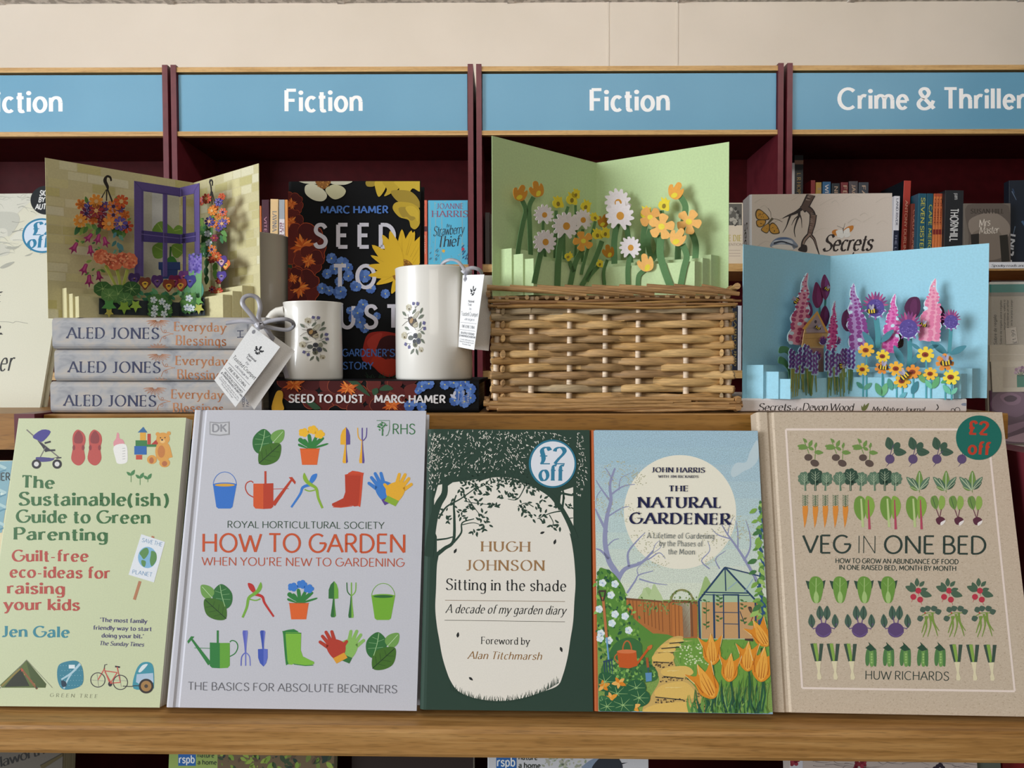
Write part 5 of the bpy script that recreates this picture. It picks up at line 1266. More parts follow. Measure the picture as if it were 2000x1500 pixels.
# ------------------------------------------------ folded tags on ribbons
def quad_frame(p, d):              # p: four corners TL TR BR BL in photo pixels with depths
    q = [at(x, y, z) for (x, y), z in zip(p, d)]
    return q
def tag_leaf(A, col, corners):
    A.plate(corners, col, 3e-4, 0, False)
def oak_logo(A, P):
    """oak-leaf sprig; P maps unit coordinates (x right, y up, 0..1) to the view"""
    K = '2a2b30'
    def sm(s): A.sm([P(x/100, y/100) for x, y in prs(s)], K, 3)
    sm('50 48 42 56 46 64 38 70 44 78 38 86 46 92 50 100 56 92 62 86 56 80 62 72 56 66 60 58')
    sm('58 50 62 60 70 58 74 68 84 66 88 76 98 76 100 66 92 58 94 50 84 50 78 42 66 44')
    sm('46 46 36 50 32 58 20 58 18 68 6 66 2 56 10 48 6 40 18 38 24 30 36 36')
    sm('40 30 28 26 20 30 12 24 18 14 28 18 38 18'); sm('58 36 70 40 78 32 86 26 76 22 66 26'); sm('44 20 56 26 68 22 74 10 62 8 60 0 48 4 40 0 34 10')
def tag_text(A, P, T):
    """lines of print; P(u, v) with u across 0..1 and v down 0..1"""
    K = '55565e'
    def tx(s, u0, u1, v, h, pen, c=K): a = P(u0, v); b = P(u1, v); c0 = P(u0, v - h); cap = math.hypot(c0[0]-a[0], c0[1]-a[1]); text(A, s, a[0], a[1], b[0], b[1], cap, c, pen)
    tx('National', .38, .68, .375, .032, SANS); tx('Trust', .38, .56, .42, .032, SANS); tx('by', .46, .58, .475, .03, HAND, '8a8a92')
    tx('Toasted Crumpet', .06, .96, .56, .056, HANDU, '3a3b42'); tx('designs', .25, .8, .62, .035, HAND, '8a8a92')
    A.line([P(.06, .655), P(.94, .655)], .6 * T, '6a6a72'); tx('FINE BONE CHINA', .14, .86, .725, .04, Pen(12, 6, sf=8, sp=10)); A.line([P(.06, .755), P(.94, .755)], .6 * T, '6a6a72')
    tx('BEAUTIFULLY DESIGNED', .12, .9, .81, .028, SANS); tx('& HANDFINISHED IN BRITAIN', .04, .97, .85, .028, SANS)
    for s, a, b, v in (('A royalty will be given to the', .1, .92, .895), ('National Trust through the sale of', .08, .94, .925), ('this product range', .24, .76, .955)): tx(s, a, b, v, .022, HANDU, '7a7a82')
def ribbon(mb, pts, w, th=.0003):
    """flat ribbon along points; w half-width vector per point"""
    P = catmull([tuple(p) for p in pts], False, 6); n = len(P); vs = []
    for i, p in enumerate(P):
        p = Vector(p); t = Vector(P[min(i+1, n-1)]) - Vector(P[max(i-1, 0)])
        s = t.cross(Vector((.25, -1, .35))).normalized() * w
        vs += [p - s, p + s, p + s + Vector((0, th, 0)), p - s + Vector((0, th, 0))]
    fs = []
    for i in range(n-1):
        for j in range(4): fs.append((i*4 + j, i*4 + (j+1) % 4, i*4 + 4 + (j+1) % 4, i*4 + 4 + j))
    mb.add(vs, fs, None, (.6, .6, .65), True)
def swing_tag(label, front, fd, back, bd, rib, view):
    q = quad_frame(front, fd)
    fr = Frame(q[3], q[2] - q[3], q[0] - q[3])
    root = empty('gift_tag', fr.mat(), label, 'gift tag')
    A = Art(fr, (0, 0, 1, 1), MB('paper'), 'paper', 1.15)
    A.plate(front, 'eceff8', 3e-4, 0, False)
    (tl, tr, br, bl) = front
    def P(u, v): return (tl[0]*(1-u)*(1-v) + tr[0]*u*(1-v) + br[0]*u*v + bl[0]*(1-u)*v, tl[1]*(1-u)*(1-v) + tr[1]*u*(1-v) + br[1]*u*v + bl[1]*(1-u)*v)
    A.layer(); oak_logo(A, lambda x, y: P(.42 + .28*x, .285 - .14*y)); tag_text(A, P, 1)
    h = P(.14, .055); A.ell(h[0], h[1], 3.2, 4.2, '8a8a90', rot=.5); A.mb.build('front_leaf', root)
    q2 = quad_frame(back, bd); f2 = Frame(q2[3], q2[2] - q2[3], q2[0] - q2[3])
    A = Art(f2, (0, 0, 1, 1), MB('paper'), 'paper', 1.15); A.plate(back, 'dcd8d4', 3e-4, 0, False)
    A.mb.build('back_leaf', root, fr.mat().inverted() @ f2.mat())
    mb = MB('ribbon_satin'); inv = fr.mat().inverted()
    for pts, w in rib: ribbon(mb, [at(*p) for p in pts], w * 1.35)
    for i, v in enumerate(mb.v): mb.v[i] = tuple(inv @ Vector(v))
    mb.build('ribbon', root)
    return root
swing_tag('white folded tag on a grey ribbon hanging askew from the small mug handle', [(491.8, 636.3), (547.3, 677.8), (459.8, 795.3), (418.5, 742.3)], (.700, .701, .705, .704), [(511, 638), (576.2, 685.6), (496.5, 800.5), (456, 745)], (.708, .709, .712, .711),
    [([(506, 634, .702), (488, 612, .700), (474, 594, .700), (477, 581, .702), (490, 577, .704), (503, 583, .706), (508, 600, .706), (505, 618, .704), (508, 634, .702)], .0016),
     ([(506, 633, .702), (490, 628, .701), (470, 627, .702), (441, 631, .704)], .0016), ([(508, 633, .702), (530, 626, .700), (555, 623, .700), (570, 628, .704), (573, 637, .708), (562, 644, .708), (540, 642, .705), (512, 636, .702)], .0014),
     ([(518, 640, .702), (532, 660, .707), (546, 690, .715), (556, 720, .722), (561, 738, .726)], .0016), ([(502, 630, .7), (507, 637, .6985), (514, 634, .7)], .0026)], None)
swing_tag('white folded tag on a grey ribbon hanging upright from the large mug handle', [(903.6, 537.4), (945.8, 536), (926, 683.7), (894.5, 677.5)], (.735, .702, .702, .735), [(905, 538), (968.2, 537.8), (954.6, 685.2), (897, 679)], (.737, .742, .742, .737),
    [([(908, 530, .728), (902, 519, .738), (893, 510, .75), (880, 507, .76), (868, 512, .765), (860, 523, .766)], .0015), ([(908, 528, .728), (922, 523, .727), (936, 527, .728), (942, 536, .732)], .0015), ([(905, 526, .727), (911, 531, .7255), (918, 526, .727)], .0026), ([(910, 530, .728), (910, 541, .727), (911, 550, .729)], .0014)], None)
# ------------------------------------------------ wicker basket
bo = at(1195, 806.5, .714)
BW, BD, BH = .2325, .165, .1215
BM = Matrix.Translation((bo.x, bo.y, ZT + .0004)) @ Matrix.Rotation(YAW, 4, 'Z')
basket = empty('wicker_basket', BM, 'rectangular wicker basket of pale brown willow, standing between the large mug and the blue card', 'basket')
Z_LID = ZT + .1135
WC = ['b08c5e', 'a57e4c', 'ba9662', '977650', 'bd9a66', 'aa8450', 'a18c6c', '93744c']
rg = random.Random(21)
hw = BW / 2
fs_ = [(978 - 1195, .0), (1037 - 1195, 0), (1112 - 1195, 0), (1183 - 1195, 0), (1249 - 1195, 0), (1338 - 1195, 0), (1415 - 1195, 0)]
fxs = [k[0] * .714 / FOC for k in fs_]; fxs[0] = -hw + .006; fxs[-1] = hw - .006
per = [(x, 0.004, 'f') for x in fxs] + [(hw - .003, BD*.25, 's'), (hw - .003, BD*.5, 's'), (hw - .003, BD*.75, 's')] + [(x, BD - .004, 'b') for x in fxs[::-1]] + [(-hw + .003, BD*.75, 's'), (-hw + .003, BD*.5, 's'), (-hw + .003, BD*.25, 's')]
for x, y, k in per:
    mb = MB('wicker'); j = rg.uniform(-.001, .001)
    mb.tube([(x*1.01 + j, y, .004), (x + j*2, y, .05), (x*.985, y, .112 if k == 'f' else .110)], [.0031, .0028, .0025], 8, None, lin('d6bfa4', 1.3)); mb.build('upright_stake', basket)
rows = 13
for rI in range(rows):
    z0 = .0155 + rI * .0069; mb = MB('wicker')
    n = len(per)
    # four sides, each woven with its own rods, ends cut just past the corners
    for side, idx in (('f', list(range(0, 7))), ('r', [6, 7, 8, 9, 10]), ('b', list(range(10, 17))), ('l', [16, 17, 18, 19, 0])):
        P = []; base = []
        for q, i in enumerate(idx):
            x, y, _ = per[i]; s = 1 if (i + rI) % 2 else -1
            nx, ny = {'f': (0, -1), 'r': (1, 0), 'b': (0, 1), 'l': (-1, 0)}[side]
            P.append((x + nx*s*.0042, y + ny*s*.0042, z0 + rg.uniform(-.0009, .0009)))
        d0 = Vector(P[0]) - Vector(P[1]); d1 = Vector(P[-1]) - Vector(P[-2])
        P = [tuple(Vector(P[0]) + d0.normalized() * .006)] + P + [tuple(Vector(P[-1]) + d1.normalized() * .006)]
        # split the run into rods that taper from a thick butt to a thin tip
        C_ = catmull(P, False, 6); m = len(C_); k = 0; start = True
        cuts = [0]
        while cuts[-1] < m - 1: cuts.append(min(m - 1, cuts[-1] + rg.choice([11, 12, 14, 17, 20, 24])))
        if len(cuts) > 2 and cuts[-1] - cuts[-2] < 7: cuts.pop(-2)
        for c0, c1 in zip(cuts, cuts[1:]):
            c0 = max(0, c0 - 4); seg = C_[c0:c1 + 1]
            if len(seg) < 3: continue
            L = len(seg); big = rg.uniform(.0040, .0046); fl = rg.random() < .5
            rad = []
            for i in range(L):
                t = i / (L - 1); t = 1 - t if fl else t
                rad.append(big * (.74 + .26 * min(1, t * 2.2)) if t < .5 else big * (1 - .16 * (t - .5)))
            rad = [max(.0019, v) for v in rad]
            col = lin(rg.choice(WC), 1.22)
            seg = [(p[0], p[1], p[2] + (.0012 if not fl else -.0008) * (i / L - .5)) for i, p in enumerate(seg)]
            mb.tube(seg, rad, 8, None, col, .55 if side in 'fb' else .55)
    mb.build('weaver', basket)
def border(name, z, out, rods, zs, cols, jit=.0015, rr=(.0016, .0022), seglen=9):
    mb = MB('wicker')
    R = [(-hw - out, -out), (hw + out, -out), (hw + out, BD + out), (-hw - out, BD + out)]
    for s in range(4):
        a = Vector((*R[s], 0)); b = Vector((*R[(s+1) % 4], 0)); L = (b - a).length
        for k in range(rods):
            t0 = rg.uniform(-.03, .35) if k % 2 else rg.uniform(-.02, .05); t1 = min(1.02, t0 + rg.uniform(.55, .98)) if k % 2 else rg.uniform(.93, 1.02)
            za = z + zs * (k / max(1, rods - 1)); pts = []
            nrm = Vector((0, 0, 1)).cross((b - a).normalized())
            o0 = rg.uniform(-.001, .0025)
            for i in range(seglen):
                t = t0 + (t1 - t0) * i / (seglen - 1); p = a.lerp(b, t) - nrm * (o0 * (1 - abs(2*t - 1)) + rg.uniform(0, jit*.3)); p.z = za + jit * math.sin(t * 7 + k * 1.9) + rg.uniform(-.0003, .0003)
                pts.append(p)
            r0 = rg.uniform(*rr); mb.tube(catmull([tuple(p) for p in pts], False, 3), [r0 * (1.1 - .45 * i / (3*(seglen-1))) for i in range(3*(seglen-1)+1)], 7, None, lin(rg.choice(cols), 1.25))
    return mb.build(name, basket)
border('base_border', .0035, .003, 9, .009, ['8f6a40', 'a07a4c', '9a7348', 'b08c60'], .0012, (.0022, .0030))
border('upper_border', .1015, .0015, 6, .006, ['8a643c', '7a5632', '94703f'], .0014, (.0014, .0020))
def lid():
    mb = MB('wicker')
    for i in range(24):                                   # rods running front to back
        x = -hw + .006 + i * (BW - .012) / 23
        mb.tube([(x, -.001, .1100 + .001*(i % 2)), (x, BD*.5, .1105), (x, BD + .001, .1100)], [.0022, .0024, .0022], 7, None, lin(rg.choice(WC), 1.22))
    for j in range(17):
        y = .006 + j * (BD - .012) / 16
        mb.tube([(-hw + .002, y, .1112), (0, y, .1116), (hw - .002, y, .1112)], .0019, 6, None, lin(rg.choice(WC), 1.22))
    return mb.build('lid', basket)
lid()
# plaited lid rim: short slanting rods overlapping along each side
mb = MB('wicker')
R = [(-hw - .001, -.0025), (hw + .001, -.0025), (hw + .001, BD + .0025), (-hw - .001, BD + .0025)]
for s in range(4):
    a = Vector((*R[s], 0)); b = Vector((*R[(s+1) % 4], 0)); L = (b - a).length; n = int(L / .026)
    nrm = Vector((0, 0, 1)).cross((b - a).normalized())
    for k in range(n + 1):
        t0 = (k - .25) / n; t1 = t0 + rg.uniform(.085, .105) / L
        t0 = max(t0, -.01); t1 = min(t1, 1.012)
        if t1 - t0 < .1: continue
        p = [a.lerp(b, t0 + (t1 - t0)*u) - nrm * (.001 + .0012 * math.sin(PI*u)) for u in (0, .3, .65, 1)]
        zz = [.1205, .1185, .1160, .1130]
        rr = rg.uniform(.0023, .0030)
        mb.tube(catmull([(q.x, q.y, z) for q, z in zip(p, zz)], False, 4), [rr*(1.05 - .3*i/12) for i in range(13)], 8, None, lin(rg.choice(['8f6a42', '9a7448', '84603a', 'a58052']), 1.25))
mb.build('lid_rim', basket)
# ------------------------------------------------ cellophane gift pack at the right edge
KV = (1700, 500, .26667, .26667)
d_ = .742
zr = at(1970, 868, d_).z
p0 = at(1931, 868, d_); 
lm = Matrix.Translation((p0.x - .002, d_ - .012, zr))
m_ = MB('paper'); m_.box((0, 0, -.0065), (.2, .16, -.0002), None, lin('d0c8c4')); m_.build('ledge_board', UNIT, FM.inverted() @ lm)
m_ = MB('maroon'); m_.box((.004, .004, -.2), (.2, .012, -.0066)); m_.build('ledge_support', UNIT, FM.inverted() @ lm)
fr = Frame(p0, (1, -.02, 0), (0, .06, 1))
pk = empty('gift_pack', fr.mat(), 'clear-wrapped gift envelope pack with rotated print and handwritten price, right edge', 'gift pack')
A = Art(fr, KV, MB('card'), 'card', 1.1)
H_ = fr.uv(1940, 552)[1]
A.mb.box((0, 0, -.004), (.15, H_, 0), None, lin('a9a093', 1.1)); A.layer()
A.poly('870 205 1500 200 1500 262 872 268', '3f8078'); A.poly('870 190 1500 186 1500 204 870 208', 'c8c6c0'); A.poly('870 268 1500 262 1500 290 872 296', '8a857c')
K = '5a5650'
text(A, 'Sobre de regalo', 926, 648, 922, 430, 22, K, SANS)
for x, y0, y1, s in ((962, 648, 322, 'Sobre de regalo para regalar'), (988, 540, 322, 'sorpresas, vales o'), (1012, 540, 322, 'de escribirse un sefior'), (1040, 510, 322, 'en la tarjeta o juego')): text(A, s, x, y0, x - 1, y1, 14, K, SANS)
A.mb.build('backing_card', pk)
A = Art(fr, KV, MB('paper'), 'paper', 1.1); A.plate('985 530 1062 522 1075 640 990 648', 'c6bcb0', 2e-4, 8e-4, False); A.base = 9e-4; A.layer(); text(A, '£1.99', 1068, 640, 1052, 540, 26, '55504c', HANDU); A.mb.build('price_tag', pk)
A = Art(fr, KV, MB('card'), 'card', 1.1)
A.plate('866 652 1500 648 1500 770 868 775', 'c0b5a4', 5e-4, 1.2e-3, False); A.plate('872 775 1500 765 1500 990 884 997', 'c9bfae', 8e-4, 2.4e-3, False); A.base = 1.3e-3; A.layer()
for i in range(28): A.line([(872 + i*11, 722), (878 + i*11, 722)], 4, 'e0d8cc')
A.base = 2.5e-3; A.poly('960 815 1130 810 1130 960 960 965', 'bdb2a2'); A.layer(); A.poly('1060 876 1122 876 1120 960 1062 962', '3c7a68'); A.ell(1091, 876, 31, 7, '2c5f52')
for i, (x, y) in enumerate(((1056, 832), (1078, 822), (1100, 818), (1118, 826), (1066, 850), (1090, 840), (1112, 846), (1050, 856))): A.ell(x, y, 12, 12, ('9c7a92', 'b59aa8', '84607c')[i % 3]); A.line([(x, y + 6), (1091, 880)], 3, '5f7058')
A.mb.build('flap', pk)
A = Art(fr, KV, MB('card'), 'card', 1.1); A.plate('866 985 1500 985 1500 1372 875 1374', '5a3f52', 5e-4, 1.6e-3, False); A.base = 1.7e-3; A.layer()
for p, c in (('870 1080 920 1010 1010 990 1100 1000 1160 1060 1150 1130 1060 1180 960 1150 900 1130', '74566c'), ('940 1030 1010 1000 1090 1030 1080 1080 1000 1090', '8a6a80'), ('875 1260 1000 1240 1125 1210 1160 1230 1000 1300 880 1330', '8a6a80'), ('970 1350 1060 1310 1160 1290 1160 1360', 'a88a9a')): A.sm(p, c, 5); A.layer()
A.sm('970 1040 1020 1020 1066 1040 1040 1065 990 1066', '4a3144'); A.mb.build('patterned_paper', pk)
A = Art(fr, KV, MB('clear_film'), 'clear_film', 1.0); A.plate('864 186 1500 182 1500 1372 872 1374', 'ffffff', 1e-4, 4.5e-3, False); A.mb.build('clear_wrap', pk)
# ---------------------------------------------------------------- pop-up greeting cards
class Card:
    def __init__(s, tl, sp, tr, d, zb, label, panel, view, name='pop_up_card'):
        s.view = view
        a = at(*tl, d); b = onz(*sp, a.z); c = onz(*tr, a.z)
        s.z0 = zb; h = s.h = a.z - zb
        s.L = Vector((a.x, a.y, s.z0)); s.S = Vector((b.x, b.y, s.z0)); s.R = Vector((c.x, c.y, s.z0))
        s.wl = (s.L - s.S).length; s.wr = (s.R - s.S).length
        s.dl = (s.L - s.S) / s.wl; s.dr = (s.R - s.S) / s.wr
        s.root = empty(name, Matrix.Translation(s.S), label, 'pop-up card')
        s.fl = Frame(s.L, -s.dl, (0, 0, 1)); s.fr = Frame(s.S, s.dr, (0, 0, 1))
        s.loc = Matrix.Translation(-s.S); s.col = panel
        for side, f, w in (('l', s.fl, s.wl), ('r', s.fr, s.wr)):
            mb = MB('card'); t = .0006
            mb.box((0, 0, -t), (w, h, 0), None, lin(panel, GAIN))
            setattr(s, 'mb' + side, mb)
    def panels(s):
        for side, f in (('l', s.fl), ('r', s.fr)):
            o = getattr(s, 'mb' + side).build('panel', s.root, s.loc @ f.mat())
    def frame(s, side, k):
        return Frame(s.L + s.dr * k, -s.dl, (0, 0, 1)) if side == 'l' else Frame(s.S + s.dl * k, s.dr, (0, 0, 1))
    def part(s, name, side, k, fn, parent=None):
        f = s.frame(side, k)
        A = Art(f, s.view, MB('card'), 'card', GAIN)
        fn(A)
        return A.mb.build(name, s.root, s.loc @ f.mat())
    def strip(s, k, hl, hr, ml, mr, col, art=None):
        """V-shaped paper strip k in front of the fold with tabs back to both panels; ml, mr = gap to the panel's outer edge"""
        t = .0005; mb = MB('card'); c = lin(col, GAIN)
        A_ = s.S + (s.dl + s.dr) * k
        l0 = s.L + s.dr * k - s.dl * ml; r0 = s.R + s.dl * k - s.dr * mr
        pts = [l0 - s.dr * k, l0, A_, r0, r0 - s.dl * k]; hs = [hl, hl, (hl + hr) / 2, hr, hr]
        for i in range(4):
            a, b = pts[i], pts[i+1]
            n = Vector((0, 0, 1)).cross(b - a).normalized() * t
            if n.y > 0: n = -n
            q = []
            for p, h in ((a, hs[i]), (b, hs[i+1])):
                for z in (0.0003, h):
                    q += [p + Vector((0, 0, z)) - s.S, p + Vector((0, 0, z)) - n - s.S]
            mb.add(q, [(0, 4, 6, 2), (1, 3, 7, 5), (2, 6, 7, 3), (0, 2, 3, 1), (4, 5, 7, 6), (0, 1, 5, 4)], None, c)
        return mb.build('fold_strip', s.root)
def fl5(A, x, y, r, col, cen, n=5, cr=.3, rot=0, edge=None, sq=1.0, th=4e-4, gap=.55, wob=.1):
    rg = random.Random(int(x * 13 + y)); pts = []
    for k in range(n):
        a = rot + k * 2*PI/n
        for da, q in ((-.5, gap), (-.3, .93), (0, 1 + rg.uniform(-wob, wob)), (.3, .95)):
            b = a + da * 2*PI/n; pts.append((x + r*q*math.cos(b), y + r*q*math.sin(b)*sq))
    if edge: A.plate([(x + (p[0]-x)*1.12, y + (p[1]-y)*1.12) for p in pts], edge, th); A.layer(); A.sm(pts, col, 3)
    else: A.plate(pts, col, th, n=3)
    if cen: A.layer(); A.ell(x, y, r*cr, r*cr*sq, cen); A.layer(-1)
    if edge: A.layer(-1)
# ------------------------------------------------ basket with lid (its top carries the green card)
GV = (930, 250, .26, .26)
G = Card((961, 265), (1165, 318), (1424, 277), .722, Z_LID, 'pale green pop-up card of daisies and orange poppies standing on the wicker basket', 'b5ca98', GV)
G.panels()
for k, hl, hr, m in ((.013, .046, .042, .010), (.024, .040, .038, .012), (.034, .035, .034, .014)): G.strip(k, hl, hr, m, m, 'b9ce9d')
ST = '567a4e'
def stem(card, side, k, pts, w, w2=None, col=ST):
    def f(A):
        p = catmull(prs(pts), False, 5); n = len(p); a = []; b = []; W2 = w if w2 is None else w2
        for i in range(n):
            x0, y0 = p[max(i-1, 0)]; x1, y1 = p[min(i+1, n-1)]; d = math.hypot(x1-x0, y1-y0) or 1; q = (w + (W2-w)*i/(n-1)) / 2
            a.append((p[i][0] - (y1-y0)/d*q, p[i][1] + (x1-x0)/d*q)); b.append((p[i][0] + (y1-y0)/d*q, p[i][1] - (x1-x0)/d*q))
        A.plate(a + b[::-1], col, 4e-4, 3e-4, False)
    card.part('stem', side, k, f)
OR, OR2, YE, YB, DW = 'd99a45', 'e0ab62', 'd8c53a', '87742c', 'dcd4d6'
def daisy(x, y, r, side, k):
    def f(A):
        rg = random.Random(int(x)); n = 13; pts = []
        for j in range(n):
            a = 2*PI*j/n + .2
            if abs((a % (2*PI)) - PI/2) < .2: pts.append((x + r*.55*math.cos(a), y + r*.55*math.sin(a))); continue
            for da, q in ((-.42, .78), (-.22, .98), (.0, 1.03 + rg.uniform(-.05, .05)), (.22, .98)):
                b = a + da * 2*PI/n; pts.append((x + r*q*math.cos(b), y + r*q*math.sin(b)*1.04))
        A.plate(pts, DW, 4e-4, 1e-3, n=3)
        A.base = 1.06e-3; A.layer(); A.ell(x + r*.05, y + r*.03, r*.27, r*.29, 'c98f3c')
    G.part('daisy', side, k, f)
def cup(x, y, s, a, side, k, col=OR):
    def f(A):
        def T(px, py): return (x + (px*math.cos(a) - py*math.sin(a))*s, y + (px*math.sin(a) + py*math.cos(a))*s)
        A.T = T; A.plate('-30 55 -58 10 -60 -30 -38 -40 -25 -20 -10 -68 15 -75 32 -55 30 -20 52 -40 62 -10 50 40 20 64', col, 4e-4, 1e-3, n=4)
        A.base = 1.06e-3; A.layer(); A.sm('-22 48 -10 20 10 12 26 22 20 44 0 58', 'd9c63e', 3)
    G.part('poppy', side, k, f)
def cosmos(x, y, r, side, k, rot=.3, col=OR2, n=4, cen='dccb48'):
    def f(A):
        pts = []
        for j in range(n):
            a = rot + 2*PI*j/n
            for da, q in ((-.5, .42), (-.34, .9), (-.12, 1.05), (.1, 1.0), (.34, .92)):
                b = a + da * 2*PI/n; pts.append((x + r*q*math.cos(b), y + r*q*math.sin(b)))
        A.plate(pts, col, 4e-4, 1e-3, n=3); A.base = 1.06e-3; A.layer(); A.ell(x, y, r*.26, r*.24, cen)
    G.part('poppy' if col != YE else 'buttercup', side, k, f)
def butter(x, y, s, side, k, a=0, cen=YB):
    def f(A):
        def T(px, py): return (x + (px*math.cos(a) - py*math.sin(a))*s, y + (px*math.sin(a) + py*math.cos(a))*s)
        A.T = T; A.plate('-20 50 -50 20 -45 -20 -30 -30 -40 -62 -10 -50 0 -68 18 -48 42 -50 40 -20 52 30 40 50 5 45', YE, 4e-4, 1e-3, n=4)
        A.base = 1.06e-3; A.layer(); A.ell(0, 12, 17, 22, cen, n=14)
    G.part('buttercup', side, k, f)
K1, K2, K3 = .013, .024, .034
for p, w in (('345 545 372 620 350 720 318 900 298 1150', 34), ('430 520 398 590 400 700 410 985', 34), ('505 700 502 760 520 1000', 20), ('600 620 595 800 590 1020', 24), ('690 590 660 720 660 1020', 22), ('745 580 750 800 740 1030', 18), ('800 760 795 880 800 1040', 22)): stem(G, 'l', K1, p, w)
for p, w in (('495 900 470 1000 435 1168', 40), ('650 790 622 930 610 1185', 44), ('800 915 745 1010 705 1186', 38), ('700 1000 718 1050 735 1080', 26), ('895 700 840 900 800 1050 790 1100', 22)): stem(G, 'l', K3 + .0012, p, w)
for p, w in (('945 850 895 980 830 1120 790 1186', 36), ('915 1040 860 1100 830 1150', 30), ('985 990 958 1080 966 1186', 22)): stem(G, 'l', K3 + .002, p, w)
for p, w in (('1060 720 1038 850 1040 1070', 44), ('1120 700 1142 820 1165 1050', 40), ('1275 700 1255 820 1250 1040', 40), ('1310 760 1290 860 1310 960', 40), ('1530 510 1572 590 1555 720 1520 880 1515 1025', 46), ('1615 775 1650 880 1640 1040', 46), ('1395 620 1400 700 1370 800', 30), ('1340 800 1370 900 1320 1000', 34)): stem(G, 'r', K1, p, w)
for p, w in (('1155 960 1140 1060 1142 1178', 36), ('1390 805 1382 940 1412 1060 1460 1190', 54), ('1550 875 1582 960 1560 1060 1535 1190', 46), ('1262 1070 1222 1110 1215 1186', 34)): stem(G, 'r', K3 + .0012, p, w)
cup(325, 492, .88, .25, 'l', K1, 'c98a35'); cup(450, 465, .88, -.35, 'l', K1, 'c98a35')
for a in ((610, 562, .8, -.1), (745, 497, .62, .2), (715, 535, .82, .1), (820, 588, .75, .35)): butter(a[0], a[1], a[2], 'l', K1, a[3])
daisy(505, 652, 72, 'l', K2); daisy(795, 690, 74, 'l', K1 + .004); daisy(668, 735, 98, 'l', K3 + .003); daisy(512, 855, 86, 'l', K3 + .003)
butter(885, 672, .6, 'l', K2, -.5); cup(950, 700, .72, .3, 'l', K1 + .003, 'c08030'); cosmos(800, 850, 74, 'l', K3 + .004, .6, OR, 5)
butter(905, 800, .72, 'l', K3 + .003, -.1); butter(966, 790, .7, 'l', K3 + .004, .15); butter(690, 966, .55, 'l', K3 + .003, .9, '98843c'); cup(988, 930, .72, -.3, 'l', K3 + .004, 'b87e2e'); butter(925, 1020, .5, 'l', K3 + .004, .2, '7d6f30')
daisy(1065, 560, 98, 'r', K1); daisy(1080, 658, 106, 'r', K2 - .003); daisy(1160, 898, 80, 'r', K3 + .003)
cup(1500, 475, .95, .35, 'r', K1); butter(1415, 578, .85, 'r', K1, .2); butter(1280, 640, .85, 'r', K1 - .003)
cosmos(1310, 672, 80, 'r', K1 + .003, .9, 'd49c55'); cosmos(1395, 742, 96, 'r', K3 + .003, -.1, OR2, 5); cosmos(1600, 706, 92, 'r', K2 - .003, .2, OR2, 5); cup(1515, 822, 1.0, .4, 'r', K3 + .003, OR2); cup(1275, 1018, .98, -.35, 'r', K3 + .003, OR2)
# ------------------------------------------------ blue card
BV = (1420, 280, .36, .36)
B = Card((1452, 477), (1622, 500), (1932, 475), .722, ZT + T_SEC + .0002, 'sky blue pop-up card of foxgloves, thistles and bees standing on a book at right', '96c6d8', BV)
B.panels()
for k, hl, hr, m in ((.016, .033, .029, .006), (.028, .0265, .024, .010), (.038, .0195, .0205, .012)): B.strip(k, hl, hr, m, m, '9accdf')
EDG = 'c2dce6'
def fox(side, k, x0, y0, x1, y1, w, c1, c2, edge=EDG):
    """spire of bells from tip (x0, y0) to foot (x1, y1)"""
    def f(A):
        rg = random.Random(int(x0)); n = 8; Lf = []; Rt = []
        for i in range(n + 1):
            t = i / n; x = x0 + (x1-x0)*t; y = y0 + (y1-y0)*t; h = w * (.22 + .78 * min(1, t*1.7)) * .5
            j = 1.0 if i % 2 else .66
            Lf.append((x - h*j, y)); Rt.append((x + h*(1.66 - j), y + 6))
        Lf[0] = (x0, y0 - 8)
        A.plate(Lf + Rt[::-1], edge, 4e-4, 8e-4, n=3); A.base = 8.6e-4
        A.layer(); A.sm([((p[0]-(x0+x1)/2)*.86 + (x0+x1)/2 if 0 else p[0] + (5 if q == 0 else -5), p[1]) for q, S_ in ((0, Lf), (1, Rt[::-1])) for p in S_], c1, 3)
        A.layer()
        for i in range(n*2):
            t = (i + .6) / (n*2); x = x0 + (x1-x0)*t; y = y0 + (y1-y0)*t; h = w * (.22 + .78 * min(1, t*1.7)) * .5
            for s in (-.62, .1, .68):
                if t < .2 and s > .3: continue
                A.ell(x + s*h + rg.uniform(-4, 4), y + rg.uniform(-5, 5), h*.25, h*.19, c2 if rg.random() < .9 else edge, rot=rg.uniform(-.6, .6), n=9)
    B.part('foxglove', side, k, f)
def spire(side, k, pts, c1, c2, name='tulip'):
    def f(A):
        A.plate(pts, c1, 4e-4, 6e-4, n=4); A.base = 6.6e-4; A.layer(); q = prs(pts); cx = sum(p[0] for p in q)/len(q); cy = sum(p[1] for p in q)/len(q)
        A.sm([(cx + (p[0]-cx)*.45 + 6, cy + (p[1]-cy)*.8) for p in q], c2, 3)
    B.part(name, side, k, f)
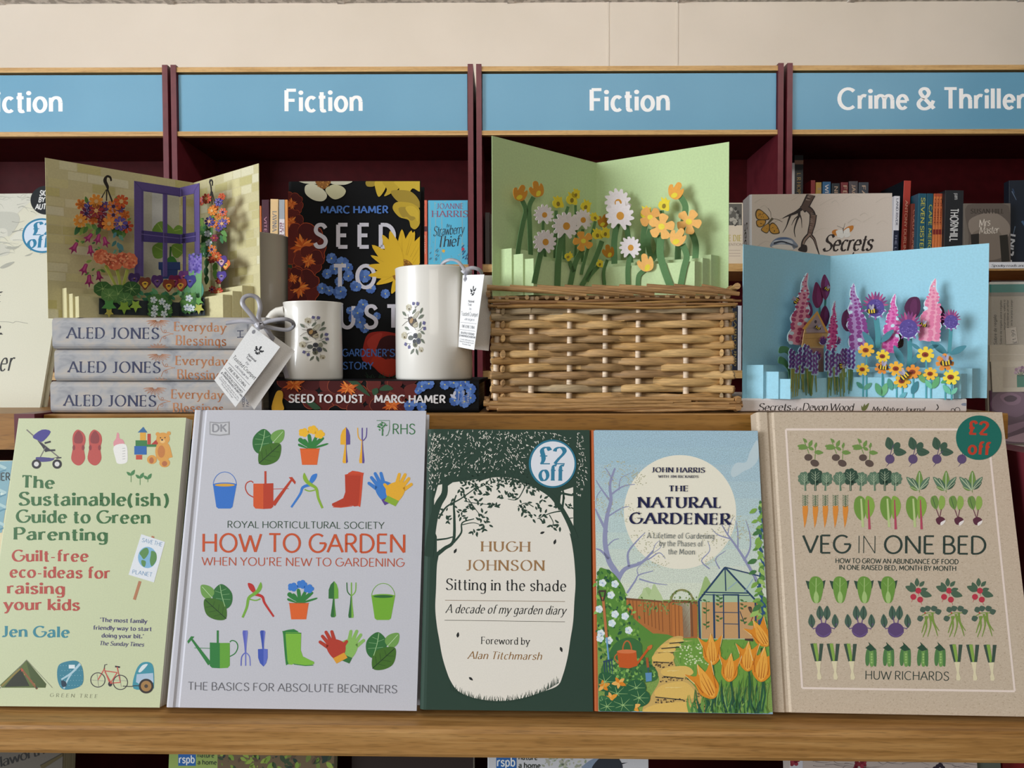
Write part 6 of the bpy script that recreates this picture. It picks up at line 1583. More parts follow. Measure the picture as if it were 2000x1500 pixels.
def thistle(side, k, x, y, r, c='56478c', c2='7a3f74'):
    def f(A):
        pts = [(x + r*1.1*math.cos(a), y + r*1.1*math.sin(a)) for a in [PI*.95 - i*PI*.9/8 + PI*0 for i in range(9)]]
        top = []
        for i in range(9):
            b = -PI*.02 - i*PI*.96/8; top += [(x + r*(1.0)*math.cos(b), y - r*.2 + r*.9*math.sin(b)), (x + r*(1.5)*math.cos(b - .1), y - r*.2 + r*1.75*math.sin(b - .1))]
        A.plate(pts[::-1][::-1] + top[::-1] if 0 else pts[::-1] + [], EDG, 4e-4, 8e-4, n=3)
        A.base = 8.6e-4; A.layer()
        for i in range(11):
            b = -PI*.03 - i*PI*.94/10; A.leaf(x + r*.5*math.cos(b), y - r*.3 + r*.3*math.sin(b), x + r*1.5*math.cos(b), y - r*.2 + r*1.7*math.sin(b), .26, c2 if i % 3 else 'a9507e')
        for i in range(5):
            b = PI*.1 + i*PI*.8/4; A.leaf(x + r*.6*math.cos(b), y + r*.6*math.sin(b), x + r*1.35*math.cos(b), y + r*1.4*math.sin(b), .35, '8a5f9c')
        A.layer(); A.ell(x, y, r, r, c, n=24); A.layer(); rg = random.Random(int(x))
        for i in range(26): a, q = rg.uniform(0, 6.28), r*.85*math.sqrt(rg.random()); A.ell(x + q*math.cos(a), y + q*math.sin(a), r*.1, r*.06, rg.choice(['7263a6', '463a78', '6a5a9e']), n=6)
    B.part('thistle', side, k, f)
def bee(side, k, x, y, s, a):
    def f(A):
        def T(px, py): return (x + (px*math.cos(a) - py*math.sin(a))*s, y + (px*math.sin(a) + py*math.cos(a))*s)
        A.T = T; A.plate('-34 0 -24 -14 0 -18 26 -14 36 0 26 14 0 18 -24 14', '2e2a30', 3e-4, 1.3e-3, n=3); A.base = 1.36e-3; A.layer()
        for q in (-16, 2, 18): A.poly([(q - 5, -14), (q + 4, -15), (q + 4, 15), (q - 5, 14)], 'd8b93a')
        A.ell(-4, -26, 9, 20, '8f8aa0', rot=-.3, n=12); A.ell(12, -26, 8, 20, 'a49fb2', rot=.25, n=12)
    B.part('bee', side, k, f)
# left wing
for p, w in (('500 860 505 1000 500 1150', 9), ('535 830 530 900 520 1100', 10)): stem(B, 'l', .012, p, w, None, '3f7a72')
fox('l', .016, 428, 712, 372, 1086, 108, 'd595a6', 'a8486e')
spire('l', .012, '482 752 466 800 462 850 480 890 500 888 518 850 512 800', '6b2a50', '7c3460'); spire('l', .013, '524 712 508 760 512 810 530 850 552 815 556 770 540 730', '74305a', '84407a')
spire('l', .012, '440 860 430 890 432 930 446 948 462 920 456 880', '58244a', '6b2f5a'); spire('l', .012, '530 880 506 920 506 960 530 998 550 960 552 920', '5c2348', '6b2f5a')
fox('l', .020, 580, 862, 562, 1120, 62, 'cf5c92', 'b03a78')
def house(A):
    A.plate('484 918 418 1005 402 1106 520 1112 545 1030', 'b99a6a', 6e-4, 8e-4, False); A.base = 8.6e-4; A.layer()
    A.poly('484 930 424 1010 428 1034 540 1030', '9c8a8c'); A.poly('414 1034 512 1030 508 1100 404 1104', 'b8925a'); A.layer()
    A.line('410 1008 484 915 540 1028', 13, 'd09a4a'); A.line('414 1030 540 1028', 4, '8a6a48'); A.ell(476, 968, 7, 9, '4a4048'); A.line('430 1004 520 996', 2, '857578'); A.line('420 1060 500 1056', 2, '9a7644')
    A.layer(-1); A.poly('420 1108 520 1112 520 1270 424 1260', '94726a')
B.part('bird_house', 'l', .024, house)
for side, k, x0, x1, sd in (('l', .0392, 345, 480, 3), ('l', .0395, 540, 640, 8), ('r', .0395, 640, 685, 4)):
    def lav(A, x0=x0, x1=x1, sd=sd):
        rg = random.Random(sd); n = max(3, int((x1 - x0) / 15))
        for i in range(n * 2):                             # grassy stems in front of the strip
            x = x0 + (x1-x0)*(i + .5)/(n*2); w = rg.uniform(3, 5)
            t = rg.uniform(-14, 14); b = rg.uniform(1330, 1378)
            A.plate([(x - w, 1190), (x + w, 1190), (x + w + t*.4, 1270), (x + t + 1.5, b), (x + t - 1.5, b), (x - w + t*.4, 1270)], rg.choice(['5f7a3c', '75854a', '4c6a48', '84884a']), 3e-4, 4e-4 + 5e-5*(i % 5), False)
        A.base = 1e-3
        for i in range(n + 1):                             # flower spikes, each with its paper edge
            x = x0 + (x1-x0)*i/n + rg.uniform(-3, 3); y = 1108 + rg.uniform(-16, 44); L = rg.uniform(90, 125)
            side_ = [(x - 9 - 3*(k % 2), y + L*k/7) for k in range(1, 8)]; oth = [(x + 9 + 3*((k + 1) % 2), y + L*k/7) for k in range(7, 0, -1)]
            A.plate([(x, y - 8)] + side_[0:0] + oth[::-1] + side_[::-1], '9ab6cc', 3e-4, 7e-4 + 6e-5*(i % 4), n=2)
            A.base = 7.6e-4 + 6e-5*(i % 4); A.layer()
            c = rg.choice(['5a3a82', '6e4a92', '4a3272', '755496'])
            for j in range(8): A.ell(x + (-3 if j % 2 else 3), y + 4 + j*L/8.3, 7.5, 9, c if j % 2 else '64407f', n=7)
            A.layer(-1)
    B.part('lavender', side, k, lav)
for p in ('285 1112 320 1110 340 1130 345 1160', '282 1165 310 1175 335 1210 340 1250'):
    B.part('leaf', 'l', .030, lambda A, p=p: (A.plate([(x, y - 8) for x, y in prs(p)] + [(x - 6, y + 26) for x, y in prs(p)[::-1]], '4f7f58', 4e-4, 6e-4, n=3)))
thistle('l', .030, 517, 1075, 17, '53306a', '6a3a70'); thistle('l', .036, 482, 1160, 20, '43285e', '5a2c62'); thistle('r', .022, 600, 1075, 16, '56284e', '70305a')
bee('l', .019, 370, 855, .62, -1.0); bee('l', .016, 535, 790, .5, .6); bee('l', .027, 486, 1000, .5, .5); bee('l', .038, 425, 1195, .55, 0); bee('l', .040, 612, 1208, .5, 1.4)
# right wing
spire('r', .010, '670 895 630 920 622 980 650 1020 690 1000 700 930', '5a2a4c', '6a3458'); spire('r', .010, '1040 838 990 840 962 890 980 930 1020 950 1050 900', '4e2444', '5c2c50'); spire('r', .010, '1150 885 1178 905 1180 970 1150 1005 1125 980', '4a2038', '582846'); spire('r', .010, '900 1020 950 1040 955 1100 910 1110 890 1070', '44302e', '564034')
fox('r', .016, 683, 768, 722, 1120, 122, 'a98abc', '874488'); fox('r', .018, 908, 825, 882, 1130, 100, 'cf72ac', 'c04a92'); fox('r', .016, 1125, 742, 1095, 1068, 128, 'dd9ab0', 'd2789a')
for p, w in (('810 950 820 1050 815 1110', 30), ('990 1060 992 1150 985 1220', 26), ('1215 1000 1210 1080 1205 1140', 20)): stem(B, 'r', .022, p, w, None, '4a8a94')
for a in ((800, 1110, 735, 1020), (835, 1080, 905, 1010), (960, 1200, 905, 1095), (1000, 1200, 1060, 1120), (1195, 1145, 1105, 1072), (1210, 1145, 1300, 1098), (1050, 1120, 1000, 1085), (1090, 1110, 1150, 1095)):
    B.part('leaf', 'r', .023, lambda A, a=a: (A.plate([(a[0] + (a[2]-a[0])*t - (a[3]-a[1])*.19*q, a[1] + (a[3]-a[1])*t + (a[2]-a[0])*.19*q) for t, q in ((0, 0), (.3, .8), (.65, .8), (1, 0), (.65, -.8), (.3, -.8))], '48808e', 4e-4, 8e-4, n=3)))
thistle('r', .022, 806, 893, 48); thistle('r', .026, 985, 1005, 50); thistle('r', .022, 1216, 968, 37)
bee('r', .0245, 785, 910, .8, -.1); bee('r', .020, 1065, 985, .62, .3)
YF = ((755, 1122, 46, 'e0ae3e'), (845, 1155, 42, 'e2c23e'), (736, 1226, 40, 'e0b83e'), (840, 1218, 40, 'de8c3c'), (918, 1222, 46, 'e0a83c'), (950, 1290, 46, 'dfae3c'), (1008, 1240, 46, 'd98a38'), (1078, 1146, 50, 'e2c440'), (1182, 1188, 54, 'dc8c40'), (1104, 1250, 42, 'e2b43e'), (1216, 1268, 50, 'e2cc44'))
for x, y, r, c in YF: stem(B, 'r', .0385, [(x + 3, y + 30), (x + 2, (y + 1400)/2), (x + 2, 1392)], 8, None, '4f98a2')
for i, (x, y, r, c) in enumerate(YF):
    B.part('yellow_flower', 'r', .0395 if i % 2 else .0405, lambda A, x=x, y=y, r=r, c=c: (setattr(A, 'base', 4.6e-4), fl5(A, x, y, r*.95, c, '7a3424', 7, .3, .2, None, .9, 4e-4, .62), A.layer(2), A.ell(x - r*.08, y, r*.34, r*.27, '8a3c2a'), A.layer(), A.ell(x - r*.04, y + 2, r*.18, r*.12, '5e2a22')))
for a, c in (((738, 1330, 702, 1295), '4a8a78'), ((742, 1335, 785, 1300), '5c9a80'), ((840, 1370, 806, 1300), '5a9a70'), ((842, 1372, 866, 1300), '6aa878'), ((895, 1340, 875, 1275), '4f9080'), ((1002, 1360, 1034, 1290), '3f7a86'), ((1072, 1300, 1038, 1235), '6a9a60'), ((1112, 1330, 1075, 1285), '66b490'), ((1116, 1330, 1150, 1265), '5ea06c'), ((1212, 1360, 1172, 1310), '68b498'), ((1216, 1362, 1250, 1325), '70b89c'), ((1160, 1300, 1200, 1280), '58a068'), ((935, 1385, 975, 1350), '62a4b0'), ((905, 1330, 935, 1290), '5c9c88')):
    B.part('leaf', 'r', .0388, lambda A, a=a, c=c: (A.plate([(a[0] + (a[2]-a[0])*t - (a[3]-a[1])*.26*q, a[1] + (a[3]-a[1])*t + (a[2]-a[0])*.26*q) for t, q in ((0, 0), (.3, .8), (.65, .8), (1, 0), (.65, -.8), (.3, -.8))], c, 3e-4, 3.6e-4, n=3)))
bee('r', .0415, 848, 1215, .8, .1); bee('r', .0425, 965, 1262, .9, -.7); bee('r', .0425, 1188, 1190, .95, -.15)
# ------------------------------------------------ window card
WV = (0, 280, .28, .28)
C = Card((88, 308), (378, 357), (505, 319), .735, ZT + 3 * T_STK + .0004, 'yellow-green pop-up card of a purple window and hanging flower baskets on the book stack', 'bfb78e', WV)
for side, f, w, mb in (('l', C.fl, C.wl, C.mbl), ('r', C.fr, C.wr, C.mbr)):
    A = Art(f, WV, mb, 'card', GAIN); rg = random.Random(9); rows = 17; rh = C.h / rows
    for i in range(rows):
        u = -rg.uniform(0, .02)
        while u < w:
            L = rg.uniform(.014, .026)
            if rg.random() < .62:
                a, b = max(u, 0), min(u + L - .0008, w)
                if b > a: A.raw([(a, i*rh + .0006), (b, i*rh + .0006), (b, (i+1)*rh - .0004), (a, (i+1)*rh - .0004)], [(0, 1, 2, 3)], rg.choice(['c6be94', 'b9b080', 'cbc5a2', 'bdb47c', 'c4bc8c', 'b6ae78', 'cdc8aa']))
            u += L
A = Art(C.fl, WV, C.mbl, 'card', GAIN); A.layer(2)
A.poly('985 330 1250 360 1250 1000 985 940', 'b9b8a8'); A.poly('1060 345 1135 352 1135 640 1060 640', 'c4c6c4'); A.layer()
def inside(A):
    for p in ('1060 620 1090 560 1140 545 1210 600 1215 640 1130 650', '1210 600 1240 570 1278 590 1282 640 1215 640', '1060 740 1080 705 1140 690 1140 790 1080 800', '1195 720 1220 700 1275 705 1282 750 1240 800 1205 780'): A.sm(p, '6f9440', 3)
    A.layer(); A.line('1190 720 1185 840', 14, '3f6a34'); A.sm('1170 800 1210 790 1235 840 1170 840', '3f7a3c'); A.poly('1105 828 1256 828 1258 880 1240 882 1236 945 1125 945 1122 882 1105 876', '35477e'); A.line('1108 880 1256 882', 4, '27356a')
    for l in ('1100 560 1150 640', '1215 610 1260 600', '1080 720 1140 750', '1210 720 1270 760'): A.line(l, 4, '9cb860')
inside(A)
A = Art(C.fr, WV, C.mbr, 'card', GAIN); A.layer(2); A.poly('1250 360 1380 340 1380 960 1250 1000', 'bcbcae'); A.layer(); A.poly('1310 720 1352 690 1352 820 1330 820', '56823c')
C.panels()
for k, hl, hr, m in ((.012, .030, .034, .012), (.021, .024, .028, .014), (.030, .021, .024, .016)): C.strip(k, hl, hr, m, m, 'c4bc92')
PU, PD = '57497e', '40366a'
def win_l(A):
    z = dict(th=6e-4, z=6e-4, smooth=False)
    A.plate('935 262 1256 312 1256 372 1000 334 1000 930 938 920', PU, **z); A.plate('1135 352 1166 356 1166 930 1135 930', PU, **z); A.plate('985 606 1256 636 1256 700 985 686', PD, **z)
    A.base = 6.6e-4; A.layer(); A.line('935 262 990 326 990 930', 3, PD); A.line('990 326 1250 366', 3, PD); A.line('985 634 1250 664', 5, '6a5c92'); A.line('1140 360 1140 930', 4, '6c5d90')
C.part('window_frame', 'l', .0268, win_l)
def win_r(A):
    z = dict(th=6e-4, z=6e-4, smooth=False)
    A.plate('1250 312 1393 278 1398 1010 1368 1016 1360 350 1250 374', PU, **z); A.plate('1278 372 1298 368 1298 940 1278 940', PU, **z); A.plate('1250 638 1370 618 1370 684 1250 702', PD, **z)
    A.base = 6.6e-4; A.layer(); A.line('1393 280 1358 334 1366 1010', 3, PD); A.line('1250 666 1370 648', 5, '6a5c92')
C.part('window_frame', 'r', .0268, win_r)
def hook(A):
    A.plate([(x - 8, y) for x, y in prs('745 300 728 265 735 238')] + [(748, 222), (772, 232), (780, 258), (770, 264), (764, 244), (748, 238), (744, 262), (758, 300), (752, 330)], '2c2724', 5e-4, 6e-4, n=4)
    for l in ('738 322 742 322 705 396 690 404', '740 322 748 322 746 402 738 402', '746 322 754 320 790 412 778 412'): A.plate(l, '2c2724', 5e-4, 6e-4, False)
C.part('basket_hook', 'l', .020, hook)
rgb = ['cc7a34', 'd28a3a', 'b8522e', '4f4684', 'c96a30', '5a4e92', '7a2f3c', 'd0913c']
def blossoms(side, k, pts, cols=rgb, r=44):
    for i, (x, y) in enumerate(pts):
        C.part('blossom', side, k + .0008 * (i % 3), lambda A, x=x, y=y, i=i: (setattr(A, 'base', 4.6e-4), fl5(A, x, y, r * (1 + .15*((i*7) % 3 - 1)), cols[i % len(cols)], ('a8582c', '33264a', 'c8a070')[i % 3], 6 + i % 3, .28, i, None, 1.0, 4e-4, .6), A.layer(2), [A.line([(x + r*.3*math.cos(i + j*1.05), y + r*.3*math.sin(i + j*1.05)), (x + r*.85*math.cos(i + j*1.05), y + r*.85*math.sin(i + j*1.05))], 4, ('8a3c22', '9c92b8', 'd8963c')[i % 3], 1) for j in range(6)]))
def foliage(side, k, leaves, name='leaf_spray', cols=('4f7a3c', '5f8a4a', '3c6a44', '7a9a4a')):
    def f(A):
        for i, a in enumerate(leaves):
            A.plate([(a[0] + (a[2]-a[0])*t - (a[3]-a[1])*.25*q, a[1] + (a[3]-a[1])*t + (a[2]-a[0])*.25*q) for t, q in ((0, 0), (.3, .9), (.65, .8), (1, 0), (.65, -.8), (.3, -.9))], cols[i % len(cols)], 3e-4, 3e-4 + 4e-5*(i % 5), n=3)
    C.part(name, side, k, f)
foliage('l', .018, [(610, 420, 595, 370), (800, 420, 815, 368), (560, 570, 520, 640), (590, 580, 555, 640), (610, 580, 580, 630), (640, 560, 680, 610), (780, 590, 830, 650), (890, 540, 915, 520), (800, 600, 860, 640), (870, 600, 860, 660), (700, 580, 670, 640), (600, 560, 640, 600)])
blossoms('l', .020, [(565, 425), (625, 450), (670, 405), (730, 440), (790, 440), (845, 405), (835, 455), (600, 490), (560, 540), (650, 530), (705, 490), (760, 560), (715, 560), (790, 500), (840, 560), (870, 500), (885, 580), (670, 470)], ['cc7a34', '4f4684', 'cf8536', '4a4080', 'c8702e', 'b9502c', '5a4e92', '7a2f3c', 'd08a3a', 'c46a2c', '6a2838', 'd0803a', '6e2c36', 'cb7430', '554a90', 'c66c2e', 'b64c2a', '8a3238'])
def fuchsia(A):
    for x, y, s, a in ((515, 730, 1, .5), (615, 660, .9, .7), (630, 750, .9, -.1), (585, 880, 1, .4), (620, 960, 1, 0), (690, 930, .9, -.2), (680, 670, .9, .3), (735, 690, .9, -.3)):
        def T(px, py, x=x, y=y, s=s, a=a): return (x + (px*math.cos(a) - py*math.sin(a))*s, y + (px*math.sin(a) + py*math.cos(a))*s)
        A.T = T; A.plate('-10 -40 12 -40 16 -5 32 22 10 18 2 48 -8 20 -30 24 -16 -5', '8f2f62', 4e-4, 8e-4, n=3); A.base = 8.6e-4; A.layer(); A.sm('-5 -36 4 -36 6 5 -6 8', 'b04a80', 3); A.line('0 10 2 44', 4, '6a2048'); A.layer(-1); A.T = None
C.part('trailing_fuchsia', 'l', .0215, fuchsia)
foliage('l', .021, [(550, 690, 525, 670), (560, 690, 580, 680), (640, 700, 665, 690), (600, 830, 640, 815), (640, 890, 660, 870), (620, 900, 590, 920), (640, 920, 655, 925), (700, 880, 670, 900), (700, 880, 735, 900), (700, 740, 680, 720), (660, 740, 690, 745), (640, 640, 660, 600), (590, 680, 570, 700)])
foliage('l', .021, [(810, 620, 790, 660), (830, 640, 860, 680), (810, 680, 780, 720), (830, 700, 860, 750), (810, 740, 790, 770), (830, 740, 855, 780), (820, 690, 835, 740)], cols=('4a7a80', '5a8a78', '3f6e6a'))
def gera(A):
    for x, y, r in ((705, 790, 52), (800, 830, 54), (900, 820, 56), (765, 810, 44), (850, 800, 40)):
        A.plate([(x + r*(1 + .1*(i % 2))*math.cos(i*PI/10), y + r*(.95 + .1*(i % 2))*math.sin(i*PI/10)) for i in range(20)], 'e2c8a8' if 0 else 'c46a4a', 4e-4, 8e-4, n=2); A.base = 8.6e-4; A.layer(); rg = random.Random(int(x))
        for i in range(26): a, q = rg.uniform(0, 6.28), r*.85*math.sqrt(rg.random()); A.ell(x + q*math.cos(a), y + q*math.sin(a), 9, 8, rg.choice(['d4805c', 'b85840', 'd88e6c', 'ac4c3a']), n=7)
        A.layer(-1)
C.part('geranium_heads', 'l', .034, gera)
for p in ('735 850 770 920 810 1000', '815 880 830 940 840 1000', '890 880 870 950 860 1000'): stem(C, 'l', .033, p, 22, 16, '98a04a')
def box(A): A.plate('690 1080 1250 1110 1250 1205 690 1192', '2c3236', 5e-4, 4e-4, False)
C.part('window_box', 'l', .034, box)
def gleaf(A):
    for i, (x, y, r) in enumerate(((715, 1015, 62), (820, 1050, 76), (915, 1015, 62), (870, 1090, 58), (760, 1060, 56))):
        A.plate([(x + r*(1 + .06*(j % 2))*math.cos(j*PI/8), y + r*.82*(1 + .06*(j % 2))*math.sin(j*PI/8)) for j in range(16)], ('385e30', '436a38', '2f522c', '4a7240', '557c44')[i], 3e-4, 8e-4 + i*5e-5, n=2); A.base = 8.6e-4 + i*5e-5
        for j in range(7): A.line([(x, y), (x + r*.85*math.cos(j*.9), y + r*.7*math.sin(j*.9))], 3, '8fae6c', 1)
    A.base = 1.15e-3
C.part('geranium_leaves', 'l', .0355, gleaf)
def ivy(x, y, r, side, k, c):
    C.part('ivy_leaf', side, k, lambda A: A.plate([(x + r*q*math.cos(a), y + r*q*math.sin(a)) for a, q in ((PI/2, 1.1), (PI*.3, .5), (PI*.12, 1), (-PI*.1, .5), (-PI*.3, .9), (-PI/2, .5), (-PI*.7, .9), (-PI*.9, .5), (PI*.88, 1), (PI*.7, .5))], c, 3e-4, 6e-4, False))
ivy(760, 1130, 56, 'l', .0375, '4f8a48'); ivy(865, 1140, 50, 'l', .037, '7a9a3c'); ivy(945, 1130, 46, 'l', .0375, '8aa844'); ivy(760, 1180, 34, 'l', .038, 'a8a04c'); ivy(1385, 1100, 40, 'r', .036, '5f8f4a'); ivy(1390, 1150, 40, 'r', .0365, 'a0a04c')
def pansy(x, y, side, k, c1, c2, r=44):
    def f(A):
        A.plate([(x + r*q*math.cos(a), y + r*q*math.sin(a)) for a, q in ((-PI*.75, 1.1), (-PI*.62, 1), (-PI/2, .8), (-PI*.38, 1), (-PI*.25, 1.1), (0, .95), (PI*.25, .75), (PI/2, 1.1), (PI*.75, .75), (PI, .95))], c1, 4e-4, 8e-4, n=4); A.base = 8.6e-4
        A.layer(); A.sm([(x - r*.5, y + r*.05), (x, y - r*.25), (x + r*.5, y + r*.05), (x, y + r*.8)], c2, 3); A.layer()
        for j in range(5): A.line([(x, y), (x + r*.5*math.cos(.3 + j*.6), y + r*.5*math.sin(.3 + j*.6))], 5, '2c1e2c', 1)
        A.ell(x, y, 5, 5, 'e0c050', n=8)
    C.part('pansy', side, k, f)
for a in ((935, 945, 'l', .031, '3e2c5a', '57407a'), (1010, 975, 'l', .0345, '6a3a2e', 'd2a83c'), (1095, 960, 'l', .0335, '4a2c5e', '6a4a82'), (1175, 990, 'l', .0345, '7a3a2a', 'cf9a38'), (1215, 960, 'l', .0325, '6a2448', '8a3a5e'), (1265, 985, 'r', .034, '8a3a30', 'd0a03c'), (1290, 930, 'r', .0325, '5a2c62', '8a3a6a'), (1330, 960, 'r', .033, '3c3a7a', '56509a')): pansy(*a)
foliage('l', .033, [(1000, 1060, 960, 1020), (1020, 1080, 1080, 1030), (1060, 1060, 1000, 1050), (1100, 1060, 1060, 1010), (1120, 1060, 1170, 1040), (1180, 1080, 1150, 1030), (1200, 1060, 1240, 1040), (980, 1080, 950, 1050), (1220, 1090, 1180, 1060), (1150, 1100, 1100, 1060), (1040, 1100, 990, 1080), (1230, 1060, 1250, 1020)], cols=('3f7a5c', '4c8a58', '2f6248', '5c9468'))
def white(side, pts, k):
    x0, x1 = min(q[0] for q in pts) - 26, max(q[0] for q in pts) + 24; y0, y1 = min(q[1] for q in pts) - 24, max(q[1] for q in pts) + 20
    def fol(A):
        rg = random.Random(int(x0)); i = 0
        for yy in range(int(y0), int(y1) + 1, 16):
            for xx in (range(int(x0), int(x1) + 1, 20)):
                a = rg.uniform(0, 6.28); L = rg.uniform(18, 26); dx, dy = L*math.cos(a), L*math.sin(a); i += 1
                A.plate([(xx - dx, yy - dy), (xx - dy*.5, yy + dx*.5), (xx + dx, yy + dy), (xx + dy*.5, yy - dx*.5)], rg.choice(['3c6438', '47703e', '2f5434', '56803f']), 2e-4, 2e-4 + 4e-5*(i % 9), n=2)
    C.part('trailing_foliage', side, k, fol)
    for i, (x, y) in enumerate(pts):
        C.part('white_blossom', side, k + .0008, lambda A, x=x, y=y, i=i: (setattr(A, 'base', 4.6e-4), fl5(A, x, y, 25, 'c4ccd0', '8a9ab0', 5, .2, i, None, 1, 3e-4, .5)))
white('l', [(1072, 1092), (1130, 1105), (1165, 1140), (1080, 1150), (1145, 1190), (1075, 1190)], .0375)
C.part('window_box', 'r', .034, lambda A: A.plate('1250 1108 1425 1072 1432 1200 1250 1206', '2c3236', 5e-4, 4e-4, False))
white('r', [(1318, 1080), (1305, 1145), (1335, 1150)], .0365)
def lavr(A):
    rg = random.Random(4)
    for i in range(9):
        x = 1325 + i*10; y = 780 + rg.uniform(-10, 30)
        A.plate([(x - 7, y + 100), (x - 7, y + 10), (x, y - 14), (x + 7, y + 10), (x + 7, y + 100), (x + 3, 1075), (x - 3, 1075)], '6a9a6a', 3e-4, 4e-4 + i*3e-5, False); A.base = 4.8e-4 + i*3e-5
        for j in range(8): A.ell(x, y + j*15, 9, 9, rg.choice(['574a92', '6a5aa4', '7a6cae', '4a3e84']), n=7)
C.part('lavender', 'r', .033, lavr)
foliage('r', .033, [(1350, 1080, 1330, 960), (1365, 1080, 1370, 940), (1390, 1080, 1400, 960), (1300, 1080, 1310, 980), (1270, 1080, 1260, 1020), (1380, 1080, 1420, 1040)], cols=('5f9468', '7aa878', '4a8070'))
def hook2(A):
    A.plate('1470 300 1461 270 1466 252 1480 250 1488 266 1486 296 1480 296 1481 270 1474 260 1469 272 1478 304 1480 340 1474 340', '2c2724', 5e-4, 6e-4, False)
    for l in ('1472 336 1477 336 1466 420 1460 420', '1476 336 1481 336 1485 425 1480 425', '1478 336 1484 336 1504 420 1498 422'): A.plate(l, '2c2724', 5e-4, 6e-4, False)
C.part('basket_hook', 'r', .018, hook2)
foliage('r', .016, [(1420, 520, 1390, 560), (1430, 560, 1395, 640), (1440, 570, 1420, 660), (1400, 520, 1415, 580), (1560, 560, 1580, 600), (1540, 600, 1585, 650), (1540, 640, 1555, 700), (1500, 500, 1470, 560), (1560, 640, 1580, 690)])
blossoms('r', .018, [(1395, 410), (1420, 395), (1440, 385), (1547, 370), (1525, 410), (1480, 470), (1520, 510), (1555, 480), (1460, 545), (1500, 450), (1575, 540), (1550, 560), (1525, 590), (1490, 560)], ['b8503c', 'c0583e', 'b04a3a', 'c85a3a', '4f4688', 'cc7a34', 'd08a3c', 'c8603a', '4a4080', 'c06030', 'd07a3a', '5a4e92', '554a90', 'c8702e'], 30)
white('r', [(1448, 630), (1455, 695), (1442, 770)], .0165)
foliage('r', .017, [(1445, 720, 1435, 800), (1445, 800, 1440, 870), (1440, 860, 1438, 930), (1445, 920, 1440, 985)], cols=('3c6a44', '47754a'))
blossoms('r', .018, [(1495, 660), (1478, 740), (1510, 790), (1475, 810)], ['7a2f4c', 'c8702e', 'b8502c', '8a3230'], 32)
for a in ((1550, 820, 'r', .0185, '4f3a7a', 'c8a0a8', 40), (1578, 845, 'r', .018, 'c86a3a', 'dfb45a', 34), (1550, 925, 'r', .0185, '4a3a80', '7a6aa4', 36)): pansy(*a)
blossoms('r', .018, [(1525, 960), (1480, 1020), (1526, 1035)], ['8a2f3c', 'a8403a', 'b04436'], 26)
foliage('r', .017, [(1505, 830, 1495, 900), (1500, 880, 1505, 950), (1520, 870, 1500, 880), (1535, 1000, 1520, 1020)], cols=('56803c', '6a944a'))
C.part('hanging_pot', 'r', .0168, lambda A: A.plate('1502 830 1542 835 1538 1050 1500 1045', 'd2cda0', 3e-4, 2e-4, False))
# ---------------------------------------------------------------- books on the back shelves
BG = 1.0
def spine_book(label, px0, px1, ytop, zb, d, col, lines=(), lean=0.0, depth=.13, group='books on the wall bookcase shelves', bands=(), col2=None, yaw=0.0):
    """upright book with its spine towards the shop; lines = (text, y0, y1, offset 0..1, cap px, colour, pen) in photo pixels, reading down"""
    a = at(px0, (ytop + 515) / 2, d); b = at(px1, (ytop + 515) / 2, d)
    T = b.x - a.x; H = at(px0, ytop, d).z - zb
    up = Vector((-math.sin(lean), 0, math.cos(lean))); dep = Vector((math.sin(yaw), math.cos(yaw), 0))
    o = Vector((b.x + math.sin(lean) * H * .5, d, zb + (abs(math.sin(lean)) * T if lean > 0 else 0)))
    fr = Frame(o, dep, up)
    root = empty('book', fr.mat(), label, 'book', group)
    mb = cover_mesh(depth, H, T, False, lin(col2 or col, BG), lin(col, BG), 'gloss', min(.0015, T*.2), 0)
    A = Art(Frame(fr.pt(0, 0, -T), -fr.n if False else fr.n, up), (0, 0, 1, 1), mb, 'gloss', BG)
    A.base = 2e-4
    A.warp = lambda u, v, z: (-z, v, u - T)
    A.px = lambda p: p
    sc = (at(px0, ytop, d).z - at(px0, ytop + 100, d).z) / 100
    for y0, y1, c in bands: A.raw([(.0004, H - (y0 - ytop)*sc), (T - .0004, H - (y0 - ytop)*sc), (T - .0004, max(.0005, H - (y1 - ytop)*sc)), (.0004, max(.0005, H - (y1 - ytop)*sc))], [(0, 1, 2, 3)], c)
    A.L += 8
    for s, y0, y1, off, cap, c, pen in lines:
        qs, adv = glyph_strips(pen, s); L = (y1 - y0) * sc; k = L / adv; cp = cap * sc / 100
        for q in qs: A.raw([(T * off + y * cp, H - (y0 - ytop)*sc - x * k) for x, y in q], [tuple(range(len(q)))], c)
    mb.build('cover', root)
    pb = MB('leaves_upright'); pb.box((.002, .0005, -T + .0009), (depth - .001, H - .0005, -.0009)); pb.build('page_block', root)
    return root
def face_book(label, px0, px1, ytop, zb, d, col, art, view, T=.025, yaw=0.0, roll=0.0, lean=.03, group='books on the wall bookcase shelves'):
    a = at(px0, 450, d); b = at(px1, 450, d); H = at((px0 + px1)/2, ytop, d).z - zb
    fr = Frame((a.x, d, zb + T * math.sin(lean) + .0003), (math.cos(yaw), math.sin(yaw), 0), (math.sin(roll), lean, math.cos(roll)))
    return book(label, fr, (b.x - a.x) / math.cos(yaw), H, T, False, col, art, view, mat='gloss', groove=0, r=.001, group=group, gain=BG, artmat='gloss')
Z1 = zs1 + .0004; Z2 = zs2 + .0004
DB = 2.345
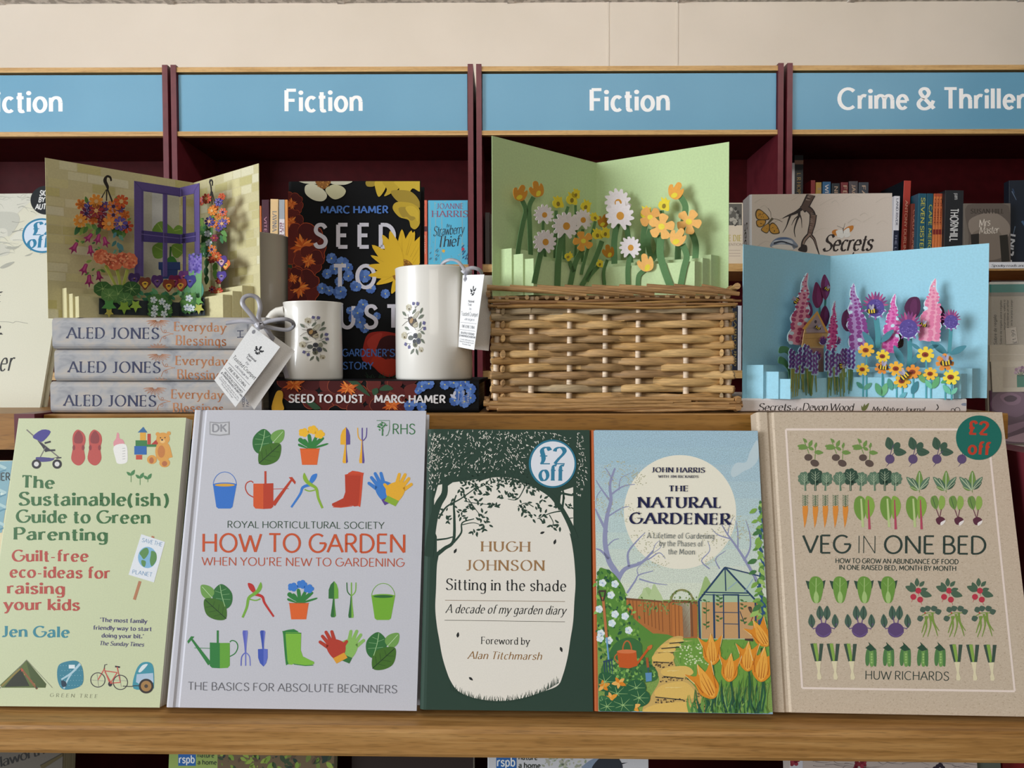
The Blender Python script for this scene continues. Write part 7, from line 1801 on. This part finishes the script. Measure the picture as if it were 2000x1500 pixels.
# bay behind the stack and the dark flowered book
spine_book('slim orange spine partly hidden by the window card, shelf under the Fiction sign', 503, 511, 402, Z1, DB, 'd0753a', (), 0, group=None)
spine_book('dark maroon spine right of the window card on the wall shelf', 512, 526, 390, Z1, DB, '431c2c', (('VITERI ROSE', 424, 510, .3, 5, 'a8788a', SANS),))
spine_book('cream spine between the dark maroon and the grey-white spines on the wall shelf', 527.5, 543, 389, Z1, DB, 'd9b988', (('LAVINIA', 413, 452, .3, 8, '4a6078', ROMAN),), -.02)
spine_book('grey and white spine right of the cream spine, near the dark flowered book', 545, 556, 390, Z1, DB, '9aa0a8', (('THE TEN', 435, 475, .5, 4, '7a4a60', SANS), ('BITE', 435, 465, .12, 4, '7a4a60', SANS)), -.01, bands=((428, 515, 'd9d2d6'),))
spine_book('narrow orange spine touching the dark flowered book on its left', 557, 562.5, 390, Z1, DB, 'd98f48')
spine_book('coral orange spine with white lettering beside the bright blue paperback', 822.5, 834.5, 391, Z1, DB, 'd8664c', (('The Enigma Girl', 398, 432, .2, 5, '6a2a34', ITAL), ('TA BUTLER', 432, 440, .2, 5, '6a2a34', SANS), ('SU MARC', 460, 496, .25, 5, 'e8b8a8', SANS)), bands=((442, 452, '5a2430'),))
def art_straw(A):
    A.layer(); rg = random.Random(3); A.L += 6
    for x in (126, 160, 200, 330, 370): A.line([(x, 960), (x + 6, 1150), (x - 4, 1345)], 5, '86aab4', 4, True)
    for i in range(60): x, y = rg.uniform(122, 378), rg.uniform(955, 1345); A.leaf(x, y, x + rg.uniform(-14, 14), y + rg.uniform(-14, 14), .5, rg.choice(['7fb6c8', '58a0bc', '8aa8a0']))
    A.L += 4
    text(A, 'JOANNE', 172, 1004, 342, 1004, 34, '7a5a7c', ROMAN); text(A, 'HARRIS', 142, 1056, 372, 1056, 40, '86506c', ROMAN)
    text(A, 'Strawberry', 150, 1178, 346, 1160, 60, '1e2c3c', HAND); text(A, 'Thief', 176, 1250, 318, 1240, 70, '1e2c3c', HAND); text(A, 'the', 234, 1122, 256, 1120, 22, '1e2c3c', HAND)
    A.ell(216, 1272, 10, 10, 'd8a83c'); A.ell(340, 1262, 10, 12, 'b03a50'); 
    for i in range(14): x, y = rg.uniform(330, 380), rg.uniform(1240, 1340); A.leaf(x, y, x + 14, y - 18, .4, '2f5a80')
    for i in range(10): x, y = rg.uniform(124, 180), rg.uniform(1270, 1340); A.leaf(x, y, x + 12, y - 16, .4, '3f7a94')
face_book('bright blue paperback facing out beside the coral spine, under the middle Fiction sign', 836, 913.5, 391, Z1, 2.335, '4fb0d4', art_straw, (800, 100, .30675, .30667), group=None)
# bay behind the basket
spine_book('dark brown spine half hidden by the left edge of the green card', 947, 957, 415, Z1, 2.40, '2a1a14', (), group=None)
spine_book('dim brown spine next to the green card edge, right one of two', 957.5, 966, 418, Z1, 2.40, '3a2618', (), group=None)
def art_cream(A):
    A.layer(4); A.rect(1422, 398, 1449, 440, '5a5852'); A.layer(); rg = random.Random(2)
    for i in range(24): x, y = rg.uniform(1424, 1446), rg.uniform(402, 438); A.ell(x, y, 3, 4, rg.choice(['8a8880', '3a3834', 'a8a498']), n=7)
    text(A, 'THE DIE', 1408, 471, 1448, 471, 12, 'b0a050', ROMANB); text(A, 'REVENTION', 1410, 480, 1450, 480, 5, '9a8a7a', SANS)
    for y in (489, 495, 500): A.line([(1424, y), (1446, y)], 1.2, 'b0a090')
face_book('cream paperback with a grey photograph between the green card and the nature journal', 1404, 1455, 396, Z1, 2.36, 'd0c4b0', art_cream, (0, 0, 1, 1), group=None)
spine_book('dark navy spine with gold lettering seen past the right end of the basket', 1430.5, 1441.5, 598, Z2, 2.36, '1a2030', (('STARBOUND', 608, 715, .3, 5, '8a7a4a', ROMAN),), group=None)
spine_book('white spine at the right end of the basket, one shelf down', 1442, 1449, 597, Z2, 2.36, 'c0c4cc', (), group=None)
spine_book('white spine seen through the right side of the basket weave, one shelf down', 1420, 1430, 604, Z2, 2.36, 'c8c8cc', (), group=None)
# bay under the Crime & Thriller sign: a low riser lifts the rear row
rz = zs1 + .09
x0 = at(1540, 450, 2.42).x; x1 = at(1720, 450, 2.42).x
m_ = MB('maroon_dark'); m_.box((0, 0, 0), (x1 - x0, .15, .0895))
o = m_.build('book_riser', None, Matrix.Translation((x0, 2.43, zs1 + .0002))); tag(o, 'low maroon block lifting the rear row of books behind the nature journal', 'riser')
Zr = rz + .0008
spine_book('white book edge beside the upright, left of the tall black spine', 1545, 1552, 318, Zr, 2.455, 'd4d4d8', (), .0)
spine_book('tall black spine with gold lettering beside the maroon upright, under Crime & Thriller', 1551, 1568.5, 303, Zr, 2.455, '23262a', (('L R HOPKINS', 338, 402, .3, 7, 'a88a4a', ROMAN),), .0, bands=((313, 321, '8a6a5a'),))
for i, (a, b, y, c, lab, t) in enumerate(((1583, 1592, 352, '8a2c30', 'dark red spine, first of the short row above the nature journal', ''), (1593, 1604, 356, 'b89648', 'mustard yellow spine in the short row above the nature journal', 'TIM'), (1606, 1622, 355, '2f6490', 'blue spine with white letters in the short row above the nature journal', 'WITCH'), (1624, 1640, 358, '232a30', 'charcoal spine right of the blue one, above the nature journal', 'NIGHT'), (1642, 1656, 356, '6a2228', 'brick red spine in the short row above the nature journal', 'FEAR'), (1658, 1675, 354, '4a4448', 'brown-grey spine in the short row above the nature journal', 'JACK P'), (1677, 1696, 356, '3a3e46', 'slate grey spine, last of the short row above the nature journal', 'FALL'))):
    spine_book(lab, a, b, y, Zr, 2.45, c, ((t, y + 6, y + 50, .3, 7, 'd0d0d0' if i == 2 else 'a8907a', SANS),) if t else ())
spine_book('white and navy spine right of the nature journal', 1745, 1756, 383, Z1, 2.34, 'd6d6dc', (('LAND RIVER', 388, 440, .35, 4, '55586a', SANS), ('THE LAST', 458, 510, .3, 4, '8a8ea4', SANS)), -.02, bands=((450, 515, '1c2338'),))
spine_book('tall red spine whose black cover shows at its left', 1762, 1776, 353, Z1, 2.40, 'a83a30', (('ANTONY DURLING', 392, 500, .3, 5, 'd8a890', SANS),), -.035, depth=.15, col2='161c22')
spine_book('small brown-red spine leaning by the tall red spine', 1778, 1790, 398, Z1, 2.38, '7a3428', (('COLD BONE', 410, 490, .3, 5, 'b8806a', SANS),), -.03)
spine_book('teal spine with yellow lettering, left one of a pair', 1792, 1808, 378, Z1, 2.36, '23566a', (('SEVEN SISTERS', 386, 502, .35, 7, 'b8b04a', SANS),), -.02)
spine_book('teal spine with yellow lettering, right one of a pair', 1809, 1821, 378, Z1, 2.36, '1f5064', (('CAPE MERCY', 400, 500, .35, 6, 'a8a84a', SANS),), -.02)
for i in range(4):
    spine_book('thin orange spine with red band, %s of four right of the teal pair' % ('first', 'second', 'third', 'last')[i], 1822 + i*5.6, 1827 + i*5.6, 378, Z1, 2.36, 'cc7440', (('QUIRKE', 388, 440, .25, 3, '7a2c24', SANS),), -.025, bands=((448, 458, '7a2426'), (378, 384, 'a84a34')))
spine_book('thick black spine with large white capitals, left of the misty gateway cover', 1845, 1881, 372, Z1, 2.345, '24262a', (('THORNHILL', 408, 472, .3, 15, 'd4d4d4', Pen(17, 15, sp=9)), ('pam', 378, 390, .5, 8, 'c0c0c0', HAND)), -.01, depth=.15)
def art_hill(A):
    A.layer(5); A.sm('1890 400 1970 402 1976 510 1896 512 1892 460', '5f5650'); A.layer(); A.sm('1893 430 1940 415 1972 440 1960 470 1905 466', '857a70'); A.sm('1900 455 1950 450 1960 500 1905 505', '776c62')
    A.layer(); A.poly('1896 458 1912 456 1912 512 1898 512', '2a2826'); A.poly('1952 460 1968 458 1972 510 1956 512', '2c2a26')
    text(A, 'SUSAN HILL', 1896, 417, 1960, 417, 9, '3a342e', ROMANB); text(A, 'Mrs', 1912, 444, 1934, 440, 14, 'd0c8bc', HAND); text(A, 'Master', 1912, 457, 1950, 455, 14, 'd0c8bc', HAND)
face_book('grey-brown paperback with a misty gateway cover, right of the thick black spine', 1884, 1975, 397, Z1, 2.335, '6e665e', art_hill, (0, 0, 1, 1), T=.02)
def art_blue(A):
    A.layer(5); rg = random.Random(12)
    for i in range(16): x, y = rg.uniform(1975, 2050), rg.uniform(365, 505); A.line([(x, y), (x + rg.uniform(-8, 10), y + rg.uniform(8, 26))], rg.uniform(2, 5), rg.choice(['3f5a78', '5a6a80', '2f4460']), 1)
    A.layer(); text(A, 'FLINT', 1976, 512, 1984, 455, 18, 'c8ccd4', BOLD)
face_book('dark navy book with white lettering tilted at the right picture edge', 1972, 2050, 352, Z1, 2.36, '1c232e', art_blue, (0, 0, 1, 1), T=.03, yaw=-.1)
m_ = MB('paper'); p = at(1930, 512, 2.317); q = at(2060, 524, 2.317)
m_.box((0, 0, 0), (q.x - p.x, .0015, p.z - q.z), None, lin('dcdde2')); 
A = Art(Frame((p.x, 2.3165, q.z), (1, 0, 0), (0, 0, 1)), (0, 0, 1, 1), m_, 'paper', 1.0, base=3e-4, warp=lambda u, v, z: (u, -z, v)); A.L = 6
text(A, 'Spooky reads and ghost stories', 1936, 521, 2050, 521, 5, '3a3a44', HAND)
o = m_.build('shelf_label', None, Matrix.Translation((p.x, 2.3165, q.z))); tag(o, 'white printed shelf strip under the tilted navy book', 'shelf label')
# ---------------------------------------------------------------- books on the shelf below the front row
ZL = ZS - .305 + .0004
LV = (0, 1450, .35, .35); LV2 = (650, 1450, .35, .35); LV3 = (1300, 1450, .35, .35)
def low_book(label, px0, px1, H, d, col, art, view, T=.02, lean=.12, group='books on the shelf below', roll=0.0):
    a = at(px0, 1490, d); b = at(px1, 1490, d)
    y0 = d - H * math.sin(lean)
    fr = Frame((a.x, y0 + 0, ZL + T * math.sin(lean)), (1, YAW, 0), (math.sin(roll), math.sin(lean), math.cos(lean)))
    return book(label, fr, (b - a).length, H, T, False, col, art, view, groove=0, r=.001, group=group)
def art_l1(A):
    A.layer(3); text(A, 'Haworth', -40, 150, 250, 62, 55, '1e1c1a', HAND); A.layer(); A.line('230 140 370 66', 24, '4a3f20'); A.line('225 128 400 60', 5, '2a2418')
low_book('pale book with black script lettering on the shelf below, far left', -60, 128, .262, .672, '5a544c', art_l1, LV, lean=.1)
def rspb(A, x, y, s=1.0):
    A.poly([(x, y - 54*s), (x + 98*s, y - 54*s), (x + 98*s, y + 30*s), (x, y + 30*s)], '2a62a8'); A.layer()
    text(A, 'rspb', x + 4*s, y + 14*s, x + 92*s, y + 14*s, 42*s, 'e4e8f0', SANS); text(A, 'nature', x + 108*s, y - 18*s, x + 200*s, y - 16*s, 26*s, '26302a', SANS); text(A, 'a home', x + 108*s, y + 22*s, x + 214*s, y + 24*s, 26*s, '26302a', SANS)
def art_l2(A):
    A.layer(); rg = random.Random(5); A.rect(945, 20, 1870, 160, '6a5a44'); A.layer()
    for i in range(120): x, y = rg.uniform(1215, 1860), rg.uniform(20, 150); A.leaf(x, y, x + rg.uniform(-40, 40), y + rg.uniform(-40, 50), .5, rg.choice(['7a9440', '2c3a34', '8aa048', '3a4a34', '6a7a3c', '5a4a3c']))
    A.rect(945, 20, 1214, 160, '8fa45a'); A.layer(); rspb(A, 995, 100)
low_book('wildlife book with green leaf pattern and small blue square logo, below the grey-white hardback', 331, 655, .262, .672, '7d9450', art_l2, LV, T=.012)
low_book('plain dark brown book on the shelf below, between the two blue-square-logo books', 686, 924, .2465, .676, '2c2220', None, None, T=.02, lean=.08)
def art_l4(A):
    A.layer(); rg = random.Random(7)
    for i in range(60): x, y = rg.uniform(1180, 1420), rg.uniform(60, 150); A.leaf(x, y, x + rg.uniform(-30, 30), y + rg.uniform(-25, 25), .5, rg.choice(['a8aa9c', '9aa090', 'b4b8a4', '8e9c84']))
    A.layer(); A.sm('1390 150 1420 110 1480 84 1530 100 1500 150', '7f90a8'); A.layer(); A.sm('1450 160 1480 95 1530 80 1590 82 1610 160', '2c323c'); A.poly('1560 84 1606 82 1545 118 1536 110', 'b08a50'); A.poly('1545 118 1646 112 1580 132', '20242a'); A.ell(1496, 102, 14, 14, '4a505a'); A.ell(1498, 102, 8, 8, '16181c')
    A.layer(); rspb(A, 912, 116, 1.15)
low_book('white wildlife book with a dark open-beaked bird and blue square logo on the shelf below', 951, 1262, .262, .672, 'c4c6cc', art_l4, LV2, T=.012)
def art_l5(A):
    A.layer(); rg = random.Random(4)
    for i in range(26): x, y = rg.uniform(780, 1680), rg.uniform(95, 150); A.line([(x, y), (x + rg.uniform(20, 60), y + rg.uniform(-16, 20)), (x + rg.uniform(70, 120), y + rg.uniform(-10, 24))], 4, '7a706e', 1, True)
    for cx, cy in ((1085, 120), (1530, 138), (720, 98)):
        for k in range(12): A.ell(cx + rg.uniform(-32, 32), cy + rg.uniform(-14, 24), 12, 12, rg.choice(['7a2430', '8a3040', '6a1c2c']) if cx != 1530 else '2c2430', n=9)
    A.rect(680, 90, 765, 170, 'bcbcc4')
low_book('pale book with sketched leaves and red berries on the shelf below, right', 1538, 1896, .262, .672, 'b0a49e', art_l5, LV3, T=.02)
low_book('grey-green book with a rounded corner beside the berry book on the shelf below', 1902, 1950, .2445, .668, '565c54', None, None, T=.02, lean=.1)
low_book('dark red book at the right end of the shelf below', 1953, 2070, .2475, .680, '7a1c20', None, None, T=.02, lean=.1)
